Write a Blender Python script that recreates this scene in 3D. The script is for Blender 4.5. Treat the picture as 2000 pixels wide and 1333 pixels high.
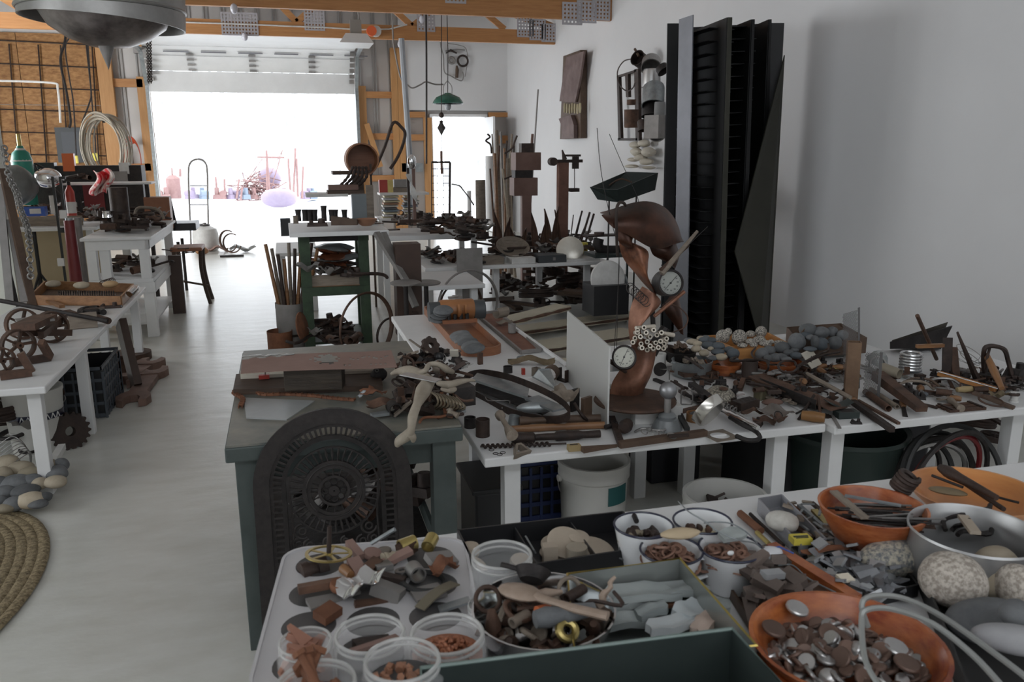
import bpy,math,random
from mathutils import Vector as V,Matrix,Euler,Quaternion
for o in list(bpy.data.objects):bpy.data.objects.remove(o)
S=bpy.context.scene
COL=S.collection
R=math.radians
PI=math.pi
random.seed(11)
FOC,EYE=1614.0,1.65
pit=math.atan(379/FOC);yaw=math.atan(450/math.hypot(FOC,379));rol=R(0.2)
FW=V((math.sin(yaw)*math.cos(pit),math.cos(yaw)*math.cos(pit),-math.sin(pit)))
RT=V((math.cos(yaw),-math.sin(yaw),0))
UP=RT.cross(FW)
RT=RT*math.cos(rol)-UP*math.sin(rol)
UP=RT.cross(FW)
CO=V((0,0,EYE))
cam=bpy.data.objects.new('camera',bpy.data.cameras.new('camera'))
COL.objects.link(cam)
cam.matrix_world=Matrix(((RT.x,UP.x,-FW.x,0),(RT.y,UP.y,-FW.y,0),(RT.z,UP.z,-FW.z,EYE),(0,0,0,1)))
cam.data.sensor_width=36.0
cam.data.lens=FOC*36.0/2000
cam.data.clip_start=0.05;cam.data.clip_end=400
S.camera=cam
cam.data.dof.use_dof=True;cam.data.dof.focus_distance=4.5;cam.data.dof.aperture_fstop=10.0
def ray(x,y):return FW+RT*((x-1000)/FOC)-UP*((y-666.5)/FOC)
def Pz(x,y,z=0.0):d=ray(x,y);return CO+d*((z-EYE)/d.z)
def Px(x,y,X):d=ray(x,y);return CO+d*(X/d.x)
def Py(x,y,Y):d=ray(x,y);return CO+d*(Y/d.y)
S.view_settings.view_transform='Standard'
S.view_settings.look='None'
S.view_settings.gamma=1.0
S.view_settings.use_curve_mapping=False
S.view_settings.exposure=0.42
W=bpy.data.worlds.new('overcast_sky');S.world=W;W.use_nodes=True
nt=W.node_tree;bg=nt.nodes['Background']
bg.inputs[0].default_value=(0.90,0.95,1.0,1);bg.inputs[1].default_value=3.2
try:
 S.cycles.max_bounces=10;S.cycles.diffuse_bounces=6;S.cycles.transparent_max_bounces=16
 S.cycles.sample_clamp_indirect=6;S.cycles.caustics_reflective=False;S.cycles.caustics_refractive=False
except Exception:pass
def portal(name,loc,rot,sx,sy):
 L=bpy.data.lights.new(name,'AREA');L.shape='RECTANGLE';L.size=sx;L.size_y=sy
 L.cycles.is_portal=True
 o=bpy.data.objects.new(name,L);COL.objects.link(o);o.location=loc;o.rotation_euler=rot
 return o
def area(name,loc,rot,sx,sy,power,col):
 o=portal(name,loc,rot,sx,sy);o.data.cycles.is_portal=False;o.data.energy=power;o.data.color=col
 return o
portal('daylight_garage',(-0.4,16.86,1.3),(R(-90),0,0),3.7,2.6)
portal('daylight_side_door',(3.35,16.86,1.1),(R(-90),0,0),1.1,2.2)
area('added_left_fill',(-5.9,2.4,2.1),(0,R(-90),0),1.7,4.6,105,(0.93,0.97,1.0))  # added area light filling from the left, the wall has no window
area('added_far_left_fill',(-5.9,12.2,2.0),(0,R(-90),R(18)),2.0,5.5,360,(0.95,0.98,1.0))  # unseen light added to brighten the far end of the room
area('added_rear_fill',(0.9,-3.3,2.2),(R(90),0,0),4.2,1.6,42,(0.92,0.96,1.0))  # fill light added behind the camera for the near tables
MC={}
def mat(name,c1,c2=None,rough=0.6,metal=0.0,scale=8.0,bump=0.0,stretch=None,vary=0.0,contrast=0.25,spec=0.5,wave=None):
 if name in MC:return MC[name]
 m=bpy.data.materials.new(name);m.use_nodes=True;MC[name]=m
 n=m.node_tree;b=n.nodes['Principled BSDF']
 b.inputs['Roughness'].default_value=rough;b.inputs['Metallic'].default_value=metal
 b.inputs['Specular IOR Level'].default_value=spec
 c1=tuple(c1)+(1,)
 if c2 is None:
  b.inputs['Base Color'].default_value=c1
 c2t=tuple(c2)+(1,)if c2 is not None else c1
 tc=n.nodes.new('ShaderNodeTexCoord');mp=n.nodes.new('ShaderNodeMapping')
 oi=n.nodes.new('ShaderNodeObjectInfo');ml=n.nodes.new('ShaderNodeMath');ml.operation='MULTIPLY';ml.inputs[1].default_value=37.0
 n.links.new(oi.outputs['Random'],ml.inputs[0]);n.links.new(ml.outputs[0],mp.inputs['Location'])
 n.links.new(tc.outputs['Object'],mp.inputs['Vector'])
 if stretch:mp.inputs['Scale'].default_value=stretch
 ns=n.nodes.new('ShaderNodeTexNoise');ns.inputs['Scale'].default_value=scale;ns.inputs['Detail'].default_value=5;ns.inputs['Roughness'].default_value=0.65
 n.links.new(mp.outputs[0],ns.inputs['Vector'])
 fac=ns.outputs['Fac']
 if wave:
  wv=n.nodes.new('ShaderNodeTexWave');wv.inputs['Scale'].default_value=wave;wv.inputs['Distortion'].default_value=9;wv.inputs['Detail'].default_value=3;wv.bands_direction='Z'
  n.links.new(mp.outputs[0],wv.inputs['Vector']);fac=wv.outputs['Fac']
 rp=n.nodes.new('ShaderNodeMapRange');rp.inputs[1].default_value=0.5-contrast;rp.inputs[2].default_value=0.5+contrast
 n.links.new(fac,rp.inputs[0])
 mx=n.nodes.new('ShaderNodeMix');mx.data_type='RGBA'
 mx.inputs[6].default_value=c1;mx.inputs[7].default_value=c2t
 n.links.new(rp.outputs[0],mx.inputs[0])
 out=mx.outputs[2]
 if vary:
  hv=n.nodes.new('ShaderNodeHueSaturation');mr=n.nodes.new('ShaderNodeMapRange')
  mr.inputs[3].default_value=1-vary;mr.inputs[4].default_value=1+vary
  n.links.new(oi.outputs['Random'],mr.inputs[0]);n.links.new(mr.outputs[0],hv.inputs['Value'])
  n.links.new(out,hv.inputs['Color']);out=hv.outputs[0]
 n.links.new(out,b.inputs['Base Color'])
 if bump:
  bp=n.nodes.new('ShaderNodeBump');bp.inputs['Strength'].default_value=bump;bp.inputs['Distance'].default_value=0.01
  n.links.new(fac,bp.inputs['Height']);n.links.new(bp.outputs[0],b.inputs['Normal'])
 return m
rust=mat('rust',(.035,.021,.016),(.13,.068,.043),.7,.15,14,.5,vary=.35)
drust=mat('dark_rust',(.018,.013,.012),(.062,.038,.029),.6,.25,18,.5,vary=.3)
orust=mat('orange_rust',(.10,.04,.022),(.24,.10,.05),.85,0,12,.4,vary=.2)
prust=mat('pink_rust',(.22,.135,.11),(.30,.19,.16),.8,0,5,.15)
iron=mat('black_iron',(.015,.013,.013),(.042,.035,.033),.6,.4,22,.4,vary=.25)
steel=mat('worn_steel',(.20,.19,.18),(.42,.41,.40),.42,.85,9,.1,vary=.2)
alu=mat('dull_aluminium',(.45,.45,.45),(.62,.62,.62),.38,.9,7,.05)
chrome=mat('chrome',(.75,.75,.76),(.82,.82,.84),.1,1,3)
galv=mat('galvanised',(.24,.26,.27),(.40,.43,.44),.45,.7,16,.05)
brass=mat('brass',(.35,.27,.10),(.55,.44,.17),.35,.8,12)
copper=mat('aged_copper',(.03,.012,.008),(.34,.14,.075),.4,.5,7,.1,contrast=.14)
white=mat('white_paint',(.68,.68,.68),(.76,.76,.76),.5,0,3,.02)
whitew=mat('worn_white',(.50,.49,.47),(.70,.69,.67),.6,0,9,.1)
enamel=mat('white_enamel',(.72,.73,.74),(.78,.79,.80),.15,0,4)
navy=mat('navy_rim',(.012,.014,.03),(.02,.022,.05),.25)
wood=mat('oiled_wood',(.16,.075,.032),(.32,.16,.07),.45,0,6,.1,stretch=(1,9,9),vary=.2)
rwood=mat('reddish_wood',(.22,.085,.04),(.33,.14,.07),.5,0,6,.08,stretch=(1,8,8))
pine=mat('pine_lumber',(.36,.15,.05),(.55,.28,.11),.6,0,5,.1,stretch=(.6,7,7),contrast=.3)
pinev=mat('pine_stud',(.42,.20,.07),(.56,.31,.13),.6,0,5,.1,stretch=(7,7,.6),contrast=.3)
dwood=mat('dark_wood',(.035,.022,.015),(.085,.05,.032),.6,0,7,.2,stretch=(1,8,8),vary=.25)
gwood=mat('grey_driftwood',(.15,.12,.095),(.30,.25,.20),.8,0,9,.3,stretch=(1,5,5),vary=.25)
orange=mat('stained_orange_wood',(.20,.035,.012),(.50,.16,.05),.27,0,9,0,stretch=(1,1,3),contrast=.14)
green=mat('green_bench_paint',(.045,.058,.055),(.082,.10,.096),.55,0,6,.1)
gtop=mat('worn_bench_top',(.10,.115,.11),(.26,.235,.19),.42,0,7,.1)
dgreen=mat('dark_green_tin',(.026,.036,.034),(.038,.050,.047),.45,.1,12)
tgreen=mat('chipped_green_paint',(.012,.02,.012),(.045,.085,.04),.6,0,10,.3)
black=mat('black_plastic',(.012,.012,.013),(.02,.02,.022),.4)
ggrey=mat('grey_stone',(.085,.09,.095),(.16,.165,.17),.75,0,25,.15,vary=.3)
tstone=mat('tan_stone',(.34,.28,.20),(.46,.40,.31),.8,0,20,.15,vary=.2)
sstone=mat('speckled_granite',(.10,.095,.09),(.50,.46,.40),.8,0,170,.2,contrast=.07,vary=.1)
lstone=mat('pale_slate',(.25,.28,.28),(.42,.45,.44),.75,0,7,.15,stretch=(1,1,6),vary=.15)
bone=mat('bleached_root',(.24,.20,.155),(.42,.37,.30),.8,0,9,.3)
ceram=mat('cream_ceramic',(.50,.44,.36),(.62,.57,.49),.35,0,12)
rubber=mat('black_rubber',(.02,.02,.02),(.03,.03,.03),.6)
red=mat('red_paint',(.35,.03,.02),(.42,.05,.03),.4)
blue=mat('blue_plastic',(.03,.08,.35),(.05,.12,.42),.4)
yellow=mat('yellow_print',(.60,.50,.05),(.70,.60,.12),.5)
leath=mat('brown_leather',(.06,.035,.022),(.12,.075,.05),.6,0,12,.2)
paper=mat('aged_paper',(.52,.48,.40),(.62,.58,.50),.8,0,4)
bucketm=mat('white_bucket_plastic',(.50,.49,.46),(.58,.57,.54),.5,0,4)
concrete=mat('concrete_floor',(.50,.49,.44),(.66,.66,.63),.30,0,2.6,.35,contrast=.3,stretch=(1,2.5,1))
drywall=mat('white_drywall',(.66,.66,.67),(.70,.70,.71),.8,0,1.2,0)
cream=mat('cream_partition',(.62,.62,.55),(.68,.68,.62),.7,0,2)
siding=mat('grey_steel_siding',(.50,.48,.46),(.54,.52,.51),.45,.2,2)
osb=mat('osb_board',(.20,.085,.025),(.42,.22,.08),.7,0,9,.15,stretch=(1,1,2.4),contrast=.18,vary=.06)
snow=mat('snow',(.86,.88,.92),(.92,.93,.95),.8,0,.8)
bark=mat('birch_bark',(.22,.22,.23),(.46,.46,.47),.8,0,3)
rag=mat('printed_cloth',(.85,.80,.76),(.65,.03,.04),.8,0,9,0,contrast=.06)
sack=mat('grey_plastic_sheet',(.11,.12,.12),(.22,.23,.23),.35,0,4)
def glassm():
 m=bpy.data.materials.new('clear_plastic');m.use_nodes=True;n=m.node_tree
 b=n.nodes['Principled BSDF'];b.inputs['Base Color'].default_value=(.93,.93,.93,1)
 b.inputs['Roughness'].default_value=.04;b.inputs['IOR'].default_value=1.35;b.inputs['Transmission Weight'].default_value=0.0
 b.inputs['Alpha'].default_value=.15
 return m
glass=glassm()
def frosted():
 m=bpy.data.materials.new('frosted_acrylic');m.use_nodes=True;n=m.node_tree
 b=n.nodes['Principled BSDF'];b.inputs['Base Color'].default_value=(.62,.62,.60,1)
 b.inputs['Roughness'].default_value=.35;b.inputs['Alpha'].default_value=.86
 return m
acryl=frosted()
rimm=frosted();rimm.name='clear_rim_highlight';rimm.node_tree.nodes['Principled BSDF'].inputs['Alpha'].default_value=.5;rimm.node_tree.nodes['Principled BSDF'].inputs['Roughness'].default_value=.12  # whitish colour puts the bright highlights of the jar rims into the plastic
def basis(d):
 d=V(d).normalized()
 a=V((0,0,1))if abs(d.z)<.9 else V((1,0,0))
 u=d.cross(a).normalized();return u,d.cross(u).normalized()
class B:
 def __init__(s):s.v=[];s.f=[]
 def _add(s,vs,fs,M=None):
  k=len(s.v)
  s.v+=[tuple(M@V(p))for p in vs]if M is not None else[tuple(p)for p in vs]
  s.f+=[tuple(i+k for i in f)for f in fs];return s
 def box(s,c,d,rz=0,M=None,tp=1.0):
  x,y,z=d[0]/2,d[1]/2,d[2]/2
  vs=[(-x,-y,-z),(x,-y,-z),(x,y,-z),(-x,y,-z),(-x*tp,-y*tp,z),(x*tp,-y*tp,z),(x*tp,y*tp,z),(-x*tp,y*tp,z)]
  T=Matrix.Translation(c)@Matrix.Rotation(rz,4,'Z')
  if M is not None:T=T@M
  return s._add(vs,[(3,2,1,0),(4,5,6,7),(0,1,5,4),(1,2,6,5),(2,3,7,6),(3,0,4,7)],T)
 def bx(s,a,b):
  return s.box([(a[i]+b[i])/2 for i in range(3)],[abs(b[i]-a[i])for i in range(3)])
 def beam(s,p,q,w,h):
  p,q=V(p),V(q);d=q-p;L=d.length
  if L<1e-6:return s
  x=d/L;y=V((0,0,1)).cross(x)
  if y.length<1e-3:y=V((0,1,0))
  y.normalize();z=x.cross(y)
  M=Matrix(((x.x,y.x,z.x,0),(x.y,y.y,z.y,0),(x.z,y.z,z.z,0),(0,0,0,1)))
  return s.box((p+q)/2,(L,w,h),M=M)
 def tube(s,pts,r,n=8,closed=False,caps=True,flat=1.0):
  pts=[V(p)for p in pts];m=len(pts);rs=r if isinstance(r,(list,tuple))else[r]*m
  vs=[];u=None
  for i,p in enumerate(pts):
   if closed:d=pts[(i+1)%m]-pts[i-1]
   else:d=pts[min(i+1,m-1)]-pts[max(i-1,0)]
   if d.length<1e-9:d=V((0,0,1))
   d.normalize()
   if u is None:u,w=basis(d)
   else:
    u=u-d*u.dot(d)
    if u.length<1e-6:u,w=basis(d)
    u.normalize();w=d.cross(u)
   for k in range(n):
    a=2*PI*k/n
    vs.append(p+u*(math.cos(a)*rs[i])+w*(math.sin(a)*rs[i]*flat))
  fs=[]
  for i in range(m if closed else m-1):
   j=(i+1)%m
   for k in range(n):
    l=(k+1)%n;fs.append((i*n+k,i*n+l,j*n+l,j*n+k))
  if caps and not closed:
   fs.append(tuple(range(n))[::-1]);fs.append(tuple((m-1)*n+k for k in range(n)))
  return s._add(vs,fs)
 def cyl(s,p,q,r,r2=None,n=14):return s.tube([p,q],[r,r if r2 is None else r2],n)
 def lathe(s,prof,n=24,M=None,closed=False):
  vs=[];fs=[];m=len(prof)
  for(r,z)in prof:
   for k in range(n):
    a=2*PI*k/n;vs.append((r*math.cos(a),r*math.sin(a),z))
  for i in range(m if closed else m-1):
   j=(i+1)%m
   for k in range(n):
    l=(k+1)%n;fs.append((i*n+k,i*n+l,j*n+l,j*n+k))
  if not closed:
   if prof[0][0]>1e-5:fs.append(tuple(range(n))[::-1])
   if prof[-1][0]>1e-5:fs.append(tuple((m-1)*n+k for k in range(n)))
  return s._add(vs,fs,M)
 def prism(s,out,z0,z1,M=None):
  n=len(out);vs=[(x,y,z0)for x,y in out]+[(x,y,z1)for x,y in out]
  fs=[tuple(range(n))[::-1],tuple(range(n,2*n))]+[(i,(i+1)%n,(i+1)%n+n,i+n)for i in range(n)]
  return s._add(vs,fs,M)
 def frame(s,outer,inner,z0,z1,M=None):
  n=len(outer)
  vs=[(x,y,z0)for x,y in outer]+[(x,y,z0)for x,y in inner]+[(x,y,z1)for x,y in outer]+[(x,y,z1)for x,y in inner]
  fs=[]
  for i in range(n):
   j=(i+1)%n
   fs+=[(i,i+n,j+n,j),(i+2*n,j+2*n,j+3*n,i+3*n),(i,j,j+2*n,i+2*n),(i+n,i+3*n,j+3*n,j+n)]
  return s._add(vs,fs,M)
 def torus(s,c,R_,r,ax=(0,0,1),n=28,m=8,a0=0,a1=2*PI,flat=1.0):
  u,w=basis(ax);full=abs(a1-a0-2*PI)<1e-6;k=n if full else n+1
  pts=[V(c)+u*(math.cos(a0+(a1-a0)*i/n)*R_)+w*(math.sin(a0+(a1-a0)*i/n)*R_)for i in range(k)]
  return s.tube(pts,r,m,closed=full,flat=flat)
 def blob(s,c,rad,seed=0,amp=.08,nu=14,nv=9,M=None):
  rn=random.Random(seed);ph=[rn.uniform(0,6.28)for _ in range(6)]
  vs=[(0,0,-rad[2])];fs=[]
  for j in range(1,nv):
   t=-PI/2+PI*j/nv
   for i in range(nu):
    a=2*PI*i/nu
    k=1+amp*(math.sin(a*2+ph[0])*math.cos(t)+.6*math.sin(a*3+ph[1]+t*2)+.5*math.sin(t*3+ph[2]))
    vs.append((rad[0]*k*math.cos(t)*math.cos(a),rad[1]*k*math.cos(t)*math.sin(a),rad[2]*math.sin(t)*(1+amp*.5*math.sin(a+ph[3]))))
  vs.append((0,0,rad[2]))
  for i in range(nu):fs.append((0,1+(i+1)%nu,1+i))
  for j in range(nv-2):
   for i in range(nu):
    a=1+j*nu+i;b=1+j*nu+(i+1)%nu;fs.append((a,b,b+nu,a+nu))
  k=1+(nv-2)*nu
  for i in range(nu):fs.append((k+i,k+(i+1)%nu,len(vs)-1))
  T=Matrix.Translation(c)
  if M is not None:T=T@M
  return s._add(vs,fs,T)
 def sheet(s,fn,nu,nv,th):
  P=[[V(fn(i/nu,j/nv))for j in range(nv+1)]for i in range(nu+1)]
  N=[]
  for i in range(nu+1):
   r=[]
   for j in range(nv+1):
    a=P[min(i+1,nu)][j]-P[max(i-1,0)][j];b=P[i][min(j+1,nv)]-P[i][max(j-1,0)]
    c=a.cross(b);r.append(c.normalized()if c.length>1e-12 else V((0,0,1)))
   N.append(r)
  w=nv+1;K=(nu+1)*w
  vs=[P[i][j]+N[i][j]*th/2 for i in range(nu+1)for j in range(w)]+[P[i][j]-N[i][j]*th/2 for i in range(nu+1)for j in range(w)]
  fs=[]
  for i in range(nu):
   for j in range(nv):
    a=i*w+j;fs.append((a,a+w,a+w+1,a+1));fs.append((K+a,K+a+1,K+a+w+1,K+a+w))
  for i in range(nu):
   a=i*w;fs.append((a,K+a,K+a+w,a+w));a+=nv;fs.append((a,a+w,K+a+w,K+a))
  for j in range(nv):
   a=j;fs.append((a,a+1,K+a+1,K+a));a=nu*w+j;fs.append((a,K+a,K+a+1,a+1))
  return s._add(vs,fs)
 def tf(s,M):s.v=[tuple(M@V(p))for p in s.v];return s
 def mv(s,x,y=0,z=0):return s.tf(Matrix.Translation((x,y,z)))
 def mesh(s,name,m,smooth):
  me=bpy.data.meshes.new(name);me.from_pydata(s.v,[],s.f);me.materials.append(m)
  if smooth:
   me.polygons.foreach_set('use_smooth',[True]*len(me.polygons))
   try:me.set_sharp_from_angle(angle=R(38))
   except Exception:pass
  return me
def part(name,b,m,parent=None,smooth=True,label=None,world=False,bev=0,loc=None,rot=None):
 if world and parent is not None:
  p=V(parent.location)
  if parent.parent:p=V(parent.parent.location)+p
  b.mv(-p.x,-p.y,-p.z)
 o=bpy.data.objects.new(name,b.mesh(name,m,smooth));COL.objects.link(o)
 if parent is not None:o.parent=parent
 if label:o['label']=label
 if loc is not None:o.location=loc
 if rot is not None:o.rotation_euler=rot
 if bev:
  d=o.modifiers.new('edge','BEVEL');d.width=bev;d.segments=2;d.limit_method='ANGLE';d.angle_limit=R(40)
 return o
def tag(o,label,cat,group=None,kind=None):
 o['label']=label;o['category']=cat
 if group:o['group']=group
 if kind:o['kind']=kind
 return o
def root(name,label,cat,loc,rz=0,group=None):
 o=bpy.data.objects.new(name,None);COL.objects.link(o);o.location=loc;o.rotation_euler=(0,0,rz)
 o.empty_display_size=.05
 return tag(o,label,cat,group)
def one(name,b,m,label,cat,loc=(0,0,0),rot=(0,0,0),group=None,smooth=True,bev=0):
 o=part(name,b,m,smooth=smooth,bev=bev);o.location=loc
 if isinstance(rot,Quaternion):o.rotation_mode='QUATERNION';o.rotation_quaternion=rot
 else:o.rotation_euler=rot
 return tag(o,label,cat,group)
def struct(name,b,m,smooth=False,parent=None,label=None):
 o=part(name,b,m,parent,smooth);
 if parent is None:o['kind']='structure'
 if label:o['label']=label
 return o
def same(o,loc=None,rot=None,scale=None):
 c=o.copy();COL.objects.link(c)
 if loc is not None:c.location=loc
 if rot is not None:c.rotation_euler=rot
 if scale is not None:c.scale=scale
 return c
def clone(r,loc,rz=0,label=None,group=None):
 c=r.copy();COL.objects.link(c);c.location=loc;c.rotation_euler=(0,0,rz)
 if label:c['label']=label
 if group:c['group']=group
 for ch in list(r.children):
  d=ch.copy();COL.objects.link(d);d.parent=c
  for g in list(ch.children):e=g.copy();COL.objects.link(e);e.parent=d
 return c
def circ(r,n=24,cx=0,cy=0,a0=0):return[(cx+r*math.cos(a0+2*PI*i/n),cy+r*math.sin(a0+2*PI*i/n))for i in range(n)]
def ragged(w,h,seed,n=22,amp=.18,sq=True):
 rn=random.Random(seed);o=[]
 for i in range(n):
  a=2*PI*i/n;c,s_=math.cos(a),math.sin(a)
  k=1/max(abs(c),abs(s_))if sq else 1
  k=min(k,1.3)*(1-rn.random()*amp);o.append((w/2*c*k,h/2*s_*k))
 return o
# ================================================================== SETTING
XR,YB=4.45,16.8
struct('floor',B().bx((-6.2,-3.4,-.12),(XR+.15,YB+.1,0)),concrete)
g=B()
n_=24
g.sheet(lambda u,v:(-40+80*u,YB+.1+44*v,-.06+.16*math.sin(u*19)*v+(.30*v if v>.15 else 0)+.25*math.exp(-((-40+80*u-1.4)**2/3+(44*v-7.5)**2/6))),60,30,.1)
struct('trim_1',g,snow,True).name='snow_ground'
struct('trim_2',B().bx((-3.6,YB+.1,-.13),(2.6,YB+2.6,-.015)),concrete).name='doorway_slab'
struct('wall_right',B().bx((XR,-3.4,0),(XR+.15,YB+.1,4.6)),drywall)
struct('wall_rear',B().bx((-6.2,-3.55,0),(XR+.15,-3.4,4.6)),drywall)
struct('wall_far_left',B().bx((-6.35,-3.4,0),(-6.2,YB+.1,4.6)),drywall)
struct('wall_left',B().bx((-6.2,6.72,0),(-1.93,6.86,4.6)),cream)
rb=B()
for sgn in(-1,):
 rb._add([(XR+.15,-3.5,4.55),(XR+.15,YB+.1,4.55),(-.9,YB+.1,6.4),(-.9,-3.5,6.4),(-6.35,YB+.1,4.55),(-6.35,-3.5,4.55)],[(0,1,2,3),(3,2,4,5)])
struct('ceiling',rb,siding)
GX0,GX1,GZ=-2.22,1.44,3.28
DX0,DX1,DZ=2.92,3.98,2.24
wb=B()
wb.bx((-6.2,YB,0),(GX0,YB+.04,4.6)).bx((GX0,YB,GZ),(GX1,YB+.04,4.6)).bx((GX1,YB,0),(DX0,YB+.04,4.6)).bx((DX0,YB,DZ),(DX1,YB+.04,4.6)).bx((DX1,YB,0),(XR,YB+.04,4.6))
wb._add([(-6.2,YB+.02,4.6),(XR,YB+.02,4.6),(-.9,YB+.02,6.4)],[(0,1,2)])
wallf=struct('wall_far',wb,siding)
ribm=B().box((0,0,0),(.022,.03,1)).mesh('siding_rib',mat('siding_rib',(.34,.33,.32),None,.5),False)
for i in range(38):
 x=-3.0+(i//2)*.30+(.0 if i%2 else .06)
 if x>2.3 and x<DX0-.12 or x>DX1+.1:z0,z1=0,2.3
 elif x>2.3:continue
 elif GX0-.05<x<GX1+.05:z0,z1=GZ+.05,4.9
 else:z0,z1=0,4.9
 o=bpy.data.objects.new('siding_rib',ribm);COL.objects.link(o);o.parent=wallf
 o.location=(x,YB-.015,(z0+z1)/2);o.scale=(1,1,z1-z0)
struct('wall_far_white',B().bx((2.30,YB-.12,2.36),(XR,YB-.03,4.7)),drywall)
ob=root('osb_panelling','amber strand board panelling on the far wall left of the post','panelling',(-4.96,YB-.06,0))
ob['kind']='structure'
for k in('category',):del ob[k]
for i in range(3):
 for j in range(3):
  part('panel',B().box((0,0,0),(1.21,.03,1.19)),osb,ob,False,loc=(-1.15+i*1.22,0,.6+j*1.2))
gr=root('wire_grid','rusty welded wire grid hung over the strand board','wire grid',(-4.0,YB-.13,.2))
for i in range(7):
 x=[-1.7,-1.2,-.75,-.5,-.05,.30,.8][i]
 part('vertical_wire',B().cyl((x,0,.9),(x+.12,0,3.2),.013,n=6),drust,gr)
for i in range(7):
 z=.95+i*.38;part('horizontal_wire',B().cyl((-1.9,.015,z+.06),(.95,.015,z-.01),.012,n=6),drust,gr)
def stud(x0,x1,z0,z1,n='stud',y=.13,m=None):
 return struct(n,B().bx((x0,YB-y,z0),(x1,YB-.045,z1)),m or pinev)
stud(-3.03,-2.80,0,3.42,'trim_3',.2).name='left_post'
stud(-2.80,-2.32,2.72,2.86,'trim_4',m=pine).name='wall_girt'
stud(-2.80,-2.32,1.25,1.38,'trim_5',m=pine).name='wall_girt'
stud(-2.42,-2.24,0,2.9,'trim_6').name='door_jamb_stud'
stud(-2.42,-2.20,3.3,3.9,'trim_7').name='door_jamb_stud'
stud(1.47,1.64,0,2.8,'x').name='door_jamb_stud'
for z in(2.58,1.80,1.0):stud(1.64,2.14,z,z+.12,'x',m=pine).name='wall_girt'
stud(2.13,2.24,0,3.5,'x',.2).name='wall_post'
stud(2.245,2.36,0,3.5,'x',.2).name='wall_post'
stud(2.36,2.78,2.22,2.33,'x',m=pine).name='door_header'
stud(2.36,2.74,1.78,1.90,'x',m=pine).name='wall_girt'
stud(2.74,2.90,0,2.22,'x').name='door_jamb_stud'
stud(DX1+.08,XR,2.24,2.33,'x',m=pine).name='door_header'
stud(DX1+.1,XR,1.72,1.88,'x',m=pine).name='wall_girt'
struct('trim_8',B().beam((1.62,YB-.17,2.10),(1.86,YB-.17,1.28),.04,.10),pinev).name='diagonal_brace'
struct('trim_9',B().bx((GX0-.2,YB-.14,GZ+.02),(GX1+.2,YB-.02,GZ+.13)),mat('header_steel',(.33,.31,.30),(.37,.35,.34),.5)).name='garage_header'
df=struct('door_frame',B().bx((DX0-.05,YB-.12,0),(DX0,YB+.05,DZ)).bx((DX1,YB-.12,0),(DX1+.05,YB+.05,DZ)).bx((DX0-.05,YB-.12,DZ),(DX1+.05,YB+.05,DZ+.05)),white)
dl=struct('door_1',B().bx((3.93,YB-1.0,.02),(3.97,YB-.04,DZ-.02)),white)
struct('door_handle',B().cyl((3.93,YB-.93,1.0),(3.87,YB-.93,1.0),.012).blob((3.86,YB-.93,1.0),(.025,.025,.025)),steel,True,dl)
gd=struct('door_2',B().bx((GX0+.02,YB-.22,2.64),(GX1-.02,YB-.17,3.0)),white)
DW=[(YB-.22,3.0),(YB-.42,3.26),(YB-.75,3.40)]
fr=B()
for(a,b_)in((0,1),(1,2)):
 y0,z0=DW[a];y1,z1=DW[b_]
 o=struct('door_panel',B().beam((-.39,y0,z0+.015),(-.39,y1,z1-.01),3.6,.04),white,False,gd)
for k in range(4):
 y=YB-.75-k*.56
 o=struct('door_panel',B().beam((-.39,y-.01,3.40),(-.39,y-.55,3.41),3.6,.04),white,False,gd)
for i in range(6):
 x=GX0+.35+i*.62
 o=struct('stiffener',B().bx((x,YB-.62,3.285),(x+.42,YB-.58,3.30)),mat('grey_trim',(.16,.16,.18),None,.5),False,gd)
for i in range(3):
 x=-1.45+i*1.05
 for k in range(4):o=struct('hinge',B().box((x,YB-.27-.08*k,3.02+.08*k),(.12,.05,.03)),steel,False,gd)
for sx in(GX0-.02,GX1+.02):
 s1=1 if sx>0 else-1
 o=struct('door_track',B().bx((sx-.03,YB-.24,0),(sx+.03,YB-.16,2.75)).beam((sx,YB-.2,2.73),(sx,YB-.6,3.3),.06,.05).beam((sx,YB-.6,3.3),(sx,YB-3.1,3.46),.06,.05),galv,False,gd)
 for k in range(6):o=struct('roller_bracket',B().box((sx-s1*.09,YB-.26-.09*k,2.86+.09*k),(.09,.05,.07)),steel,False,gd)
def truss(y,z,h,t=.075):
 r=struct('roof_truss',B().bx((-6.2,y-t/2,z),(XR-.002,y+t/2,z+h)),pine)
 px=[(-5.2,1),(-3.3,1),(-1.5,1),(.35,1),(2.1,1),(3.6,1)]
 for i in range(len(px)-1):
  xa,xb=px[i][0],px[i+1][0];xm=(xa+xb)/2
  zt=z+h+1.0-abs(xm+.9)*.12
  struct('truss_web',B().beam((xa,y,z+h),(xm,y,zt),.04,.09),pine,False,r)
  struct('truss_web',B().beam((xm,y,zt),(xb,y,z+h),.04,.09),pine,False,r)
 struct('top_chord',B().beam((XR-.05,y,z+h+.05),(-.9,y,z+h+1.75),.04,.14),pine,False,r)
 struct('top_chord',B().beam((-6.1,y,z+h+.05),(-.9,y,z+h+1.75),.04,.14),pine,False,r)
 return r
plm=mat('galvanised_plate',(.42,.41,.44),(.50,.49,.52),.45,.6,20)
hole=mat('plate_hole',(.08,.08,.09),None,.8)
def nail_plate(r,x,y,z,w,h):
 n1=max(3,int(w/.045));n2=max(3,int(h/.045))
 b=B();cw,chh=w/n1,h/n2
 for i in range(n1+1):b.box((x-w/2+i*cw,y,z),(cw*.52,.006,h))
 for j in range(n2+1):b.box((x,y+.0008,z-h/2+j*chh),(w+cw*.5,.004,chh*.52))
 o=part('nail_plate',b,plm,r,False);o['kind']='stuff'
TY1,TY2=11.2,13.65
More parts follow.
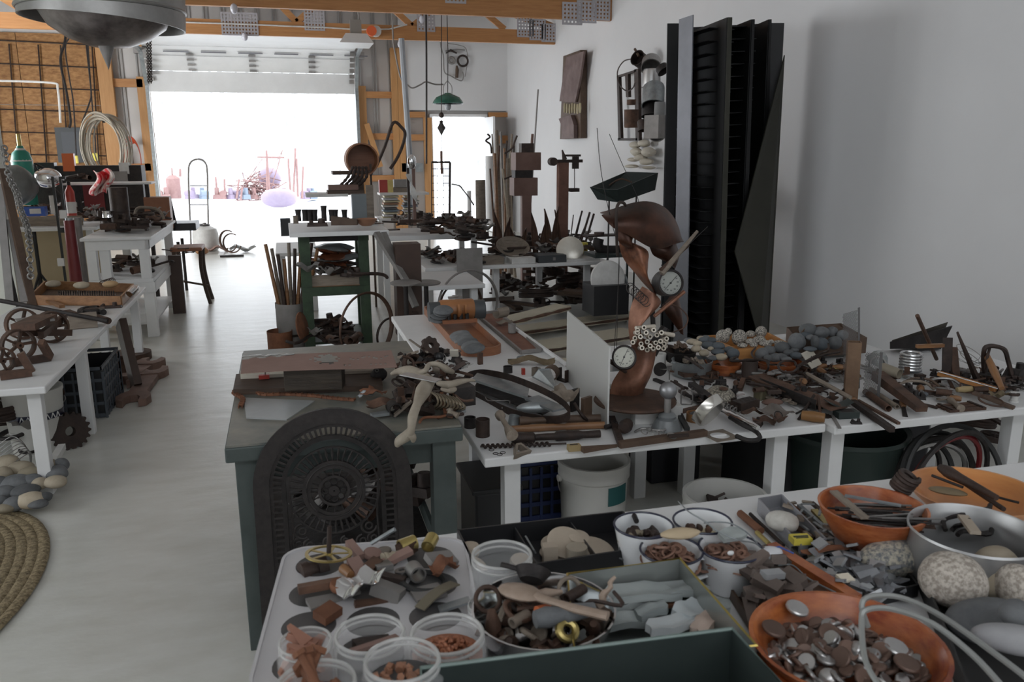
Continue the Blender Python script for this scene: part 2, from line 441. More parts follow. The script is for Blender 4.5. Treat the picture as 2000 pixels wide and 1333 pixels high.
t1=truss(TY1,3.32,.30)
for(px,w,h,dz)in((1118,.26,.26,.10),(1146,.26,.26,.07),(1174,.24,.24,.05)):
 p=Py(px,15,TY1-.045);nail_plate(t1,p.x,p.y,3.32+.30-h/2-dz+.0,w,h)
for px in(890,):p=Py(px,0,TY1-.045);nail_plate(t1,p.x,p.y,3.62,.25,.30)
for px in(450,):p=Py(px,0,TY1-.045);nail_plate(t1,p.x,p.y,3.60,.42,.36)
t2=truss(TY2,3.29,.21)
for(px,py,w,h)in((1026,52,.25,.30),(1050,58,.25,.30),(1072,64,.22,.26),(614,39,.28,.28),(832,43,.26,.26),(468,47,.50,.30),(331,31,.18,.30)):
 p=Py(px,py,TY2-.045);nail_plate(t2,p.x,p.y,p.z,w,h)
t3=truss(8.2,3.32,.30)
for o in(t3,):o.name='roof_truss'
for i,(x,y)in enumerate(((457,17),(146,64),(478,72),(824,38),(782,86))):
 one('light_bulb',B().blob((0,0,0),(.045,.045,.06),1,0,14,9),mat('bulb_glass',(.6,.6,.66),None,.15),'bare white light bulb on the trusses, number %d from the left'%[2,1,3,5,4][i],'light bulb',Py(x,y,TY2-.07 if y>30 else TY1-.07))
p=[Py(x,y,TY2-.06)for x,y in((345,43),(400,45),(470,47),(560,51),(640,54),(700,58),(760,57),(795,48))]
struct('trim_cable',B().tube(p,.012,6),whitew,True).name='truss_cable'
# ================================================================== KINDS
def mk(name,label,cat,parts,loc=(0,0,0),rot=(0,0,0),group=None):
 if len(parts)==1:
  return one(name,parts[0][1],parts[0][2],label,cat,loc,rot,group)
 r=root(name,label,cat,loc,0,group)
 if isinstance(rot,Quaternion):r.rotation_mode='QUATERNION';r.rotation_quaternion=rot
 else:r.rotation_euler=rot
 last={}
 for p in parts:
  par=r
  nm=p[0]
  if '>' in nm:a,nm=nm.split('>');par=last[a]
  o=part(nm,p[1],p[2],par,label=p[3]if len(p)>3 else None);last[nm]=o
 return r
def xq(d,roll=0):
 x=V(d).normalized();y=V((0,0,1)).cross(x)
 if y.length<1e-3:y=V((0,1,0))
 y.normalize();z=x.cross(y)
 q=Matrix(((x.x,y.x,z.x),(x.y,y.y,z.y),(x.z,y.z,z.z))).to_quaternion()
 return q@Quaternion((1,0,0),roll)if roll else q
def ln(kind,a,b,z,label,name,cat,group=None,roll=0,**kw):
 z2=kw.pop('z2',z)
 A,Bq=Pz(a[0],a[1],z),Pz(b[0],b[1],z2)
 L=(Bq-A).length
 return mk(name,label,cat,kind(L,**kw),A,xq(Bq-A,roll),group)
def at(kind,p,z,label,name,cat,rz=0,group=None,tilt=(0,0),**kw):
 return mk(name,label,cat,kind(**kw),Pz(p[0],p[1],z),(R(tilt[0]),R(tilt[1]),R(rz)),group)
def k_bar(L,w=.03,h=.012,m=rust):return[('bar',B().box((L/2,0,h/2),(L,w,h)),m)]
def k_wedgebar(L,w=.03,h=.03,m=rust,w2=.3):
 return[('bar',B()._add([(0,-w/2,0),(0,w/2,0),(0,w/2,h),(0,-w/2,h),(L,-w*w2/2,0),(L,w*w2/2,0),(L,w*w2/2,h*.6),(L,-w*w2/2,h*.6)],[(0,3,2,1)[::-1],(4,5,6,7),(0,4,7,3)[::-1],(1,2,6,5),(3,7,6,2),(0,1,5,4)]),m)]
def k_rod(L,r=.006,m=rust,n=7):return[('rod',B().cyl((0,0,r),(L,0,r),r,n=n),m)]
def k_bent(L,r=.005,m=rust,s=1,k=.15,n=7):
 rn=random.Random(s);a,b=rn.uniform(-k,k),rn.uniform(-k,k)
 return[('rod',B().tube([(L*t/10,L*(a*math.sin(PI*t/10)+b*math.sin(2*PI*t/10)),r+.02*abs(b)*math.sin(PI*t/10))for t in range(11)],r,n),m)]
def k_pipe(L,r=.02,m=rust,t=.003,n=14):
 b=B().lathe([(r-t,0),(r,0),(r,L),(r-t,L)],n,Matrix.Translation((0,0,r))@Matrix.Rotation(PI/2,4,'Y'),closed=True)
 return[('pipe',b,m)]
def k_flangepipe(L,r=.02,m=rust):
 return k_pipe(L,r,m)+[('flange',B().lathe([(r,0),(r*1.7,0),(r*1.7,.008),(r,.008)],16,Matrix.Translation((0.01,0,r*1.7))@Matrix.Rotation(PI/2,4,'Y'),closed=True).mv(0,0,-r*.7),drust)]
def k_angle(L,w=.03,m=rust):
 return[('flange',B().box((L/2,0,.0015),(L,w,.003)),m),('web',B().box((L/2,-w/2+.0015,w/2),(L,.003,w)),m)]
def k_spindle(L,prof,m=wood,n=14):
 rm=max(p[1]for p in prof)
 return[('shaft',B().tube([(L*t,0,rm)for t,r in prof],[r for t,r in prof],n),m)]
def k_hammer(L,hr=.014,hl=.11,hw=.03,hm=rust,m=wood):
 return[('handle',B().tube([(0,0,hw*.5),(L*.3,0,hw*.5),(L*.7,0,hw*.5),(L,0,hw*.5)],[hr*.9,hr*1.15,hr*.8,hr*.8],9),m),('head',B().tube([(L-.01,-hl/2,hw*.5),(L-.01,-hl*.28,hw*.5),(L-.01,-.01,hw*.5),(L-.01,.012,hw*.5),(L-.01,hl*.3,hw*.5),(L-.01,hl/2,hw*.5)],[hw*.5,hw*.48,hw*.42,hw*.42,hw*.35,hw*.12],10),hm)]
def k_mallet(L,r=.035,hl=.10,m=wood):
 return[('handle',B().tube([(0,0,r),(L*.5,0,r),(L,0,r)],[.011,.014,.011],9),m),('head',B().tube([(L,-hl/2,r),(L,-hl*.45,r),(L,0,r),(L,hl*.45,r),(L,hl/2,r)],[r*.88,r,r*.95,r,r*.88],14),m)]
def k_chisel(L,w=.02,hm=wood,m=steel,f=.42):
 return[('blade',B()._add([(0,-w/2,0),(0,w/2,0),(0,w/2,.001),(0,-w/2,.001),(L*(1-f),-w*.35,.004),(L*(1-f),w*.35,.004),(L*(1-f),w*.3,.012),(L*(1-f),-w*.3,.012)],[(0,1,2,3),(4,7,6,5),(0,4,5,1),(3,2,6,7),(0,3,7,4),(1,5,6,2)]),m),('handle',B().tube([(L*(1-f),0,.012),(L*(1-f*.9),0,.012),(L*(1-f*.5),0,.012),(L*(1-f*.1),0,.012),(L,0,.012)],[.009,.011,.015,.013,.009],10),hm)]
def k_wrench(L,w=.045,t=.012,m=rust,ends=2):
 r=w/2;o=[]
 def jaw(cx,s,ang):
  pts=[]
  for k in range(-7,8):
   a=ang+k/7*R(128);pts.append((cx+r*math.cos(a)*s,r*math.sin(a)))
  return pts
 b=B()
 def end(cx,s,open_):
  if open_:
   out=[(cx+s*x,y)for x,y in[(-r*1.1,-w*.28),(-r*.6,-r*.85),(0,-r),(r*.75,-r*.85),(r*1.0,-r*.45),(r*.2,-r*.42),(-r*.15,-r*.2),(-r*.15,r*.2),(r*.2,r*.42),(r*1.0,r*.45),(r*.75,r*.85),(0,r),(-r*.6,r*.85),(-r*1.1,w*.28)]]
   if s<0:out=out[::-1]
   b.prism(out,0,t)
  else:
   b.frame(circ(r,20,cx),circ(r*.55,20,cx),0,t)
 end(L-r,1,True);end(r,-1,ends==2)
 b.prism([(r*1.8,-w*.27),(L-r*1.8,-w*.27),(L-r*1.8,w*.27),(r*1.8,w*.27)],t*.12,t*.88)
 return[('wrench',b,m)]
def k_auger(L,r=.012,m=drust,turns=9):
 b=B().cyl((0,0,r),(L,0,r),r*.35,n=6);n=turns*12
 pts=[(L*.02+L*.8*i/n,r*.62*math.cos(i*PI/6),r+r*.62*math.sin(i*PI/6))for i in range(n+1)]
 b.tube(pts,r*.42,5)
 return[('auger',b,m)]
def k_spring(L,r=.02,w=.0025,turns=8,m=steel):
 n=turns*14
 return[('spring',B().tube([(L*i/n,r*math.cos(i*PI/7),r+w+r*math.sin(i*PI/7))for i in range(n+1)],w,6),m)]
def k_strap(L,w=.03,t=.003,m=rust,bow=.1,s=1):
 return[('strap',B().sheet(lambda u,v:(L*u,(v-.5)*w,t+L*bow*math.sin(PI*u)),14,1,t),m)]
def k_plank(L,w=.15,t=.02,m=gwood,s=1):
 rn=random.Random(s);n=12
 e1=[rn.uniform(.42,.5)for _ in range(n+1)];e2=[rn.uniform(.42,.5)for _ in range(n+1)]
 out=[(L*i/n,-w*e1[i])for i in range(n+1)]+[(L*(n-i)/n,w*e2[i])for i in range(n+1)]
 return[('plank',B().prism(out,0,t),m)]
def k_shears(L,m=drust):
 b1,b2=B(),B();h=.006
 b1.prism([(0,0),(L*.5,-.012),(L*.56,.012),(L*.5,.018)],h,h*2);b2.prism([(0,.004),(L*.5,-.014),(L*.54,.0),(L*.5,.010)][::-1],0,h)
 for b,s_ in((b1,1),(b2,-1)):
  b.tube([(L*.52,0,h),(L*.62,s_*.02,h),(L*.7,s_*.035,h)],.006,7)
  b.torus((L*.86,s_*.04,h),L*.12,.006,n=20,m=7)
 return[('blade',b1,m),('blade',b2,m),('pivot',B().cyl((L*.52,0,0),(L*.52,0,h*2.6),.007,n=10),steel)]
def k_pliers(L,m=steel):
 b1,b2=B(),B()
 for b,s_ in((b1,1),(b2,-1)):
  b.tube([(0,s_*.004,.008),(L*.18,-s_*.016,.008),(L*.34,-s_*.006,.008),(L*.42,s_*.006,.008),(L*.7,s_*.03,.008),(L,s_*.022,.008)],[.004,.008,.011,.009,.006,.005],7)
 return[('jaw_handle',b1,m),('jaw_handle',b2,m),('pivot',B().cyl((L*.35,0,0),(L*.35,0,.021),.008,n=10),m)]
def k_saw(L,m=drust,hm=wood):
 return[('blade',B().prism([(0,0),(L*.75,-.03),(L*.75,.06),(0,.025)],0,.002),m),('handle',B().frame([(L*.72,-.04),(L,-.045),(L,.075),(L*.72,.07)],[(L*.8,-.01),(L*.93,-.015),(L*.93,.045),(L*.8,.04)],0,.02),hm)]
def k_bolt(L,r=.008,m=rust):
 return[('shank',B().cyl((0,0,r*1.8),(L,0,r*1.8),r,n=10),m),('bolt_head',B().cyl((L,0,r*1.8),(L+r*1.2,0,r*1.8),r*1.9,n=6),m)]
def k_chain(L,r=.012,w=.0028,m=rust,s=1):
 rn=random.Random(s);n=max(3,int(L/(r*2.6)));ps=[]
 for i in range(n):
  x=(i+.5)*L/n
  M=Matrix.Translation((x,0,w*1.5))@Matrix.Rotation(rn.uniform(-.2,.2),4,'Z')@Matrix.Rotation(PI/2 if i%2 else .15,4,'X')
  pts=[(r*1.0*math.cos(a)+(r*.7 if math.cos(a)>0 else-r*.7),r*.7*math.sin(a),0)for a in[2*PI*k/12 for k in range(12)]]
  ps.append(('link',B().tube(pts,w,5,closed=True).tf(M).mv(0,0,r*.7 if i%2 else 0),m))
 return ps
def k_gear(r=.04,t=.012,n=16,m=rust,hole=.3):
 out=[];inn=[]
 for i in range(n*4):
  a=2*PI*i/(n*4);rr=r if i%4 in(0,1)else r*.86
  out.append((rr*math.cos(a),rr*math.sin(a)));inn.append((r*hole*math.cos(a),r*hole*math.sin(a)))
 return[('gear',B().frame(out,inn,0,t),m)]
def k_wheel(r=.05,t=.02,m=rust,spokes=5,rt=.12,hub=.22):
 ps=[('rim',B().lathe([(r*(1-rt),0),(r,0),(r,t),(r*(1-rt),t)],30,closed=True),m),('hub',B().lathe([(r*hub*.4,-t*.2),(r*hub,-t*.2),(r*hub,t*1.2),(r*hub*.4,t*1.2)],14,closed=True),m)]
 for k in range(spokes):
  a=2*PI*k/spokes
  ps.append(('spoke',B().beam((r*hub*.9*math.cos(a),r*hub*.9*math.sin(a),t/2),(r*(1-rt*.8)*math.cos(a),r*(1-rt*.8)*math.sin(a),t/2),r*.14,t*.5),m))
 return ps
def k_washer(r=.02,t=.003,m=rust,hole=.45):return[('washer',B().frame(circ(r,18),circ(r*hole,18),0,t),m)]
def k_disc(r=.03,t=.004,m=steel,n=20):return[('disc',B().lathe([(0.0,0),(r*.9,0),(r,t*.3),(r,t*.7),(r*.9,t),(0,t)],n),m)]
def k_ring(r=.04,w=.004,m=rust,flat=1.0):return[('ring',B().torus((0,0,w*flat),r,w,n=30,m=8,flat=flat),m)]
def k_bowl(r=.13,h=.06,m=orange,t=.006,foot=.45):
 return[('bowl',B().lathe([(0,.004),(r*foot,0),(r*(foot+.25),h*.25),(r*.93,h*.78),(r,h),(r-t,h),(r*.91-t,h*.78),(r*(foot+.22),h*.3),(r*foot*.9,t+.004),(0,t+.003)],40),m)]
def k_can(r=.04,h=.08,m=galv,t=.0025,lip=True):
 return[('can',B().lathe([(0,0),(r,0),(r,h*.1),(r*.985,h*.12),(r*.985,h*.88),(r,h*.9),(r,h),(r-t,h),(r-t,t),(0,t)],26),m)]
def k_jar(r=.065,h=.10,m=None):
 m=m or glass
 return([('rim',B().torus((0,0,h-r*.03),r*.88,r*.05,n=40,m=8),rimm),('thread',B().torus((0,0,h*.88),r*.9,r*.035,n=40,m=6),rimm)]if m is glass else[])+[('jar',B().lathe([(0,0),(r*.96,0),(r,.006),(r,h*.72),(r*.9,h*.78),(r*.9,h*.84),(r*.93,h*.85),(r*.9,h*.87),(r*.9,h*.92),(r*.94,h*.93),(r*.9,h*.97),(r*.9,h),(r*.86,h),(r*.86,h*.8),(r*.965,h*.72),(r*.965,.008),(0,.007)],40),m)]
def k_box(w=.1,d=.1,h=.05,t=.005,m=wood,bottom=True):
 b=B().bx((-w/2,-d/2,0),(w/2,d/2,t));ps=[('bottom',b,m)]
 ps+=[('side',B().bx((-w/2,-d/2,t),(-w/2+t,d/2,h)),m),('side',B().bx((w/2-t,-d/2,t),(w/2,d/2,h)),m),('side',B().bx((-w/2+t,-d/2,t),(w/2-t,-d/2+t,h)),m),('side',B().bx((-w/2+t,d/2-t,t),(w/2-t,d/2,h)),m)]
 return ps
def k_tray(w=.3,d=.2,h=.04,t=.003,m=alu,fl=1.12,rr=.18):
 n=40;out=[]
 def rr_(w_,d_,z):
  o=[]
  r=min(w_,d_)*rr
  for(cx,cy,a0)in((w_/2-r,d_/2-r,0),(-w_/2+r,d_/2-r,90),(-w_/2+r,-d_/2+r,180),(w_/2-r,-d_/2+r,270)):
   for k in range(6):a=R(a0+k*18);o.append((cx+r*math.cos(a),cy+r*math.sin(a),z))
  return o
 loops=[rr_(w/fl,d/fl,0),rr_(w,d,h),rr_(w+.016,d+.016,h+.001),rr_(w-t,d-t,h+t),rr_(w/fl-t,d/fl-t,t)]
 b=B();vs=[];fs=[];k=24
 for L_ in loops:vs+=L_
 for i in range(4):
  for j in range(k):l=(j+1)%k;fs.append((i*k+j,i*k+l,(i+1)*k+l,(i+1)*k+j))
 fs.append(tuple(range(k))[::-1]);fs.append(tuple(range(4*k,5*k)))
 return[('tray',b._add(vs,fs),m)]
def k_block(w=.05,d=.04,h=.03,m=rust):return[('block',B().box((0,0,h/2),(w,d,h)),m)]
def k_boxtube(w=.05,d=.05,h=.2,t=.003,m=rust):return[('tube',B().frame([(-w/2,-d/2),(w/2,-d/2),(w/2,d/2),(-w/2,d/2)],[(-w/2+t,-d/2+t),(w/2-t,-d/2+t),(w/2-t,d/2-t),(-w/2+t,d/2-t)],0,h),m)]
def k_sheet(w=.15,d=.1,m=rust,s=1,amp=.2,wav=.012,t=.002,n=26):
 o=ragged(w,d,s,n,amp);rn=random.Random(s);p1,p2=rn.uniform(0,6),rn.uniform(0,6)
 b=B().prism(o,0,t)
 vs=[];fs=[];K=len(o);lv=(1,.72,.42,.15)
 for top in(1,0):
  for q in lv:
   for(x,y)in o:
    X,Y=x*q,y*q;vs.append((X,Y,wav*(1.1+math.sin(X*9/w+p1)*.6+math.sin(Y*7/d+p2)*.5)+(t if top else 0)))
 m4=len(lv)*K
 for i in range(len(lv)-1):
  for j in range(K):
   l=(j+1)%K;a,c,e,g_=i*K+j,i*K+l,(i+1)*K+l,(i+1)*K+j
   fs.append((a,c,e,g_));fs.append((m4+g_,m4+e,m4+c,m4+a))
 fs.append(tuple(range((len(lv)-1)*K,len(lv)*K)));fs.append(tuple(range(m4+(len(lv)-1)*K,m4+len(lv)*K))[::-1])
 for j in range(K):l=(j+1)%K;fs.append((j,m4+j,m4+l,l))
 return[('sheet',B()._add(vs,fs),m)]
def k_stone(r=(.03,.025,.018),m=ggrey,s=1,amp=.05):return[('stone',B().blob((0,0,r[2]*.96),r,s,amp,16,10),m)]
def k_coil(r=.04,w=.004,n=5,m=rust,s=1):
 rn=random.Random(s);b=B();pts=[]
 for i in range(n*20):
  a=i*PI/10;k=r*(1+.10*math.sin(i*.31+s));pts.append((k*math.cos(a),k*math.sin(a),w+i/20*w*1.5))
 return[('coil',b.tube(pts,w,6),m)]
def k_pot(r=.1,h=.08,m=alu,handle=True,hm=None,n=30,t=.003):
 ps=[('pot',B().lathe([(0,0),(r*.93,0),(r*.97,.008),(r,h-.004),(r*1.03,h),(r-t,h),(r*.96-t,.01),(r*.9,t),(0,t)],n),m)]
 if handle:ps.append(('handle',B().tube([(r*.98,0,h*.8),(r*1.3,0,h*.95),(r*1.9,0,h*1.02),(r*2.3,0,h*1.0)],[.009,.008,.011,.009],8,flat=.5),hm or m))
 return ps
def k_spool(r=.04,h=.06,m=wood,c=.5):
 return[('spool',B().lathe([(r*.2,0),(r,0),(r,h*.15),(r*c,h*.22),(r*c,h*.78),(r,h*.85),(r,h),(r*.2,h)],20,closed=True),m)]
def k_hook(r=.04,w=.007,L=.1,m=rust):
 pts=[(-L,0,w)]+[(-L*.3,0,w)]+[(r*math.sin(a),-r+r*math.cos(a),w)for a in[i*R(24)for i in range(10)]]
 return[('hook',B().tube(pts,[w*.8,w]+[w*(1-i*.07)for i in range(10)],8),m)]
def k_hinge(w=.08,h=.05,m=rust):
 return[('leaf',B().box((-w/4-.002,0,.003),(w/2-.004,h,.003)),m),('leaf',B().box((w/4+.002,0,.006),(w/2-.004,h,.003),M=Matrix.Rotation(-.15,4,'Y')),m),('pin',B().cyl((0,-h/2,.006),(0,h/2,.006),.005,n=8),m)]
def k_bracket(w=.08,h=.06,t=.006,m=rust,s=.03):
 return[('arm',B().box((0,0,t/2),(w,s,t)),m),('arm',B().box((-w/2+t/2,0,h/2),(t,s,h)),m)]
def k_yoke(r=.04,w=.009,m=rust):
 return[('yoke',B().torus((0,0,w),r,w,n=16,m=8,a0=-.6,a1=PI+.6).cyl((r*.82,-r*.56,w),(r*1.0,-r*1.7,w),w,n=8).cyl((-r*.82,-r*.56,w),(-r*1.0,-r*1.7,w),w,n=8),m)]
def k_casting(w=.1,d=.06,h=.05,m=rust,s=1):
 rn=random.Random(s)
 b1=B().box((0,0,h*.2),(w,d,h*.4),tp=.9);b2=B().cyl((w*.2,0,h*.3),(w*.2,0,h),d*.34,d*.28,14);b3=B().cyl((-w*.28,-d*.5,h*.5),(-w*.28,d*.5,h*.5),h*.28,n=12)
 return[('body',b1,m),('boss',b2,m),('journal',b3,m)]
def k_lid(r=.05,h=.012,m=steel):return[('lid',B().lathe([(0,h),(r*.7,h*.95),(r*.95,h*.55),(r,0),(r*.97,0),(r*.92,h*.45),(r*.68,h*.8),(0,h*.85)],26),m)]
def k_curl(w=.1,r=.03,m=rust,s=1):return[('curl',B().sheet(lambda u,v:((v-.5)*w*(1-.3*u),r*(1+.3*u)*math.cos(u*4.2+s),r*1.3+r*(1+.3*u)*math.sin(u*4.2+s)),16,3,.0025),m)]
def k_twig(L,r=.012,m=bone,s=1,k=.12):
 rn=random.Random(s);n=9
 pts=[(L*i/n,rn.uniform(-k,k)*L*.5*(1 if 0<i<n else 0),r*1.3+abs(rn.gauss(0,k*.2))*L*.3)for i in range(n+1)]
 return[('branch',B().tube(pts,[r*(1.15-.6*i/n)*rn.uniform(.8,1.25)for i in range(n+1)],9),m)]
def table(name,label,x0,x1,y0,y1,z,legs,th=.035,lw=.06,m=None,group=None,apron=False,lm=None,legn=None):
 m=m or white
 r=root(name,label,'table',((x0+x1)/2,(y0+y1)/2,0),0,group)
 part('tabletop',B().bx((x0,y0,z-th),(x1,y1,z)),m,r,False,world=True,bev=.006)
 for(lx,ly)in legs:
  part('leg',B().bx((lx-lw/2,ly-lw/2,0),(lx+lw/2,ly+lw/2,z-th)),lm or m,r,False,world=True,bev=.003)
 return r
# ================================================================== TABLES AND LARGE THINGS
TZ=.62
tA=table('display_table','white display table with the copper sculpture and tools in front of the aisle',.60,1.935,2.57,3.50,TZ,[(.72,2.68),(1.80,2.68),(.76,3.41),(1.56,3.44),(1.80,3.41)])
tB=table('display_table','white display table on the right carrying the perforated sheet and bar tools',1.945,3.35,2.53,3.50,TZ,[(2.04,2.66),(2.92,2.66),(2.22,3.4),(3.2,3.4)])
tC=table('display_table','white narrow display table holding the wooden tray of stacked grey stones',.60,1.26,3.51,5.10,TZ,[(.66,3.6),(1.20,3.6),(.66,5.03),(1.20,5.03)])
tR=table('display_table','white display table behind holding the crates and bowls of stones',1.55,2.95,3.51,3.98,TZ,[(2.0,3.9),(1.62,3.9),(2.85,3.9),(2.85,3.6)])
tL=table('display_table','low white display table at the left edge with the spoked wheel casting',-2.6,-1.135,4.16,5.65,.565,[(-1.21,4.26),(-1.20,5.16),(-2.4,4.3),(-2.4,5.5)])
tL2=table('display_table','low white display table beside the two tier stand with a shallow wooden drawer on it',-1.88,-1.12,5.66,7.12,.565,[(-1.42,6.9),(-1.20,7.0),(-1.8,5.9),(-1.8,6.9)])
tD=table('display_table','low white table at the back carrying tins and the upturned round lid',1.24,3.10,7.68,8.60,.54,[(1.98,7.9),(2.94,7.9),(2.55,8.3),(1.4,8.4),(2.1,8.4)])
tE=table('display_table','white table behind the tall green legged bench with machine parts along it',.9,2.05,8.65,9.5,.75,[(1.0,8.75),(1.95,8.75),(1.0,9.4),(1.95,9.4)],th=.05)
tF=table('display_table','white low table carrying scrap beside the tall dark box by the aisle',.98,1.60,6.75,7.6,.52,[(1.05,6.85),(1.05,7.5),(1.52,6.85),(1.52,7.5)])
table('display_table','small white table far down the aisle with a grey box on it',-.12,.30,8.6,9.6,.62,[(-.06,8.7),(.24,8.7),(-.06,9.5),(.24,9.5)])
FZ=.90
tG=table('display_table','white table closest to the camera with trays bowls and jars',-.045,1.75,.55,1.50,FZ,[(.05,.65),(1.65,.65),(.05,1.42),(1.65,1.42)],th=.03)
gb=root('work_bench','green painted steel bench with a worn top and a round iron grate leaning on it','bench',(.14,3.2,0))
part('bench_top',B().bx((-.225,2.59,.735),(.525,3.88,.742)),gtop,gb,False,world=True,label='worn grey brown bench surface')
part('top_frame',B().bx((-.23,2.585,.685),(.53,3.885,.735)),green,gb,False,world=True,bev=.005)
for(x,y)in((-.165,2.65),(.47,2.65),(-.165,3.82),(.47,3.82)):
 part('leg',B().bx((x-.04,y-.035,0),(x+.04,y+.035,.685)),green,gb,False,world=True,bev=.003)
part('apron',B().bx((-.12,2.64,.60),(.43,2.66,.685)),green,gb,False,world=True)
part('apron',B().bx((-.12,3.81,.60),(.43,3.83,.685)),green,gb,False,world=True)
part('side_rail',B().bx((-.17,2.7,.60),(-.155,3.78,.685)),green,gb,False,world=True)
part('side_rail',B().bx((.45,2.7,.22),(.465,3.78,.28)),green,gb,False,world=True)
part('lower_shelf',B().bx((-.15,2.7,.20),(.45,3.78,.215)),iron,gb,False,world=True)
ts=root('two_tier_stand','white two tier wooden stand by the aisle carrying a rusty cylinder','stand',(-1.4,8.3,0))
X0,X1,Y0,Y1=-1.68,-1.17,7.82,9.55
part('top_board',B().bx((X0-.03,Y0-.03,.875),(X1+.03,Y1,.90)),white,ts,False,world=True,bev=.004)
part('top_rail',B().bx((X0,Y0,.79),(X1,Y0+.03,.875)),white,ts,False,world=True)
part('top_rail',B().bx((X1-.03,Y0,.79),(X1,Y1,.875)),white,ts,False,world=True)
for(x,y)in((X0+.04,Y0+.04),(X1-.05,Y0+.05),(X0+.04,Y1-.05),(X1-.05,Y1-.05),(X0+.14,Y0+.06)):
 part('upper_post',B().bx((x-.04,y-.04,.53),(x+.04,y+.04,.79)),white,ts,False,world=True,bev=.003)
part('middle_shelf',B().bx((X0-.0,Y0,.50),(X1+.01,Y1,.53)),white,ts,False,world=True)
part('middle_rail',B().bx((X0+.1,Y0-.02,.41),(X1+.02,Y0+.02,.50)),white,ts,False,world=True)
part('middle_rail',B().bx((X1-.02,Y0,.41),(X1+.02,Y1,.50)),white,ts,False,world=True)
for(x,y)in((X0+.04,Y0+.03),(X1-.04,Y0+.04),(X0+.04,Y1-.05),(X1-.04,Y1-.25)):
 part('leg',B().bx((x-.045,y-.04,0),(x+.045,y+.04,.41)),white,ts,False,world=True,bev=.003)
part('lower_rail',B().bx((X0,Y0+.01,.14),(X1-.08,Y0+.04,.22)),white,ts,False,world=True)
part('lower_shelf',B().bx((X0+.02,Y0+.05,.11),(X1-.02,Y1-.3,.13)),white,ts,False,world=True)
tb=root('tall_bench','tall bench of chipped green timber with a white slab on top','bench',(.4,6.95,0))
part('slab',B().bx((.02,6.52,.985),(.775,7.42,1.02)),white,tb,False,world=True,bev=.004)
for(x,y)in((.13,6.70),(.585,6.70),(.13,7.3),(.61,7.3)):
 part('leg',B().bx((x-.04,y-.04,0),(x+.04,y+.04,.985)),tgreen,tb,False,world=True,label='chipped green post')
part('top_rail',B().bx((.09,6.67,.93),(.63,6.70,.985)),iron,tb,False,world=True)
part('shelf',B().bx((.10,6.68,.55),(.62,7.32,.575)),wood,tb,False,world=True)
part('shelf_rail',B().bx((.10,6.655,.50),(.62,6.68,.57)),tgreen,tb,False,world=True)
part('shelf',B().bx((.10,6.68,.10),(.62,7.32,.12)),tgreen,tb,False,world=True)
part('box_front',B().bx((.17,6.69,.575),(.54,6.71,.66)),gwood,tb,False,world=True)
bl=root('left_bench','long pale bench at the left with welding gear and a fire extinguisher on it','bench',(-2.3,9.3,0))
part('bench_top',B().bx((-3.6,8.95,.87),(-1.80,9.8,.90)),white,bl,False,world=True)
part('back_panel',B().bx((-3.55,9.35,.05),(-1.82,9.37,.87)),mat('beige_board',(.50,.40,.25),(.60,.50,.34),.7,0,2),bl,False,world=True)
for x in(-3.5,-1.88):part('leg',B().bx((x-.03,9.0,0),(x+.03,9.06,.87)),white,bl,False,world=True)
part('riser',B().bx((-2.65,9.1,.905),(-1.95,9.13,1.0)),gwood,bl,False,world=True)
part('upper_shelf',B().bx((-2.2,9.6,1.28),(-1.35,9.95,1.30)),white,bl,False,world=True)
for x in(-2.1,-1.42):part('shelf_post',B().bx((x-.02,9.75,.9 if x<-1.8 else 0),(x+.02,9.79,1.28)),iron,bl,False,world=True)
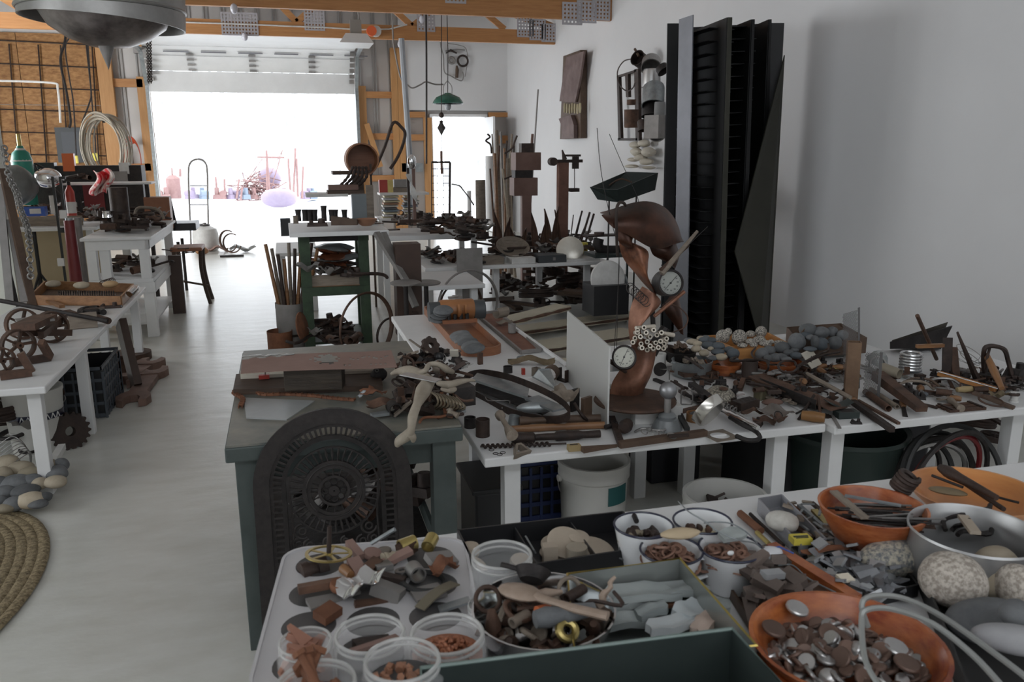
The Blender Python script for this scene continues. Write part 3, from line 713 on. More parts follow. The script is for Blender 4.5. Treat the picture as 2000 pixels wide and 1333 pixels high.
def tower():
 r=root('steel_tower','tall blackened steel tower of folded plates and rows of shelf fins against the white wall','sculpture',(3.45,6.3,0))
 def pl(pts,th,m,n='plate',lab=None):
  b=B();k=len(pts)
  a=[V(p)for p in pts];nn=(a[1]-a[0]).cross(a[2]-a[0]).normalized()*th
  b._add([tuple(p)for p in a]+[tuple(p+nn)for p in a],[tuple(range(k)),tuple(range(k,2*k))[::-1]]+[(i,i+k,(i+1)%k+k,(i+1)%k)for i in range(k)])
  return part(n,b,m,r,False,lab,world=True)
 blk=mat('blackened_steel',(.012,.012,.013),(.022,.022,.023),.5,.5,3)
 gsm=mat('grey_blue_steel',(.13,.135,.15),(.21,.215,.24),.5,.5,2.2,0)
 osm=mat('olive_steel',(.035,.035,.028),(.060,.058,.046),.5,.5,2,0)
 xa,xb=2.93,3.94
 Yf,Yb=6.05,6.75
 def tp(px,py,y):return tuple(Py(px,py,y))
 pl([(3.02,6.30,0),(3.24,6.75,0),(3.20,6.75,2.55),(2.98,6.30,2.55)],.012,blk,'side_plate')
 pl([(3.25,6.76,0),(4.05,6.76,0),(4.05,6.76,2.68),(3.25,6.76,2.62)],.012,blk,'rear_plate')
 a,b_,c,d=tp(1303,46,6.3),tp(1326,46,6.3),tp(1310,660,6.3),tp(1294,660,6.3)
 pl([(d[0],6.3,0),(c[0],6.3,0),(b_[0],6.3,b_[2]),(a[0],6.3,a[2])],.01,blk,'plate')
 a,b_,c,d=tp(1328,38,6.1),tp(1355,29,5.95),tp(1343,660,5.95),tp(1318,660,6.1)
 pl([(d[0],6.1,0),(c[0],5.95,0),b_,a],.01,gsm,'front_fin','pale blue grey steel fin')
 a,b_=tp(1424,33,6.05),tp(1429,33,6.0);c=tp(1408,660,6.0);d=tp(1400,660,6.05)
 for(p1,p2,yy,mm)in((1421,1429,6.0,osm),(1468,1473,6.12,blk),(1502,1506,6.3,blk)):
  a=tp(p1,34 if p1<1440 else 38,yy);b2=tp(p2,34 if p1<1440 else 38,yy);q=tp(p1-(18 if p1<1440 else 26),640,yy)
  pl([(q[0],yy,0),(q[0]+.05,yy,0),(b2[0],yy,b2[2]),(a[0],yy,a[2])],.01,mm,'upright')
  pl([(q[0],yy,0),(a[0],yy,a[2]),(a[0]+.05,6.75,a[2]-.02),(q[0]+.05,6.75,0)],.006,blk,'web')
 a,b_,c,d=tp(1531,108,6.25),tp(1434,492,5.98),tp(1490,668,6.1),tp(1497,668,6.25)
 k1=tp(1478,700,6.05)
 pl([a,b_,(k1[0],6.02,0.02),(d[0]+.01,6.25,0.0)],.01,osm,'kite_panel','olive grey kite shaped steel panel')
 a,b_,c,d=tp(1506,45,6.35),tp(1532,45,6.3),tp(1498,660,6.3),tp(1480,660,6.35)
 pl([(d[0],6.35,0),(c[0],6.3,0),b_,a],.01,blk,'plate')
 for j in range(27):
  z=.10+j*.094
  part('shelf_fin',B().box((3.37,6.40,z),(.22,.50,.006),M=Matrix.Rotation(.03,4,'Y')),blk,r,False,world=True)
  part('shelf_fin',B().box((3.60,6.45,z+.03),(.22,.5,.006),M=Matrix.Rotation(-.05,4,'Y')),blk,r,False,world=True)
 for j in range(7):part('shelf_fin',B().box((3.14,6.42,.3+j*.37),(.10,.14,.006),M=Matrix.Rotation(-.3,4,'Y')),blk,r,False,world=True)
tower()
def grate():
 W_,base=.355,.0
 lean=math.atan2(.10,.83)
 r=root('fireplace_grate','dark cast iron arched fireplace grate leaning on the front of the green bench','grate',(.092,2.49,0))
 r.rotation_euler=(-.085,0,-.07);r.scale=(.70,.70,.70)
 Hc=.86
 def arch(w,b0,n=26):
  return[(w,b0)]+[(w*math.cos(PI*i/n),Hc+w*math.sin(PI*i/n))for i in range(n+1)]+[(-w,b0)]
 def band(wo,wi,bo,bi,y0,y1,m=iron,n='band'):
  M=Matrix.Rotation(PI/2,4,'X')
  return part(n,B().frame(arch(wo,bo),arch(wi,bi),-y1,-y0,M),m,r)
 band(W_,.285,0,.04,-.012,.012,iron,'outer_frame')
 band(.285,.268,.04,.06,-.004,.010,iron,'bead')
 band(.232,.212,.40,.42,-.012,.012,iron,'inner_frame')
 for i in range(37):
  a=-R(4)+R(188)*i/36
  c,s_=math.cos(a),math.sin(a)
  part('short_bar',B().beam((c*.227,0,Hc+s_*.227),(c*.272,0,Hc+s_*.272),.010,.010),iron,r,False)
 for i in range(28):
  for sx in(-1,1):part('short_bar',B().box((sx*.25,0,.07+i*.027),(.046,.010,.010)),iron,r,False)
 M=lambda:Matrix.Translation((0,0,Hc-.03))@Matrix.Rotation(PI/2,4,'X')
 for(ro,ri,t)in((.208,.200,.006),(.142,.128,.012),(.120,.104,.009),(.072,.060,.012),(.024,.004,.016)):
  part('ring',B().frame(circ(ro,40),circ(ri,40),-t,t,M()),iron,r)
 for i in range(40):
  a=2*PI*i/40;c,s_=math.cos(a),math.sin(a);z=Hc-.03
  b=B().tube([(c*.14,0,z+s_*.14),(c*.155,0,z+s_*.155),(c*.172,0,z+s_*.172),(c*.190,0,z+s_*.190),(c*.203,0,z+s_*.203)],[.0045,.004,.0075,.004,.007],6)
  part('baluster',b,iron,r)
 for i in range(16):
  a=2*PI*i/16;c,s_=math.cos(a),math.sin(a);z=Hc-.03
  part('leaf_spoke',B().tube([(c*.07,0,z+s_*.07),(c*.088,0,z+s_*.088),(c*.106,0,z+s_*.106)],[.010,.004,.009],6,flat=.6),iron,r)
 for i in range(8):
  a=2*PI*i/8;z=Hc-.03
  part('rosette_petal',B().torus((math.cos(a)*.041,0,z+math.sin(a)*.041),.015,.0035,(0,1,0),n=12,m=5),iron,r)
 part('bead_ring',B().torus((0,-.012,Hc-.03),.124,.003,(0,1,0),n=60,m=5),iron,r)
 for sx in(-1,1):
  for(x,z,q)in((.15,.26,.035),(.17,.20,.028),(.12,.19,.03),(.16,.13,.03),(.08,.15,.035),(.04,.20,.02)):
   part('scroll',B().torus((sx*x,0,z+.385),q,.006,(0,1,0),n=14,m=6,a0=0 if sx>0 else 1,a1=4.6).torus((sx*x,0,z+.385),q*.45,.005,(0,1,0),n=12,m=6),iron,r)
  part('leaf_bar',B().tube([(sx*.20,0,.85),(sx*.19,0,.70),(sx*.2,0,.5)],.006,6),iron,r)
 part('bottom_bar',B().bx((-.232,-.012,.02),(.232,.012,.40)),iron,r,False)
grate()
# ================================================================== FOREGROUND TABLE
def dep(p):return(V(p)-CO).dot(FW)
def rim(px,py,w,z):
 p=Pz(px,py,z);return p,w/2*dep(p)/FOC
def scatter(name,cat,group,protos,n,pos,rot=(3.1,3.1,3.1),seed=1,sc=(.8,1.2)):
 """protos: [(parts, label, weight)]; pos(rn, i) -> point; every copy is an object of its own"""
 rn=random.Random(seed);pr=[];w=[p[2]if len(p)>2 else 1 for p in protos]
 for p in protos:
  pr.append([p[0],p[1],None])
 for i in range(n):
  k=rn.choices(range(len(pr)),w)[0]
  e=Euler((rn.uniform(-rot[0],rot[0]),rn.uniform(-rot[1],rot[1]),rn.uniform(-rot[2],rot[2])))
  p=pos(rn,i)
  if pr[k][2]is None:
   o=mk(name if isinstance(name,str)else name[k],pr[k][1],cat,pr[k][0],p,e,group);pr[k][2]=o
  else:
   s0=pr[k][2];o=s0.copy();COL.objects.link(o)
   for ch in s0.children:d=ch.copy();COL.objects.link(d);d.parent=o
   o.location=p;o.rotation_euler=e
  s=rn.uniform(*sc);o.scale=(s,s,s)
def dome(c,rx,ry,z0,zh,edge=.2):
 def f(rn,i):
  a=rn.uniform(0,2*PI);q=math.sqrt(rn.random())
  return(c[0]+rx*q*math.cos(a),c[1]+ry*q*math.sin(a),z0+zh*(1-q*q)*rn.uniform(.45,1))
 return f
def quad(a,b,c,d,z,zh=0):
 A,Bq,C_,D=[Pz(p[0],p[1],z)for p in(a,b,c,d)]
 def f(rn,i):
  u,v=rn.random(),rn.random();p=A.lerp(Bq,u).lerp(D.lerp(C_,u),v);return(p.x,p.y,z+rn.random()*zh)
 return f
def muffin():
 z=.945
 A,Bq=Pz(560,1075,z),Pz(905,1052,z)
 ang=math.atan2(Bq.y-A.y,Bq.x-A.x);Wd=(Bq-A).length;cs=Wd*.30;rows=4
 Ln=cs*rows+Wd*.1
 c=(A+Bq)/2
 r=root('muffin_pan','pale grey enamel muffin pan with rusty bits in its cups','baking pan',(c.x,c.y,.903),ang)
 zt=z-.903
 def rr(w,d,q,k=6):
  o=[]
  for(cx,cy,a0)in((w/2-q,d/2-q,0),(-w/2+q,d/2-q,90),(-w/2+q,-d/2+q,180),(w/2-q,-d/2+q,270)):
   for i in range(k):a=R(a0+90*i/(k-1));o.append((cx+q*math.cos(a),cy+q*math.sin(a)))
  return o
 mz=Matrix.Translation((0,-Ln/2,0))
 b=B().frame(rr(Wd,Ln,.04),rr(cs*3,cs*rows,.001),zt-.002,zt,mz)
 b.frame(rr(Wd+.008,Ln+.008,.043),rr(Wd-.002,Ln-.002,.039),zt-.012,zt+.003,mz)
 for i in range(3):
  for j in range(rows):
   x,y=(i-1)*cs,-Ln/2+(j-(rows-1)/2)*cs
   sq=[]
   for k in range(24):
    a=2*PI*k/24;q=(cs/2)/max(abs(math.cos(a)),abs(math.sin(a)));sq.append((x+q*math.cos(a),y+q*math.sin(a)))
   b.frame(sq,circ(cs*.43,24,x,y),zt-.002,zt)
 part('pan_top',b,enamel2,r)
 for i in range(3):
  for j in range(rows):
   x,y=(i-1)*cs,-Ln/2+(j-(rows-1)/2)*cs
   part('cup',B().lathe([(cs*.43,zt),(cs*.36,.003),(0,.001),(0,.003),(cs*.34,.005),(cs*.415,zt-.001)],24).mv(x,y),cupm,r)
 return r,ang,cs,c,Ln
enamel2=mat('grey_white_enamel',(.50,.49,.50),(.58,.57,.58),.3,0,4)
cupm=mat('dull_cup_tin',(.05,.05,.052),(.12,.115,.115),.4,.3,6)
mp_,mang,mcs,mc,mLn=muffin()
bits=[('sleeve',588,1142,.925,k_spindle(.045,[(0,.018),(.3,.018),(.32,.015),(.6,.015),(.62,.02),(1,.02)],drust),'dark rusty ribbed sleeve in the left cup of the muffin pan',20),('block',700,1122,.95,k_block(.022,.055,.016,prust),'pale brown bar leaning between the muffin cups',15),('wooden_peg',686,1134,.95,k_spindle(.03,[(0,.007),(1,.009)],wood),'small orange wooden peg beside the crushed foil cap',110),('slat',623,1152,.955,k_block(.065,.018,.012,rust),'flat rusty bar with a pale edge in the left muffin cup',6),('disc',666,1151,.955,k_disc(.019,.012,orust),'orange brown leather like disc beside the crushed foil cap',0),('foil_cap',708,1155,.955,k_sheet(.075,.06,chrome,5,.12,.012,.002),'crushed bright foil cap in the middle of the muffin pan',35),('bar_stub',760,1140,.95,k_block(.05,.02,.014,drust),'dark brown bar stub right of the crushed foil cap',-25),('bar_stub',770,1096,.955,k_block(.068,.018,.009,prust),'flat salmon brown strip across the back of the muffin pan',18),('plate',860,1100,.955,k_block(.05,.034,.012,mat('grey_scrap',(.2,.19,.18),(.3,.28,.27),.6,.3)),'grey trapezoid plate at the right edge of the muffin pan',20),('tube_end',812,1074,.95,k_pipe(.03,.014,brass),'short brass tube end in the back right muffin cup',200),('tube_end',838,1080,.95,k_pipe(.028,.012,brass),'small brass ferrule beside the short brass tube',60),('bar_stub',796,1080,.95,k_block(.03,.024,.02,rust),'brown cube of scrap beside the brass tube end',30),('washer',785,1118,.955,k_washer(.012,.004,steel),'bright steel washer between the muffin cups',0),('rod',750,1103,.95,k_twig(.03,.008,tstone,3),'pale stubby chip near the steel washer',20),('rubber_ring',826,1143,.945,k_ring(.036,.0055,rubber),'black rubber ring standing in the right muffin cup',10),('tube_end',818,1140,.95,k_pipe(.03,.014,steel),'chromed pipe stub inside the black rubber ring',100),('plate',836,1162,.95,k_block(.045,.05,.006,mat('grey_scrap',(.2,.19,.18))),'grey rectangular tin plate below the black rubber ring',100),('leather_scrap',868,1118,.96,k_sheet(.05,.035,orust,8,.2,.012),'curled orange brown scrap at the right muffin cup',20),('block',755,1167,.945,k_block(.03,.05,.02,mat('grey_scrap',(.2,.19,.18))),'dark grey wedge block in the middle muffin cup',60),('bar_stub',735,1183,.94,k_block(.07,.012,.01,rust),'long brown bar across the middle muffin cup',5),('strip',820,1192,.955,k_strap(.08,.022,.002,mat('olive_strip',(.12,.10,.07),(.2,.18,.13),.5,.3),.08),'olive brass strip with two rivets beside the front jars',35),('plate',888,1184,.955,k_block(.05,.02,.004,galv),'small grey plate at the right rim of the muffin pan',0),('shard',603,1192,.94,k_wedgebar(.085,.03,.012,mat('grey_scrap',(.2,.19,.18))),'long grey wedge in the front left muffin cup',15),('shard',640,1205,.95,k_block(.035,.028,.014,orust),'rusty brown corner piece in the front left muffin cup',40),('disc_stack',727,1088,.945,k_disc(.017,.010,prust),'pale tan disc leaning in the back middle muffin cup',10),('disc_stack',742,1084,.94,k_disc(.022,.008,gwood),'grey brown disc lying in the back middle muffin cup',10),('bar_stub',693,1080,.95,k_block(.014,.05,.012,prust),'thin tan bar standing beside the brass clock wheel',20),('chip',728,1110,.955,k_block(.03,.02,.012,rust),'brown angular chip above the crushed foil cap',50),('chip',748,1112,.955,k_block(.028,.032,.01,steel),'grey steel chip beside the brown angular chip',10)]
for(n,x,y,z,ps,lab,rz)in bits:
 mk(n,lab,'scrap piece',ps,Pz(x,y,z),(R(random.uniform(-12,12)),R(random.uniform(-12,12)),R(rz)))
ln(k_rod,(728,1066),(774,1038),.96,'thin grey rod sticking up from the back muffin cup','rod','rod',r=.004,m=galv,z2=.99)
cw=mk('clock_wheel','brass clock wheel with five spokes and an upright arbor in the muffin pan','gear',k_wheel(.040,.003,brass,5,.14,.16)+[('arbor',B().cyl((0,0,0),(0,0,.05),.004,n=8),drust)],Pz(642,1084,.968),(R(-6),R(5),0))
jars=[('jar',980,1082,116,.10,1.02,'empty clear screw jar on the black tray behind the tool bowl',None),('jar',596,1252,100,.075,1.02,'small clear jar of rusty wedges at the left front','w'),('jar',722,1236,134,.08,1.02,'clear jar with a metal strip inside, second from the left','s'),('jar',873,1236,142,.085,1.02,'clear jar of tiny copper beads beside the tool bowl','c'),('jar',785,1287,146,.09,1.04,'clear jar with a handful of copper nuts at the front','n'),('jar',618,1332,150,.08,1.03,'clear jar with upright rusty bolts at the bottom left corner','b')]
for(n,x,y,w,h,z,lab,c)in jars:
 p,r_=rim(x,y,w,z)
 mk(n,lab,'jar',k_jar(r_/.9,h),(p.x,p.y,z-h))
 z0=z-.032;q=r_*.72
 if c:part('filled_base',B().lathe([(0,z-h+.008),(r_*.98,z-h+.008),(r_*.98,z0),(0,z0)],24).mv(p.x,p.y),{'c':mat('copper_bits',(.30,.11,.06),(.48,.2,.11),.45,.5),'n':cupm,'s':cupm,'w':mat('salmon_rust',(.26,.12,.08),(.40,.2,.14),.7),'b':drust}[c],[o for o in bpy.data.objects if o.get('label')==lab][0],world=True)['kind']='stuff'
 if c=='c':scatter('copper_bead','bead','copper beads in the jar',[([('bead',B().blob((0,0,0),(.003,.003,.0025),1,.1,7,5),mat('copper_bits',(.30,.11,.06),(.48,.2,.11),.45,.5))],'tiny copper bead in the jar beside the tool bowl')],170,dome((p.x,p.y),q*1.1,q*1.1,z0,.012),seed=3,sc=(.8,1.5))
 if c=='n':scatter('copper_nut','nut','copper nuts in the front jar',[([('nut',B().cyl((0,0,0),(0,0,.006),.006,n=6),mat('copper_nut',(.32,.15,.09),(.46,.24,.15),.5,.3))],'copper nut in the front clear jar')],26,dome((p.x,p.y),q,q,z0,.01),seed=4)
 if c=='w':scatter('rusty_wedge','wedge','rusty wedges in the small jar',[(k_wedgebar(.035,.016,.012,mat('salmon_rust',(.26,.12,.08),(.40,.2,.14),.7)),'salmon coloured rusty wedge in the small left jar')],11,dome((p.x,p.y),q*.8,q*.8,z0,.02),rot=(.4,.4,3),seed=5)
 if c=='s':
  mk('metal_strip','grey metal strip lying in the second clear jar','strip',k_block(.075,.009,.006,prust),(p.x+.005,p.y,z0+.01),(0,.15,.5))
  mk('metal_wedge','dark wedge under the strip in the second clear jar','scrap piece',k_wedgebar(.05,.02,.014,drust),(p.x-.02,p.y+.01,z0),(0,0,.3))
 if c=='b':scatter('rusty_bolt','bolt','rusty bolts in the corner jar',[(k_bolt(.05,.006,orust),'rusty brown bolt in the jar at the bottom left corner')],12,dome((p.x,p.y),q*.7,q*.7,z0,.03),rot=(.3,1.3,3),seed=6)
bt=Pz(905,1052,.905);bt2=Pz(1205,1012,.905)
def ctray(name,label,cat,pts,z0,h,m,t=.004,parts=0):
 P=[Pz(p[0],p[1],z0)for p in pts];c=sum(P,V())/4
 r=root(name,label,cat,(c.x,c.y,z0));L=[p-c for p in P]
 b=B();b._add([(p.x,p.y,0)for p in L]+[(p.x,p.y,t)for p in L],[(0,1,2,3),(7,6,5,4),(0,4,5,1),(1,5,6,2),(2,6,7,3),(3,7,4,0)])
 part('bottom',b,m,r,False)
 for i in range(4):
  a,q=L[i],L[(i+1)%4];part('wall',B().beam((a.x,a.y,h/2),(q.x,q.y,h/2),t,h),m,r,False)
 for k in range(parts):
  f=(k+1)/(parts+1);a,q=L[0].lerp(L[1],f),L[3].lerp(L[2],f);part('divider',B().beam((a.x,a.y,h*.45),(q.x,q.y,h*.45),t*.6,h*.8),m,r,False)
 return r
ctray('divided_tray','black plastic tray with dividers holding pale discs and blocks','tray',[(895,1078),(1215,1040),(1275,1110),(935,1165)],.903,.045,black,parts=2)
pd=mat('tan_disc',(.33,.27,.21),(.47,.40,.32),.7,0,6)
for(n,x,y,z,ps,lab,ti)in[('round_plate',1105,1062,.935,k_disc(.036,.005,pd,28),'largest pale tan disc leaning on the pile in the black tray',(28,0)),('round_plate',1085,1066,.925,k_disc(.028,.005,pd,28),'pale disc behind the largest tan disc in the black tray',(12,0)),('round_plate',1160,1080,.925,k_disc(.040,.006,pd,28),'domed pale disc at the right end of the black tray',(14,10)),('round_plate',1130,1050,.94,k_disc(.02,.004,pd,24),'small pale disc on top of the disc pile',(10,5)),('round_plate',1085,1082,.912,k_disc(.030,.006,pd,28),'tan disc lying flat under the disc pile',(0,0)),('round_plate',1150,1100,.908,k_disc(.035,.006,pd,28),'pale disc lowest in the pile near the tan cylinder',(0,0)),('block',1074,1106,.908,k_block(.026,.02,.042,pd),'upright tan rectangular block in the black tray',(0,0)),('cylinder_block',1126,1108,.908,[('cylinder',B().cyl((0,0,0),(0,0,.04),.019,n=24),mat('tan_tin',(.30,.26,.2),(.42,.37,.3),.45,.4))],'upright tan metal cylinder beside the rectangular block',(0,0)),('round_plate',918,1085,.92,k_disc(.018,.02,pd,24),'small tan drum at the left end of the black tray',(0,0)),('round_plate',925,1115,.915,k_disc(.026,.006,pd,24),'tan disc left of the empty clear jar',(30,20)),('round_plate',940,1140,.91,k_disc(.026,.006,gwood,24),'grey disc beside the rim of the steel tool bowl',(20,10)),('cap',1017,1103,.92,k_disc(.02,.012,pd,24),'round tan cap between the jar and the rectangular block',(10,0)),('dark_plate',1228,1085,.93,k_sheet(.06,.04,ggrey,4,.2),'dark grey curved scrap at the right end of the black tray',(30,20)),('glass_strip',1035,1065,.93,k_block(.008,.06,.003,galv),'clear grey strip standing in the divider of the black tray',(0,60))]:
 mk(n,lab,'disc' if 'disc' in lab else 'scrap piece',ps,Pz(x,y,z),(R(ti[0]),R(ti[1]),R(random.uniform(-10,10))))
p,r_=rim(1062,1188,282,1.0)
mk('steel_bowl','polished steel bowl full of old tools and rings','bowl',k_bowl(r_,.09,chrome,.003,.5),(p.x,p.y,.91))
bc=p
def tb_(dx,dy,z):return(bc.x+dx*r_,bc.y+dy*r_,z)
spoonm=mat('old_spoon_wood',(.26,.19,.14),(.40,.31,.25),.7,0,30,.2)
A,Q=Pz(985,1155,1.015),Pz(1125,1196,1.02)
mk('wooden_spoon','worn wooden spoon lying across the steel bowl','spoon',[('bowl',B().blob((.028,0,.006),(.034,.022,.008),3,.04,16,8),spoonm),('handle',B().tube([(.055,0,.006),(.09,-.004,.008),(.125,-.008,.01),(.17,-.002,.009)],[.009,.0065,.008,.0085],9,flat=.7),spoonm)],A,xq(Q-A))
A=Pz(1037,1140,1.01)
mk('ladle','dark metal ladle bowl behind the wooden spoon','ladle',[('cup',B().lathe([(0,0),(.018,.004),(.027,.018),(.028,.02),(.026,.02),(.017,.007),(0,.003)],24),iron),('handle',B().tube([(-.02,0,.018),(-.05,0,.02)],.004,6),iron)],A,(R(-50),R(10),R(-20)))
for(n,x1,y1,x2,y2,z,k,kw,lab,cat)in[('wooden_handle',1045,1172,1098,1166,1.005,k_spindle,dict(prof=[(0,.005),(.4,.008),(1,.003)],m=spoonm),'pale pointed peg behind the wooden spoon in the bowl','peg'),('tool_handle',1045,1230,1160,1208,1.0,k_spindle,dict(prof=[(0,.012),(.2,.015),(.45,.011),(.5,.014),(.9,.010),(1,.009)],m=ggrey),'dark grey turned handle across the front of the bowl','handle'),('scissor_arm',1010,1195,1065,1180,1.0,k_bent,dict(r=.004,m=rust,k=.3,s=3),'curved rusty arm at the left inside the steel bowl','rod'),('bone_strip',1170,1190,1205,1132,1.0,k_twig,dict(r=.005,m=spoonm,s=4,z2=1.03),'pale stick rising over the right rim of the steel bowl','stick'),('bent_rod',1150,1205,1200,1160,1.0,k_bent,dict(r=.003,m=drust,k=.5,s=8,z2=1.02),'thin bent wire over the right rim of the bowl','wire'),('flat_bar',1135,1220,1180,1195,.99,k_bar,dict(w=.03,h=.008,m=leath),'brown leather scrap at the right inside the bowl','leather scrap'),('flat_bar',975,1215,990,1178,.99,k_bar,dict(w=.008,h=.005,m=gwood),'narrow grey bar at the left inside the steel bowl','bar'),('tube',1000,1228,1030,1210,.99,k_pipe,dict(r=.008,m=gwood),'short grey tube at the front left of the steel bowl','pipe'),('tube',1105,1180,1140,1160,.995,k_pipe,dict(r=.008,m=drust),'short rusty tube behind the spoon handle','pipe')]:
 ln(k,(x1,y1),(x2,y2),z,lab,n,cat,**kw)
for(x,y,z,r2,m,lab,ti)in[(952,1172,1.0,.018,rust,'rusty ring leaning on the left rim of the steel bowl',(50,0)),(1010,1196,1.0,.02,rust,'rusty ring lying under the wooden spoon',(15,20)),(1110,1150,1.0,.016,gwood,'grey ring standing at the back of the steel bowl',(70,0)),(1018,1185,.99,.013,drust,'small dark ring beside the rusty ring',(20,0)),(1105,1235,.995,.012,brass,'bright brass ring at the front of the steel bowl',(40,10))]:
 mk('ring',lab,'ring',k_ring(r2,.0035 if m is not brass else .006,m),Pz(x,y,z),(R(ti[0]),R(ti[1]),0))
mk('orange_peg','orange plastic peg in front of the spoon handle','peg',k_spindle(.022,[(0,.009),(1,.006)],mat('orange_plastic',(.6,.16,.06),None,.4)),Pz(1050,1208,1.0),(0,0,.4))
scatter('scrap_piece','scrap piece','scrap filling the steel bowl',[(k_block(.03,.012,.008,drust),'dark brown scrap piece in the steel bowl'),(k_disc(.012,.005,gwood),'grey brown disc among the tools in the steel bowl'),(k_bracket(.03,.02,.004,rust,.012),'rusty bracket among the tools in the steel bowl'),(k_spindle(.035,[(0,.006),(.5,.009),(1,.004)],rust),'rusty pin among the tools in the steel bowl')],60,dome((bc.x,bc.y),r_*.82,r_*.82,.955,.035),seed=12,sc=(.8,1.4))
zt=1.0
P4=[Pz(1108,1122,zt),Pz(1328,1092,zt),Pz(1478,1262,zt),Pz(1125,1300,zt)]
c=sum(P4,V())/4;tl=root('gilt_rim_tin','rectangular grey tin with a thin gilt rim holding slate shards','tin',(c.x,c.y,.903))
tinm=mat('pale_tin',(.26,.28,.27),(.38,.40,.38),.2,.5,3)
h=zt-.903;L4=[p-c for p in P4]
b=B()
for i in range(4):
 a,q=L4[i],L4[(i+1)%4];part('wall',B().beam((a.x,a.y,h/2),(q.x,q.y,h/2),.003,h),tinm,tl,False)
part('bottom',b._add([(p.x,p.y,.001)for p in L4]+[(p.x,p.y,.004)for p in L4],[(0,1,2,3),(7,6,5,4),(0,4,5,1),(1,5,6,2),(2,6,7,3),(3,7,4,0)]),tinm,tl,False)
part('rim',B().tube([(p.x,p.y,h)for p in L4],.0022,6,closed=True),mat('gilt',(.55,.42,.12),None,.3,.9),tl)
for(x,y,z,w,d,s,m,lab,rz)in[(1250,1172,.96,.13,.05,1,lstone,'long pale slate shard at the back of the gilt rimmed tin',-5),(1215,1190,.95,.10,.04,2,lstone,'layered grey slate shard beside the steel bowl',8),(1335,1165,.955,.09,.045,3,lstone,'greenish slate shard at the back right of the tin',-12),(1270,1205,.955,.06,.025,4,lstone,'small pale slate chip with a yellow mark',10),(1345,1205,.95,.06,.045,5,mat('white_stone',(.45,.5,.52),(.62,.64,.64),.7),'rounded blue white stone in the tin',20),(1310,1235,.95,.10,.035,6,mat('white_stone',(.45,.5,.52)),'long white quartz shard at the front of the tin',15),(1375,1230,.95,.06,.03,7,mat('pink_stone',(.55,.40,.32),(.62,.55,.5),.8),'pinkish white wedge stone in the tin',40),(1215,1225,.945,.08,.03,8,lstone,'grey shard tucked against the left wall of the tin',0),(1400,1195,.94,.04,.04,9,lstone,'smooth grey green stone in the right corner of the tin',0)]:
 mk('slate_shard',lab,'stone',k_sheet(w,d,m,s,.25,.004,.012,14),Pz(x,y,z),(R(random.uniform(-6,10)),R(random.uniform(-8,8)),R(rz)))
ln(k_bar,(1215,1210),(1330,1180),.95,'thin rusty brown stick between the slate shards','stick','stick',w=.008,h=.006,m=orust)
def mug(x,y,w,z,lab,hd=None):
 p,r2=rim(x,y,w,z);h=z-.903
 r=root('enamel_mug',lab,'mug',(p.x,p.y,.903))
 part('cup',B().lathe([(0,0),(r2*.62,0),(r2*.68,.005),(r2*.97,h*.93),(r2,h),(r2*.96,h),(r2*.92,h*.9),(r2*.64,.006),(0,.004)],36),enamel,r)
 part('rim',B().torus((0,0,h),r2*.985,.0022,n=36,m=6),navy,r)
 if hd is not None:
  c_,s_=math.cos(hd),math.sin(hd)
  part('handle',B().tube([(c_*r2*.93,s_*r2*.93,h*.82),(c_*r2*1.35,s_*r2*1.35,h*.78),(c_*r2*1.4,s_*r2*1.4,h*.45),(c_*r2*.82,s_*r2*.82,h*.3)],.006,8,flat=.5),enamel,r)
 return p,r2
p,r2=mug(1257,1026,116,.99,'white enamel mug with navy rim holding gnarled nuts',None)
scatter('dried_pod','nut','dried pods in the enamel mug',[([('pod',B().blob((0,0,0),(.009,.008,.007),4,.25,10,7),mat('pod',(.20,.16,.11),(.34,.29,.22),.8,0,60,.5))],'gnarled tan pod in the left enamel mug'),([('pod',B().blob((0,0,0),(.010,.008,.008),9,.3,10,7),drust)],'dark brown pod in the left enamel mug')],24,dome((p.x,p.y),r2*.72,r2*.72,.962,.014),seed=2)
ln(k_rod,(1238,1012),(1243,1024),.98,'short dark stub standing in the mug of pods','stub','stub',r=.005,m=iron)
p,r2=mug(1372,1018,114,.99,'white enamel mug with navy rim half full of beige powder',None)
one('beige_powder',B().lathe([(0,.004),(r2*.80,0),(r2*.8,-.01),(0,-.01)],24),mat('beige_sand',(.55,.47,.30),(.62,.54,.37),.9),'pale beige fill inside the mug at the back','powder',(p.x,p.y,.955),kind=None)if False else tag(part('beige_fill',B().lathe([(0,-.01),(r2*.8,-.01),(r2*.8,0),(0,.004)],24).mv(p.x,p.y,.955),mat('beige_sand',(.55,.47,.30),(.62,.54,.37),.9)),'pale beige fill inside the mug at the back','powder',kind='stuff')
scatter('small_knob','knob','dark knobs in the beige mug',[([('knob',B().blob((0,0,0),(.007,.007,.006),2,.1,10,7),rust)],'brown knob sitting in the beige filled mug')],6,quad((1335,1030),(1400,1030),(1400,1036),(1340,1036),.965),seed=5)
linkm=mat('brown_links',(.16,.08,.055),(.30,.17,.12),.6,.1,20)
for(x,y,w,lab,ld,sd)in[(1311,1075,122,'white enamel mug heaped with flat rusty links in front','brown flat link in the left heaped mug',7),(1427,1070,124,'white enamel mug of rusty links with a slate chip on top','brown flat link in the right heaped mug',8)]:
 p,r2=mug(x,y,w,.98,lab,-.3 if x<1400 else None)
 scatter('flat_link','link',lab.split(' with')[0][:30]+' links',[(k_ring(.011,.0022,linkm,.6),ld),(k_washer(.010,.003,linkm,.5),ld.replace('link','washer'))],70,dome((p.x,p.y),r2*.84,r2*.84,.952,.032),rot=(.6,.6,3),seed=sd,sc=(.8,1.3))
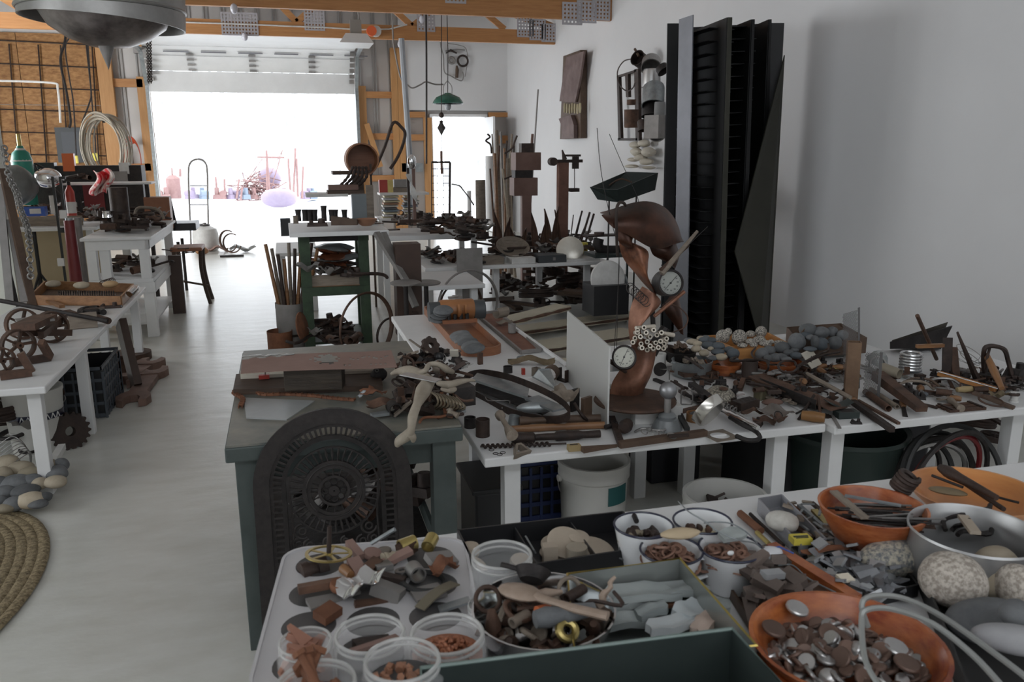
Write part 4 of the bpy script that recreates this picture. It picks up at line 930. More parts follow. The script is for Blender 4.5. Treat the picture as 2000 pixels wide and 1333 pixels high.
mk('flat_stone','tan potato shaped stone on the heaped mug of links','stone',k_stone((.032,.015,.009),mat('potato_stone',(.42,.32,.20),(.55,.44,.30),.8),4,.09),Pz(1328,1052,1.005),(0,0,-.1))
mk('slate_chip','grey green slate chip lying on the right mug of links','stone',k_sheet(.05,.032,lstone,3,.2,.002,.008,10),Pz(1428,1050,.995),(.25,0,.15))
mk('white_bead','white bead among the links in the right mug','bead',k_stone((.006,.004,.004),white,1),Pz(1427,1085,.985))
def wire(name,label,pts,r=.0012,m=galv,cat='wire'):
 P=[Pz(x,y,z)for x,y,z in pts]
 o=one(name,B().tube([q-P[0]for q in P],r,6),m,label,cat,P[0]);return o
def smooth(pts,k=5):
 P=[V(p)for p in pts];o=[]
 for i in range(len(P)-1):
  a,b_,c_,d=P[max(i-1,0)],P[i],P[i+1],P[min(i+2,len(P)-1)]
  for j in range(k):
   t=j/k;o.append(.5*((2*b_)+(c_-a)*t+(2*a-5*b_+4*c_-d)*t*t+(3*b_-a-3*c_+d)*t**3))
 return o+[P[-1]]
def swire(name,label,pts,r=.0012,m=galv,cat='wire'):
 P=smooth([Pz(x,y,z)for x,y,z in pts]);return one(name,B().tube([q-P[0]for q in P],r,6),m,label,cat,P[0])
swire('bent_wire','long pale wire arching over the enamel mugs',[(1325,980,1.0),(1345,1000,1.03),(1375,1018,1.03),(1402,1038,1.02),(1440,1055,1.01),(1475,1062,.99),(1492,1078,.97)],.0013)
swire('bent_wire','second pale wire crossing the first by the beige mug',[(1375,1022,1.02),(1400,1020,1.03),(1430,1024,1.02),(1458,1040,1.0),(1480,1062,.98)],.0013)
ctray('clear_box','long grey plastic box holding an oval white stone','box',[(1480,1000),(1525,992),(1610,1080),(1560,1092)],.903,.03,mat('smoky_plastic',(.25,.25,.27),None,.25),t=.003)
mk('oval_stone','oval speckled white stone in the grey plastic box','stone',k_stone((.034,.023,.02),mat('white_granite',(.42,.40,.36),(.60,.58,.54),.8,0,60),5),Pz(1527,1037,.915),(0,0,-.7))
mk('yellow_tin','small bright yellow printed tin by the oval stone','tin',[('tin',B().box((0,0,.006),(.036,.024,.012)),yellow),('lid_print',B().box((0,0,.0125),(.028,.004,.001)).box((0,-.006,.0125),(.024,.002,.001)),dgreen)],Pz(1563,1060,.93),(0,0,-.15))
lab5=[('rod',1445,1010,1486,1045,orust,'brown wooden stub left of the grey plastic box',.008),('rod',1465,1008,1530,1070,drust,'long dark rod beside the grey plastic box',.004),('rod',1478,1045,1502,1068,brass,'brass tipped pin in front of the dark rod',.005)]
for(n,x1,y1,x2,y2,m,lab,r2)in lab5:ln(k_rod,(x1,y1),(x2,y2),.905,lab,n,'rod',r=r2,m=m)
for i,(x1,y1,x2,y2,w,m,lab)in enumerate([(1532,985,1572,1010,.016,orust,'brown wooden block on the strips beside the box'),(1548,1000,1600,1035,.012,gwood,'brown strip next to the brown wooden block'),(1560,990,1640,1060,.008,galv,'narrow grey strip running beside the orange bowl'),(1572,1012,1632,1072,.010,mat('grey_scrap',(.2,.19,.18)),'flat grey strip in the middle of the strip row'),(1585,985,1660,1050,.009,drust,'dark narrow strip next to the orange bowl'),(1600,1040,1672,1092,.009,steel,'bright steel strip in front of the strip row'),(1620,1020,1690,1080,.012,gwood,'brown strip closest to the orange bowl'),(1550,1030,1590,1055,.010,rust,'rusty stub near the yellow tin'),(1590,1000,1618,1030,.014,brass,'brassy key shaped piece on the strips')]):
 ln(k_bar,(x1,y1),(x2,y2),.905+.006*(i%3),lab,'strip','strip',w=w,h=.006,m=m)
scatter('small_part','scrap piece','tiny scrap along the strip row',[(k_block(.02,.008,.004,gwood),'tiny brown scrap among the strips'),(k_block(.03,.005,.003,galv),'tiny grey sliver among the strips')],40,quad((1530,990),(1600,985),(1700,1085),(1620,1100),.92,.01),rot=(.2,.2,3),seed=21)
ln(k_bar,(1505,1075),(1672,1180),.935,'long orange stained wooden strip beside the grey shards','wooden_strip','strip',w=.022,h=.014,m=orange)
ln(k_bar,(1475,1078),(1640,1192),.925,'dark brown board under the orange wooden strip','board','board',w=.05,h=.01,m=dwood)
mk('rusty_plate','flat rusty plate behind the heap of grey shards','plate',k_sheet(.11,.02,orust,4,.2,.003),Pz(1615,1076,.93),(0,0,-.02))
ctray('black_tray','black tray filled with flat grey slate chips','tray',[(1545,1090),(1725,1078),(1790,1165),(1640,1200)],.903,.022,black)
gchip=mat('grey_chip',(.13,.135,.145),(.27,.28,.30),.45,.2,12,vary=.35)
scatter('slate_chip','chip','grey chips in the black tray',[(k_block(.034,.02,.004,gchip),'flat grey chip in the black tray behind the front bowl'),(k_wedgebar(.036,.022,.006,gchip,.5),'grey wedge chip in the black tray behind the front bowl'),(k_block(.022,.022,.005,mat('light_chip',(.34,.35,.36),(.42,.43,.44),.35,.3)),'light grey square chip in the black tray')],95,quad((1560,1088),(1715,1080),(1775,1160),(1650,1195),.912,.03),rot=(.5,.5,3),seed=31,sc=(.7,1.2))
mk('cream_chip','bright cream square chip on the grey chips','chip',k_block(.026,.018,.005,mat('cream_tile',(.75,.68,.55),None,.3)),Pz(1650,1132,.945),(.2,.1,.1))
swire('bent_wire','pale wire running along the orange wooden strip',[(1520,1105,.945),(1548,1105,.95),(1575,1128,.95),(1605,1145,.95),(1632,1158,.95)],.0015)
ctray('wooden_tray','dark shallow tray heaped with brown metal offcuts','tray',[(1395,1118),(1510,1100),(1600,1200),(1470,1240)],.903,.02,dwood)
och=mat('offcut',(.10,.075,.065),(.24,.19,.165),.6,.2,10,vary=.4)
scatter('metal_offcut','offcut','brown offcuts in the wooden tray',[(k_block(.038,.022,.014,och),'brown rectangular offcut in the dark tray'),(k_block(.024,.02,.006,och),'small brown offcut in the dark tray'),(k_wedgebar(.04,.022,.012,och,.6),'tapered brown offcut in the dark tray')],80,quad((1408,1120),(1505,1104),(1585,1195),(1475,1228),.915,.05),rot=(.5,.5,3),seed=33,sc=(.7,1.15))
mk('pale_offcut','pale grey rectangular offcut on top of the brown heap','offcut',k_block(.036,.018,.010,mat('light_chip',(.34,.35,.36))),Pz(1508,1128,.975),(0,.1,.05))
mk('plastic_bag','small clear bag with a blue zip strip beside the mug','bag',[('bag',B().blob((0,0,.012),(.03,.022,.014),7,.12),sackc),('zip_strip',B().tube([(-.11,-.012,.012),(-.05,.0,.018),(0,.008,.022),(.03,.0,.024),(.045,-.02,.02)],.0035,6,flat=.4),blue)]if 'sackc' in globals()else[('bag',B().blob((0,0,.012),(.024,.018,.012),7,.12),mat('white_plastic',(.6,.6,.62),(.75,.75,.78),.25)),('zip_strip',B().tube([(-.11,-.014,.008),(-.05,-.002,.014),(0,.004,.02),(.02,.0,.022),(.035,-.02,.016)],.003,6,flat=.4),blue)],Pz(1502,1095,.945),(0,0,.1))
p,r_=rim(1655,1252,372,1.0);fb=(p,r_)
for k,(z0,lab)in enumerate([(.903,'lower stained orange wooden bowl of the front stack'),(.918,'front stained orange wooden bowl full of metal slugs')]):
 mk('wooden_bowl',lab,'bowl',k_bowl(r_*(1.0 if k else .99),.082,orange,.006,.45),(p.x,p.y,z0),group=None)
slb=mat('silver_slug',(.32,.31,.31),(.55,.54,.53),.28,.8,10,vary=.2)
sbr=mat('brown_slug',(.10,.06,.045),(.22,.14,.11),.5,.4,10,vary=.25)
scatter('metal_slug','slug','metal slugs in the front bowl',[(k_disc(.0125,.005,slb,14),'silver coloured round slug in the front orange bowl',3),(k_disc(.0125,.005,sbr,14),'rust brown round slug in the front orange bowl',3),([('dome',B().blob((0,0,0),(.011,.011,.006),1,0,12,7),slb)],'silver domed stud in the front orange bowl',2),([('dome',B().blob((0,0,0),(.012,.012,.006),1,0,12,7),sbr)],'brown domed stud in the front orange bowl',1)],290,dome((p.x,p.y),r_*.84,r_*.84,.955,.042),rot=(.9,.9,3),seed=41,sc=(.75,1.2))
for(x,y,m,lab)in[(1748,1268,slb,'large dull silver oval slug on the right of the heap'),(1770,1300,sbr,'large brown oval slug at the right edge of the heap'),(1510,1232,sbr,'large brown slug against the left wall of the front bowl'),(1556,1192,slb,'shiny round knob at the back of the slug heap')]:
 mk('oval_slug',lab,'slug',k_disc(.017,.006,m,20),Pz(x,y,.99),(.2,.15,0))
p,r_=rim(1705,985,204,1.0)
mk('wooden_bowl','red orange wooden bowl of metal strips behind the strip row','bowl',k_bowl(r_,.085,orange,.005,.42),(p.x,p.y,.912))
for i in range(34):
 a=-.45+random.uniform(-.25,.25);x0,y0=p.x-.07+random.uniform(-.01,.04),p.y+.035-i*.0024+random.uniform(-.01,.01)
 L=random.uniform(.10,.14)
 mk('metal_strip',['thin dark metal strip in the red orange bowl','thin bright metal strip in the red orange bowl','thin brown metal strip in the red orange bowl'][i%3],'strip',k_bar(L,.005,.002,[iron,steel,rust][i%3]),(x0,y0,.975+random.uniform(0,.022)),(0,random.uniform(-.05,.05),a),'strips in the red orange bowl')
ln(k_bar,(1628,962),(1690,1015),.995,'broad pale strip leaning at the left in the red orange bowl','metal_strip','strip',w=.016,h=.004,m=gwood)
ln(k_bar,(1650,970),(1760,990),1.0,'long pale grey strip on top of the dark strips','metal_strip','strip',w=.009,h=.003,m=galv)
mk('rusty_coil','rusty coil bundle standing at the back of the red orange bowl','coil',k_coil(.018,.005,5,drust,2),Pz(1752,958,.985),(.4,.3,0))
p,r_=rim(1905,957,245,.965)
mk('wooden_bowl','pale orange wooden bowl with iron tools at the right back','bowl',k_bowl(r_,.055,mat('amber_bowl_wood',(.40,.13,.035),(.66,.30,.10),.28,0,4,0,stretch=(1,1,6)),.006,.42),(p.x,p.y,.91),(0,0,0))
for(x1,y1,x2,y2,z,k,kw,lab)in[(1835,925,1945,985,.968,k_spindle,dict(prof=[(0,.008),(.15,.013),(.35,.010),(1,.006)],m=drust),'thick dark iron handle in the pale orange bowl'),(1820,932,1880,955,.972,k_rod,dict(r=.003,m=iron),'thin iron rod over the left rim of the pale bowl'),(1850,935,1990,985,.966,k_bent,dict(r=.0025,m=iron,s=3),'long thin iron wire in the pale orange bowl'),(1870,940,1960,1000,.96,k_rod,dict(r=.005,m=drust),'second dark iron rod under the thick handle')]:
 ln(k,(x1,y1),(x2,y2),z,lab,'iron_tool','tool',**kw)
mk('wooden_spatula','olive brown wooden spoon head in the pale orange bowl','spoon',k_stone((.036,.018,.006),mat('olive_wood',(.14,.10,.055),(.22,.17,.10),.6),3),Pz(1850,965,.965),(0,.1,-.4))
p,r_=rim(1904,1036,242,1.0)
panm=mat('brushed_pan',(.34,.34,.34),(.46,.46,.46),.45,.7,5)
cp=mk('cake_pan','round aluminium pan with a rolled rim holding iron hooks','pan',[('pan',B().lathe([(0,0),(r_*.95,0),(r_*.975,.004),(r_*.985,.092),(r_*1.0,.096),(r_*.985,.1),(r_*.96,.096),(r_*.955,.006),(0,.004)],48),panm),('brown_label',B().sheet(lambda u,v:(r_*.985*math.cos(-1.55+u*.6),r_*.985*math.sin(-1.55+u*.6),.045+v*.03),8,1,.002),leath)],(p.x,p.y,.903))
for i,(x1,y1,x2,y2,lab)in enumerate([(1848,1040,1890,1000,'dark hook rising left in the aluminium pan'),(1862,1042,1898,1020,'dark iron shank beside the wooden tag'),(1890,1030,1935,990,'long dark tine rising right in the pan'),(1905,1035,1950,1005,'second dark tine rising right in the pan'),(1900,1045,1960,1035,'curved dark loop at the right of the pan'),(1870,1050,1930,1045,'thick dark shank lying across the pan')]):
 ln(k_bent,(x1,y1),(x2,y2),.955,lab,'iron_hook','hook',r=.0045,m=iron,s=i,k=.25,z2=.985 if i<4 else .96)
ln(k_bar,(1880,1012),(1905,1045),.985,'tan wooden tag on the hooks in the aluminium pan','wooden_tag','tag',w=.018,h=.006,m=pd)
for(x,y,w,h,z,m,lab,rz)in[(1752,1090,145,78,.935,mat('blue_granite',(.13,.14,.15),(.46,.42,.34),.7,0,120,.1,contrast=.09),'large speckled oval granite stone beside the aluminium pan',-.12),(1860,1132,132,112,.955,mat('pink_granite',(.30,.26,.22),(.56,.51,.45),.8,0,130,.1,contrast=.09),'round pinkish granite stone at the right front',.1),(1945,1120,95,110,.955,tstone,'tan oblong stone behind the round pinkish stone',-.9),(1995,1150,70,100,.96,mat('pink_granite',(.3,.26,.22)),'pink stone cut by the right edge of the picture',.3),(1935,1215,170,95,.93,ggrey,'large smooth grey stone in the black tray',-.3),(1985,1250,160,60,.975,mat('pale_grey_stone',(.28,.28,.29),(.36,.36,.37),.7,0,20),'pale grey long stone in the bottom right corner',-.6),(1985,1200,60,60,.985,ggrey,'small dark grey stone at the right edge above the others',-.5),(1900,1175,60,50,.93,tstone,'small tan stone under the round pinkish stone',0)]:
 p=Pz(x,y,z);q=dep(p)/FOC/2;mk('large_stone',lab,'stone',[('stone',B().blob((0,0,0),(w*q,h*q*1.1,h*q*.95),int(x),.04,28,18),m)],p,(0,0,rz))
ctray('black_basket','black tray under the large stones with a double wire handle','tray',[(1790,1135),(2040,1100),(2200,1290),(1900,1420)],.903,.035,rubber)
for(pts,lab)in[([(1695,1225,1.02),(1683,1185,1.05),(1700,1166,1.06),(1760,1168,1.06),(1840,1205,1.06),(1960,1290,1.05),(2030,1345,1.04)],'upper grey wire bail arching over the front bowl'),([(1720,1345,1.03),(1690,1290,1.04),(1683,1215,1.06),(1692,1192,1.07),(1740,1190,1.07),(1820,1218,1.07),(1900,1280,1.06),(1960,1345,1.05)],'lower grey wire bail hooked over the slug bowl')]:
 swire('wire_bail',lab,pts,.0038,mat('grey_coated_wire',(.30,.31,.30),None,.4,.3),'wire handle')
zt=1.03
P4=[Pz(822,1306,zt),Pz(1430,1229,zt),Pz(1660,1480,zt),Pz(830,1560,zt)]
c=sum(P4,V())/4;gx=root('green_box','open dark green tin box closest to the camera','box',(c.x,c.y,.903));L4=[p-c for p in P4];h=zt-.903
for i in range(4):
 a,q=L4[i],L4[(i+1)%4];part('wall',B().beam((a.x,a.y,h/2),(q.x,q.y,h/2),.003,h),dgreen,gx,False)
part('bottom',B()._add([(p.x,p.y,.001)for p in L4]+[(p.x,p.y,.004)for p in L4],[(0,1,2,3),(7,6,5,4),(0,4,5,1),(1,5,6,2),(2,6,7,3),(3,7,4,0)]),dgreen,gx,False)
part('rim',B().tube([(p.x,p.y,h)for p in L4],.0028,6,closed=True),mat('worn_green_rim',(.14,.20,.18),(.2,.26,.24),.4),gx)
mk('jar','clear upright jar wedged between the pan and the tool bowl','jar',k_jar(.03,.07),(Pz(950,1260,.905)))
# ================================================================== MIDDLE TABLES AND GREEN BENCH
BZ=.742
def box3(px1,py1,px2,py2,depth_px,z,h):pass
def slab(name,label,cat,pts,z,t,m,zs=None,group=None):
 P=[Pz(p[0],p[1],(zs[i]if zs else z))for i,p in enumerate(pts)];c=sum(P,V())/len(P);n=len(P)
 L=[p-c for p in P]
 if(L[1]-L[0]).cross(L[2]-L[0]).z<0:L=L[::-1]
 b=B()._add([tuple(p)for p in L]+[(p.x,p.y,p.z+t)for p in L],[tuple(range(n))[::-1],tuple(range(n,2*n))]+[(i,(i+1)%n,(i+1)%n+n,i+n)for i in range(n)])
 return one(name,b,m,label,cat,c,smooth=False,group=group)
slab('dark_board','long dark brown board lying under the rusted sheet','board',[(456,772),(462,741),(742,732),(748,764)],BZ,.022,dwood)
slab('paper_block','pale paper covered strip at the left end of the dark board','strip',[(470,741),(470,731),(556,727),(556,737)],BZ+.023,.014,paper)
slab('grey_board','pale grey board between the rusted sheet and the dark board','board',[(660,732),(662,722),(736,717),(736,729)],BZ+.023,.012,gwood)
A=Pz(556,765,BZ+.023);Q=Pz(669,762,BZ+.023)
one('dark_box',B().box(((Q-A).length/2,.05,.042),((Q-A).length,.10,.084)),mat('dark_box_wood',(.02,.014,.01),(.06,.045,.03),.6,0,9,.3,stretch=(1,6,6)),'dark stained wooden block holding up the rusted sheet','box',A,xq(Q-A),smooth=False,bev=.003)
def rusted_sheet():
 z=BZ+.112
 A,Bq,C_,D=Pz(470,730,z),Pz(776,716,z),Pz(764,683,z+.004),Pz(473,699,z+.004)
 c=(A+Bq+C_+D)/4;rn=random.Random(5)
 r=root('rusted_sheet','large pink brown rusted steel sheet with holes eaten through it','metal sheet',c)
 nu,nv=64,22;b=B();vs=[]
 for i in range(nu+1):
  for j in range(nv+1):
   u,v=i/nu,j/nv;p=A.lerp(Bq,u).lerp(D.lerp(C_,u),v)-c;vs.append((p.x,p.y,p.z+.003*math.sin(u*5)))
 K=len(vs);vs+=[(x,y,z_-.002)for x,y,z_ in vs]
 def gone(u,v):
  d1=((u-.555)/.075)**2+((v-.62)/.30)**2
  if d1<1+.5*math.sin(u*90)*math.sin(v*23):return True
  if .70<u<.97 and abs(v-.62-.08*math.sin(u*40))<.05 and math.sin(u*160)>-.2:return True
  if .64<u<.95 and abs(v-.22)<.04 and math.sin(u*210+1)>.45:return True
  if u<.30 and v>.90-.05*math.sin(u*60):return True
  if .40<u<.50 and abs(v-.62)<.05 and math.sin(u*190)>.2:return True
  return False
 w=nv+1;keep={}
 for i in range(nu):
  for j in range(nv):keep[i,j]=not gone((i+.5)/nu,(j+.5)/nv)
 fs=[]
 for(i,j),k in keep.items():
  if not k:continue
  a=i*w+j;fs.append((a,a+w,a+w+1,a+1));fs.append((K+a,K+a+1,K+a+w+1,K+a+w))
  for(di,dj,e)in((-1,0,(a,a+1)),(1,0,(a+w+1,a+w)),(0,-1,(a+w,a)),(0,1,(a+1,a+w+1))):
   if not keep.get((i+di,j+dj),False):fs.append((e[0],e[1],K+e[1],K+e[0]))
 part('sheet',b._add(vs,fs),prust,r,False)
 sp=[A.lerp(Bq,t).lerp(D.lerp(C_,t),.96)-c for t in[i/14*.34 for i in range(15)]]
 part('torn_bright_edge',B().tube([(p.x,p.y,p.z+.004+rn.uniform(-.002,.004))for p in sp],[.004+rn.random()*.007 for _ in sp],6,flat=.4),alu,r,label='bright torn metal edge')
rusted_sheet()
mk('red_clamp','small red jawed tool peeping from under the rusted sheet','tool',[('body',B().box((0,0,.008),(.04,.02,.016)),red),('screw',B().cyl((.005,0,.016),(.005,0,.04),.003,n=8),steel)],Pz(516,740,BZ+.025))
def chain_between(name,label,pts,z,r_,w,m):
 P=smooth([Pz(x,y,z)for x,y in pts],8);rt=root(name,label,'chain',P[0]);L=0;step=r_*2.2;nxt=0;k=0
 for i in range(len(P)-1):
  d=(P[i+1]-P[i]).length
  while nxt<=L+d:
   c=P[i].lerp(P[i+1],(nxt-L)/d)-P[0];a=math.atan2(P[i+1].y-P[i].y,P[i+1].x-P[i].x)
   b=B().box((0,w*1.1,w),(step*1.1,w*.5,w*1.6)).box((0,-w*1.1,w),(step*1.1,w*.5,w*1.6)).cyl((step*.5,-w*1.7,w*1.2),(step*.5,w*1.7,w*1.2),w*.95,n=9)
   part('link',b.tf(Matrix.Rotation(a,4,'Z')),m,rt,loc=(c.x,c.y,c.z));nxt+=step
  L+=d
chain_between('roller_chain','rusty orange roller chain snaking along the bench front',[(470,797),(474,782),(458,770),(474,758),(495,762),(512,773),(560,773),(610,776),(652,781),(690,784)],BZ,.010,.0055,orust)
slab('pale_sheet','pale grey sheet lying at the left front of the green bench','metal sheet',[(481,818),(476,779),(615,785),(560,822)],BZ,.004,mat('chalky_sheet',(.34,.35,.35),(.50,.52,.52),.4,.3,3))
mk('black_lump','black bakelite lump at the right end of the dark board','lump',[('lump',B().blob((0,0,.028),(.03,.028,.03),4,.1),iron),('eyelet',B().torus((-.008,-.02,.05),.006,.002,(0,1,0),n=12,m=5),steel)],Pz(740,745,BZ))
bench=[(k_coil,dict(r=.035,w=.008,n=4,m=rust),800,712,.76,'thick rusty coil behind the pale roots on the bench','coil','coil',0,(70,20)),(k_gear,dict(r=.042,t=.02,n=8,m=drust),838,678,.83,'dark crown shaped wheel standing highest on the bench heap','crown_gear','gear',20,(60,10)),(k_block,dict(w=.07,d=.05,h=.05,m=iron),840,705,.76,'black iron block under the crown shaped wheel','block','block',15,(0,0)),(k_sheet,dict(w=.11,d=.09,m=orust,s=3,amp=.45),727,772,.765,'star torn orange rusted sheet beside the chain end','torn_sheet','metal sheet',20,(5,5)),(k_sheet,dict(w=.13,d=.07,m=rust,s=8,amp=.3),748,795,.765,'ragged brown rusted sheet in front of the orange torn one','torn_sheet','metal sheet',8,(8,5)),(k_sheet,dict(w=.07,d=.03,m=galv,s=9,amp=.4),716,775,.755,'pale pointed tin scrap beside the orange torn sheet','tin_scrap','scrap piece',10,(4,0)),(k_block,dict(w=.06,d=.03,h=.01,m=galv),742,812,.75,'pale metal strip under the ragged brown sheet','strip','strip',10,(0,0)),(k_pipe,dict(L=.05,r=.022,m=iron),765,805,.75,'short black pipe stub facing forward on the bench','pipe_stub','pipe',-80,(0,0)),(k_disc,dict(r=.035,t=.01,m=galv),891,806,.75,'small galvanised lid at the right front bench corner','lid','lid',0,(0,0)),(k_block,dict(w=.035,d=.008,h=.035,m=paper),888,696,.80,'small cream card with a row of black dots','dotted_card','card',-20,(30,0)),(k_ring,dict(r=.02,w=.005,m=steel),860,700,.77,'steel ring with a black ball beside the card','ring','ring',0,(60,0)),(k_stone,dict(r=(.02,.02,.02),m=black,s=2,amp=0),858,706,.775,'shiny black ball knob behind the pale root','ball_knob','knob',0,(0,0)),(k_sheet,dict(w=.12,d=.05,m=mat('pale_tin_sheet',(.42,.43,.42),(.55,.56,.55),.4,.4),s=5,amp=.3),895,722,.79,'pale pointed tin sheet behind the oval hoop','tin_sheet','metal sheet',25,(10,5)),(k_block,dict(w=.02,d=.015,h=.05,m=rust),938,712,.77,'upright rusty post beside the pale pointed tin sheet','post','post',10,(0,0)),(k_block,dict(w=.014,d=.008,h=.035,m=navy),897,722,.795,'small dark blue tab on the pale pointed tin sheet','tab','tab',10,(0,0)),(k_spindle,dict(L=.07,prof=[(0,.02),(.2,.025),(.8,.02),(1,.01)],m=gwood),848,733,.77,'ribbed brown tapered horn behind the white plate','ribbed_horn','horn',-30,(0,0)),(k_block,dict(w=.08,d=.06,h=.07,m=iron),903,790,.745,'black box at the right end of the bench','black_box','box',10,(0,0))]
for(k,kw,x,y,z,lab,n,cat,rz,ti)in bench:
 kk=dict(kw);ps=k(kk.pop('L'),**kk)if 'L' in kk else k(**kk)
 o=mk(n,lab,cat,ps,Pz(x,y,z),(R(ti[0]),R(ti[1]),R(rz)))
def root_branch(label,pts,rs,m=bone,name='pale_root'):
 P=smooth([Pz(x,y,z)for x,y,z in pts],4);n=len(P);k=len(rs)
 rr=[]
 for i in range(n):
  f=i/(n-1)*(k-1);a=int(min(f,k-2));rr.append(rs[a]+(rs[a+1]-rs[a])*(f-a))
 return one(name,B().tube([q-P[0]for q in P],rr,12),m,label,'root',P[0])
root_branch('pale gnarled root hanging down over the front bench edge',[(838,745,.86),(826,765,.86),(815,790,.85),(806,815,.83),(803,838,.80),(797,850,.77),(780,862,.74),(775,873,.72)],[.022,.026,.014,.016,.012,.018,.016,.006])
root_branch('short fork of the pale root curling right at the bench edge',[(797,848,.78),(806,853,.77),(807,862,.75)],[.012,.012,.007])
root_branch('pale root running from the left to the middle of the heap',[(763,732,.84),(778,726,.85),(800,726,.86),(825,734,.85),(840,742,.84)],[.005,.013,.022,.02,.01])
root_branch('upper pale root arching right behind the white plate',[(812,732,.85),(830,725,.87),(838,713,.88),(855,712,.88),(872,722,.86),(884,727,.84)],[.014,.010,.009,.010,.013,.009])
root_branch('forked pale root at the right of the heap',[(855,748,.84),(875,752,.84),(895,747,.84),(915,743,.84),(927,744,.83)],[.009,.014,.012,.007,.004])
root_branch('small pale root lying below the forked one',[(862,760,.82),(880,762,.82),(890,760,.82)],[.006,.014,.007])
slab('white_plate','narrow scratched white plate resting on the pale roots','plate',[(780,734),(795,729),(863,742),(851,748)],.885,.003,alu)
for i in range(9):
 x=845+i*6.5;swire('ribbed_wire','olive curved ribs of a wire basket in the bench heap',[(x-6,765+i*1.5,.80),(x+8,775+i*2,.82),(x+10,790+i,.79),(x-4,800,.75)],.004,mat('olive_wire',(.14,.11,.07),(.25,.2,.14),.6),'wire')['group']='olive ribs in the bench heap'
for(a,b_,z,z2,k,kw,lab,n)in[((800,745),(768,770),.80,.76,k_rod,dict(r=.005,m=drust),'dark rod crossing left below the pale root','rod'),((770,815),(805,785),.745,.79,k_bar,dict(w=.016,h=.008,m=gwood),'grey wooden wedge leaning in the bench heap','wedge'),((862,770),(870,812),.80,.75,k_bar,dict(w=.012,h=.01,m=orust),'orange brown upright stick in the bench heap','stick'),((885,785),(880,812),.79,.75,k_spindle,dict(prof=[(0,.012),(.3,.009),(1,.01)],m=bone),'short pale bone like peg at the bench front','peg'),((820,828),(870,815),.745,.75,k_bent,dict(r=.005,m=orust,s=2),'rusty orange bent rod along the bench front edge','rod'),((855,820),(905,812),.745,.75,k_bent,dict(r=.006,m=drust,s=5),'dark bent rod at the bench front right','rod'),((872,806),(893,818),.76,.745,k_spindle,dict(prof=[(0,.006),(.6,.007),(1,.012)],m=gwood),'small grey socket near the galvanised lid','socket'),((780,700),(815,690),.78,.82,k_bar,dict(w=.02,h=.01,m=gwood),'grey bar leaning left of the crown wheel','bar'),((800,665),(835,690),.78,.82,k_bar,dict(w=.008,h=.006,m=gwood),'thin grey bar leaning behind the crown wheel','bar'),((790,720),(850,712),.77,.78,k_strap,dict(w=.03,m=rust,bow=.12),'bowed rusty strap behind the roots','strap')]:
 ln(k,a,b_,z,lab,n,n,z2=z2,**kw)
fillp=[(k_block(.04,.025,.02,drust),'dark rusty chunk deep in the bench heap'),(k_bracket(.05,.035,.006,rust,.02),'rusty bracket deep in the bench heap'),(k_bent(.09,.005,rust,3,.4),'curled rusty rod deep in the bench heap'),(k_casting(.06,.04,.035,drust),'small dark casting deep in the bench heap'),(k_ring(.022,.004,drust),'dark rusty ring deep in the bench heap')]
scatter('scrap_piece','scrap piece','scrap in the bench heap',fillp,85,quad((770,745),(900,725),(895,812),(790,825),BZ+.008,.05),rot=(.6,.6,3),seed=51)
scatter('scrap_piece','scrap piece','scrap behind the roots on the bench',[(k_block(.03,.02,.015,drust),'dark rusty chunk behind the pale roots'),(k_bracket(.05,.035,.006,iron,.02),'black bracket behind the pale roots'),(k_ring(.018,.003,steel),'small steel ring behind the pale roots')],35,quad((775,705),(880,690),(930,720),(790,745),BZ+.008,.04),rot=(.6,.6,3),seed=52)
def hoop():
 P=[(905,742,.67),(915,727,.69),(945,722,.71),(990,730,.73),(1040,748,.75),(1085,770,.75),(1110,790,.74),(1112,806,.71),(1090,814,.68),(1050,812,.66),(1000,800,.65),(955,780,.64),(920,760,.645)]
 Q=[Pz(*p)for p in P];c=Pz(1010,772,TZ);r=root('oval_hoop','large oval dark steel hoop lying tilted over grey boards','hoop',c)
 sp=[]
 n=len(Q)
 for i in range(n):
  a,b_,c_,d=Q[i-1],Q[i],Q[(i+1)%n],Q[(i+2)%n]
  for j in range(5):
   t=j/5;sp.append(.5*((2*b_)+(c_-a)*t+(2*a-5*b_+4*c_-d)*t*t+(3*b_-a-3*c_+d)*t**3)-c)
 b=B();m=len(sp);vs=[]
 for p in sp:vs+=[(p.x,p.y,p.z),(p.x,p.y,p.z-.028),(p.x*.975,p.y*.975,p.z-.028),(p.x*.975,p.y*.975,p.z)]
 fs=[]
 for i in range(m):
  j=(i+1)%m
  for k in range(4):l=(k+1)%4;fs.append((i*4+k,j*4+k,j*4+l,i*4+l))
 part('band',b._add(vs,fs),drust,r)
 part('rivet',B().blob((sp[52].x,sp[52].y,sp[52].z-.01),(.004,.004,.004),1,0,8,6),steel,r)
hoop()
slab('grey_board','pale grey board lying across inside the oval hoop','board',[(922,745),(932,733),(1034,757),(1030,781)],.685,.01,galv)
slab('grey_board','lower grey board at the right inside the oval hoop','board',[(1025,782),(1052,776),(1105,800),(1080,806)],.69,.008,galv)
slab('black_sheet','black sheet under the boards inside the oval hoop','metal sheet',[(925,762),(935,742),(1090,795),(1060,812)],.65,.006,iron)
mk('zinc_float','long speckled galvanised float at the front of the hoop','float',[('float',B().blob((0,0,.022),(.085,.028,.022),3,.02,20,10),galv)],Pz(1052,806,.66),(0,0,-.12))
mk('zinc_cup','small mottled zinc cup left of the hammer handles','cup',k_can(.022,.04,galv),Pz(1002,832,TZ),(0,.2,0))
swire('wire_stand','thin wire loop standing inside the hoop',[(948,775,.66),(955,783,.70),(993,783,.70),(994,790,.66)],.0018,steel)
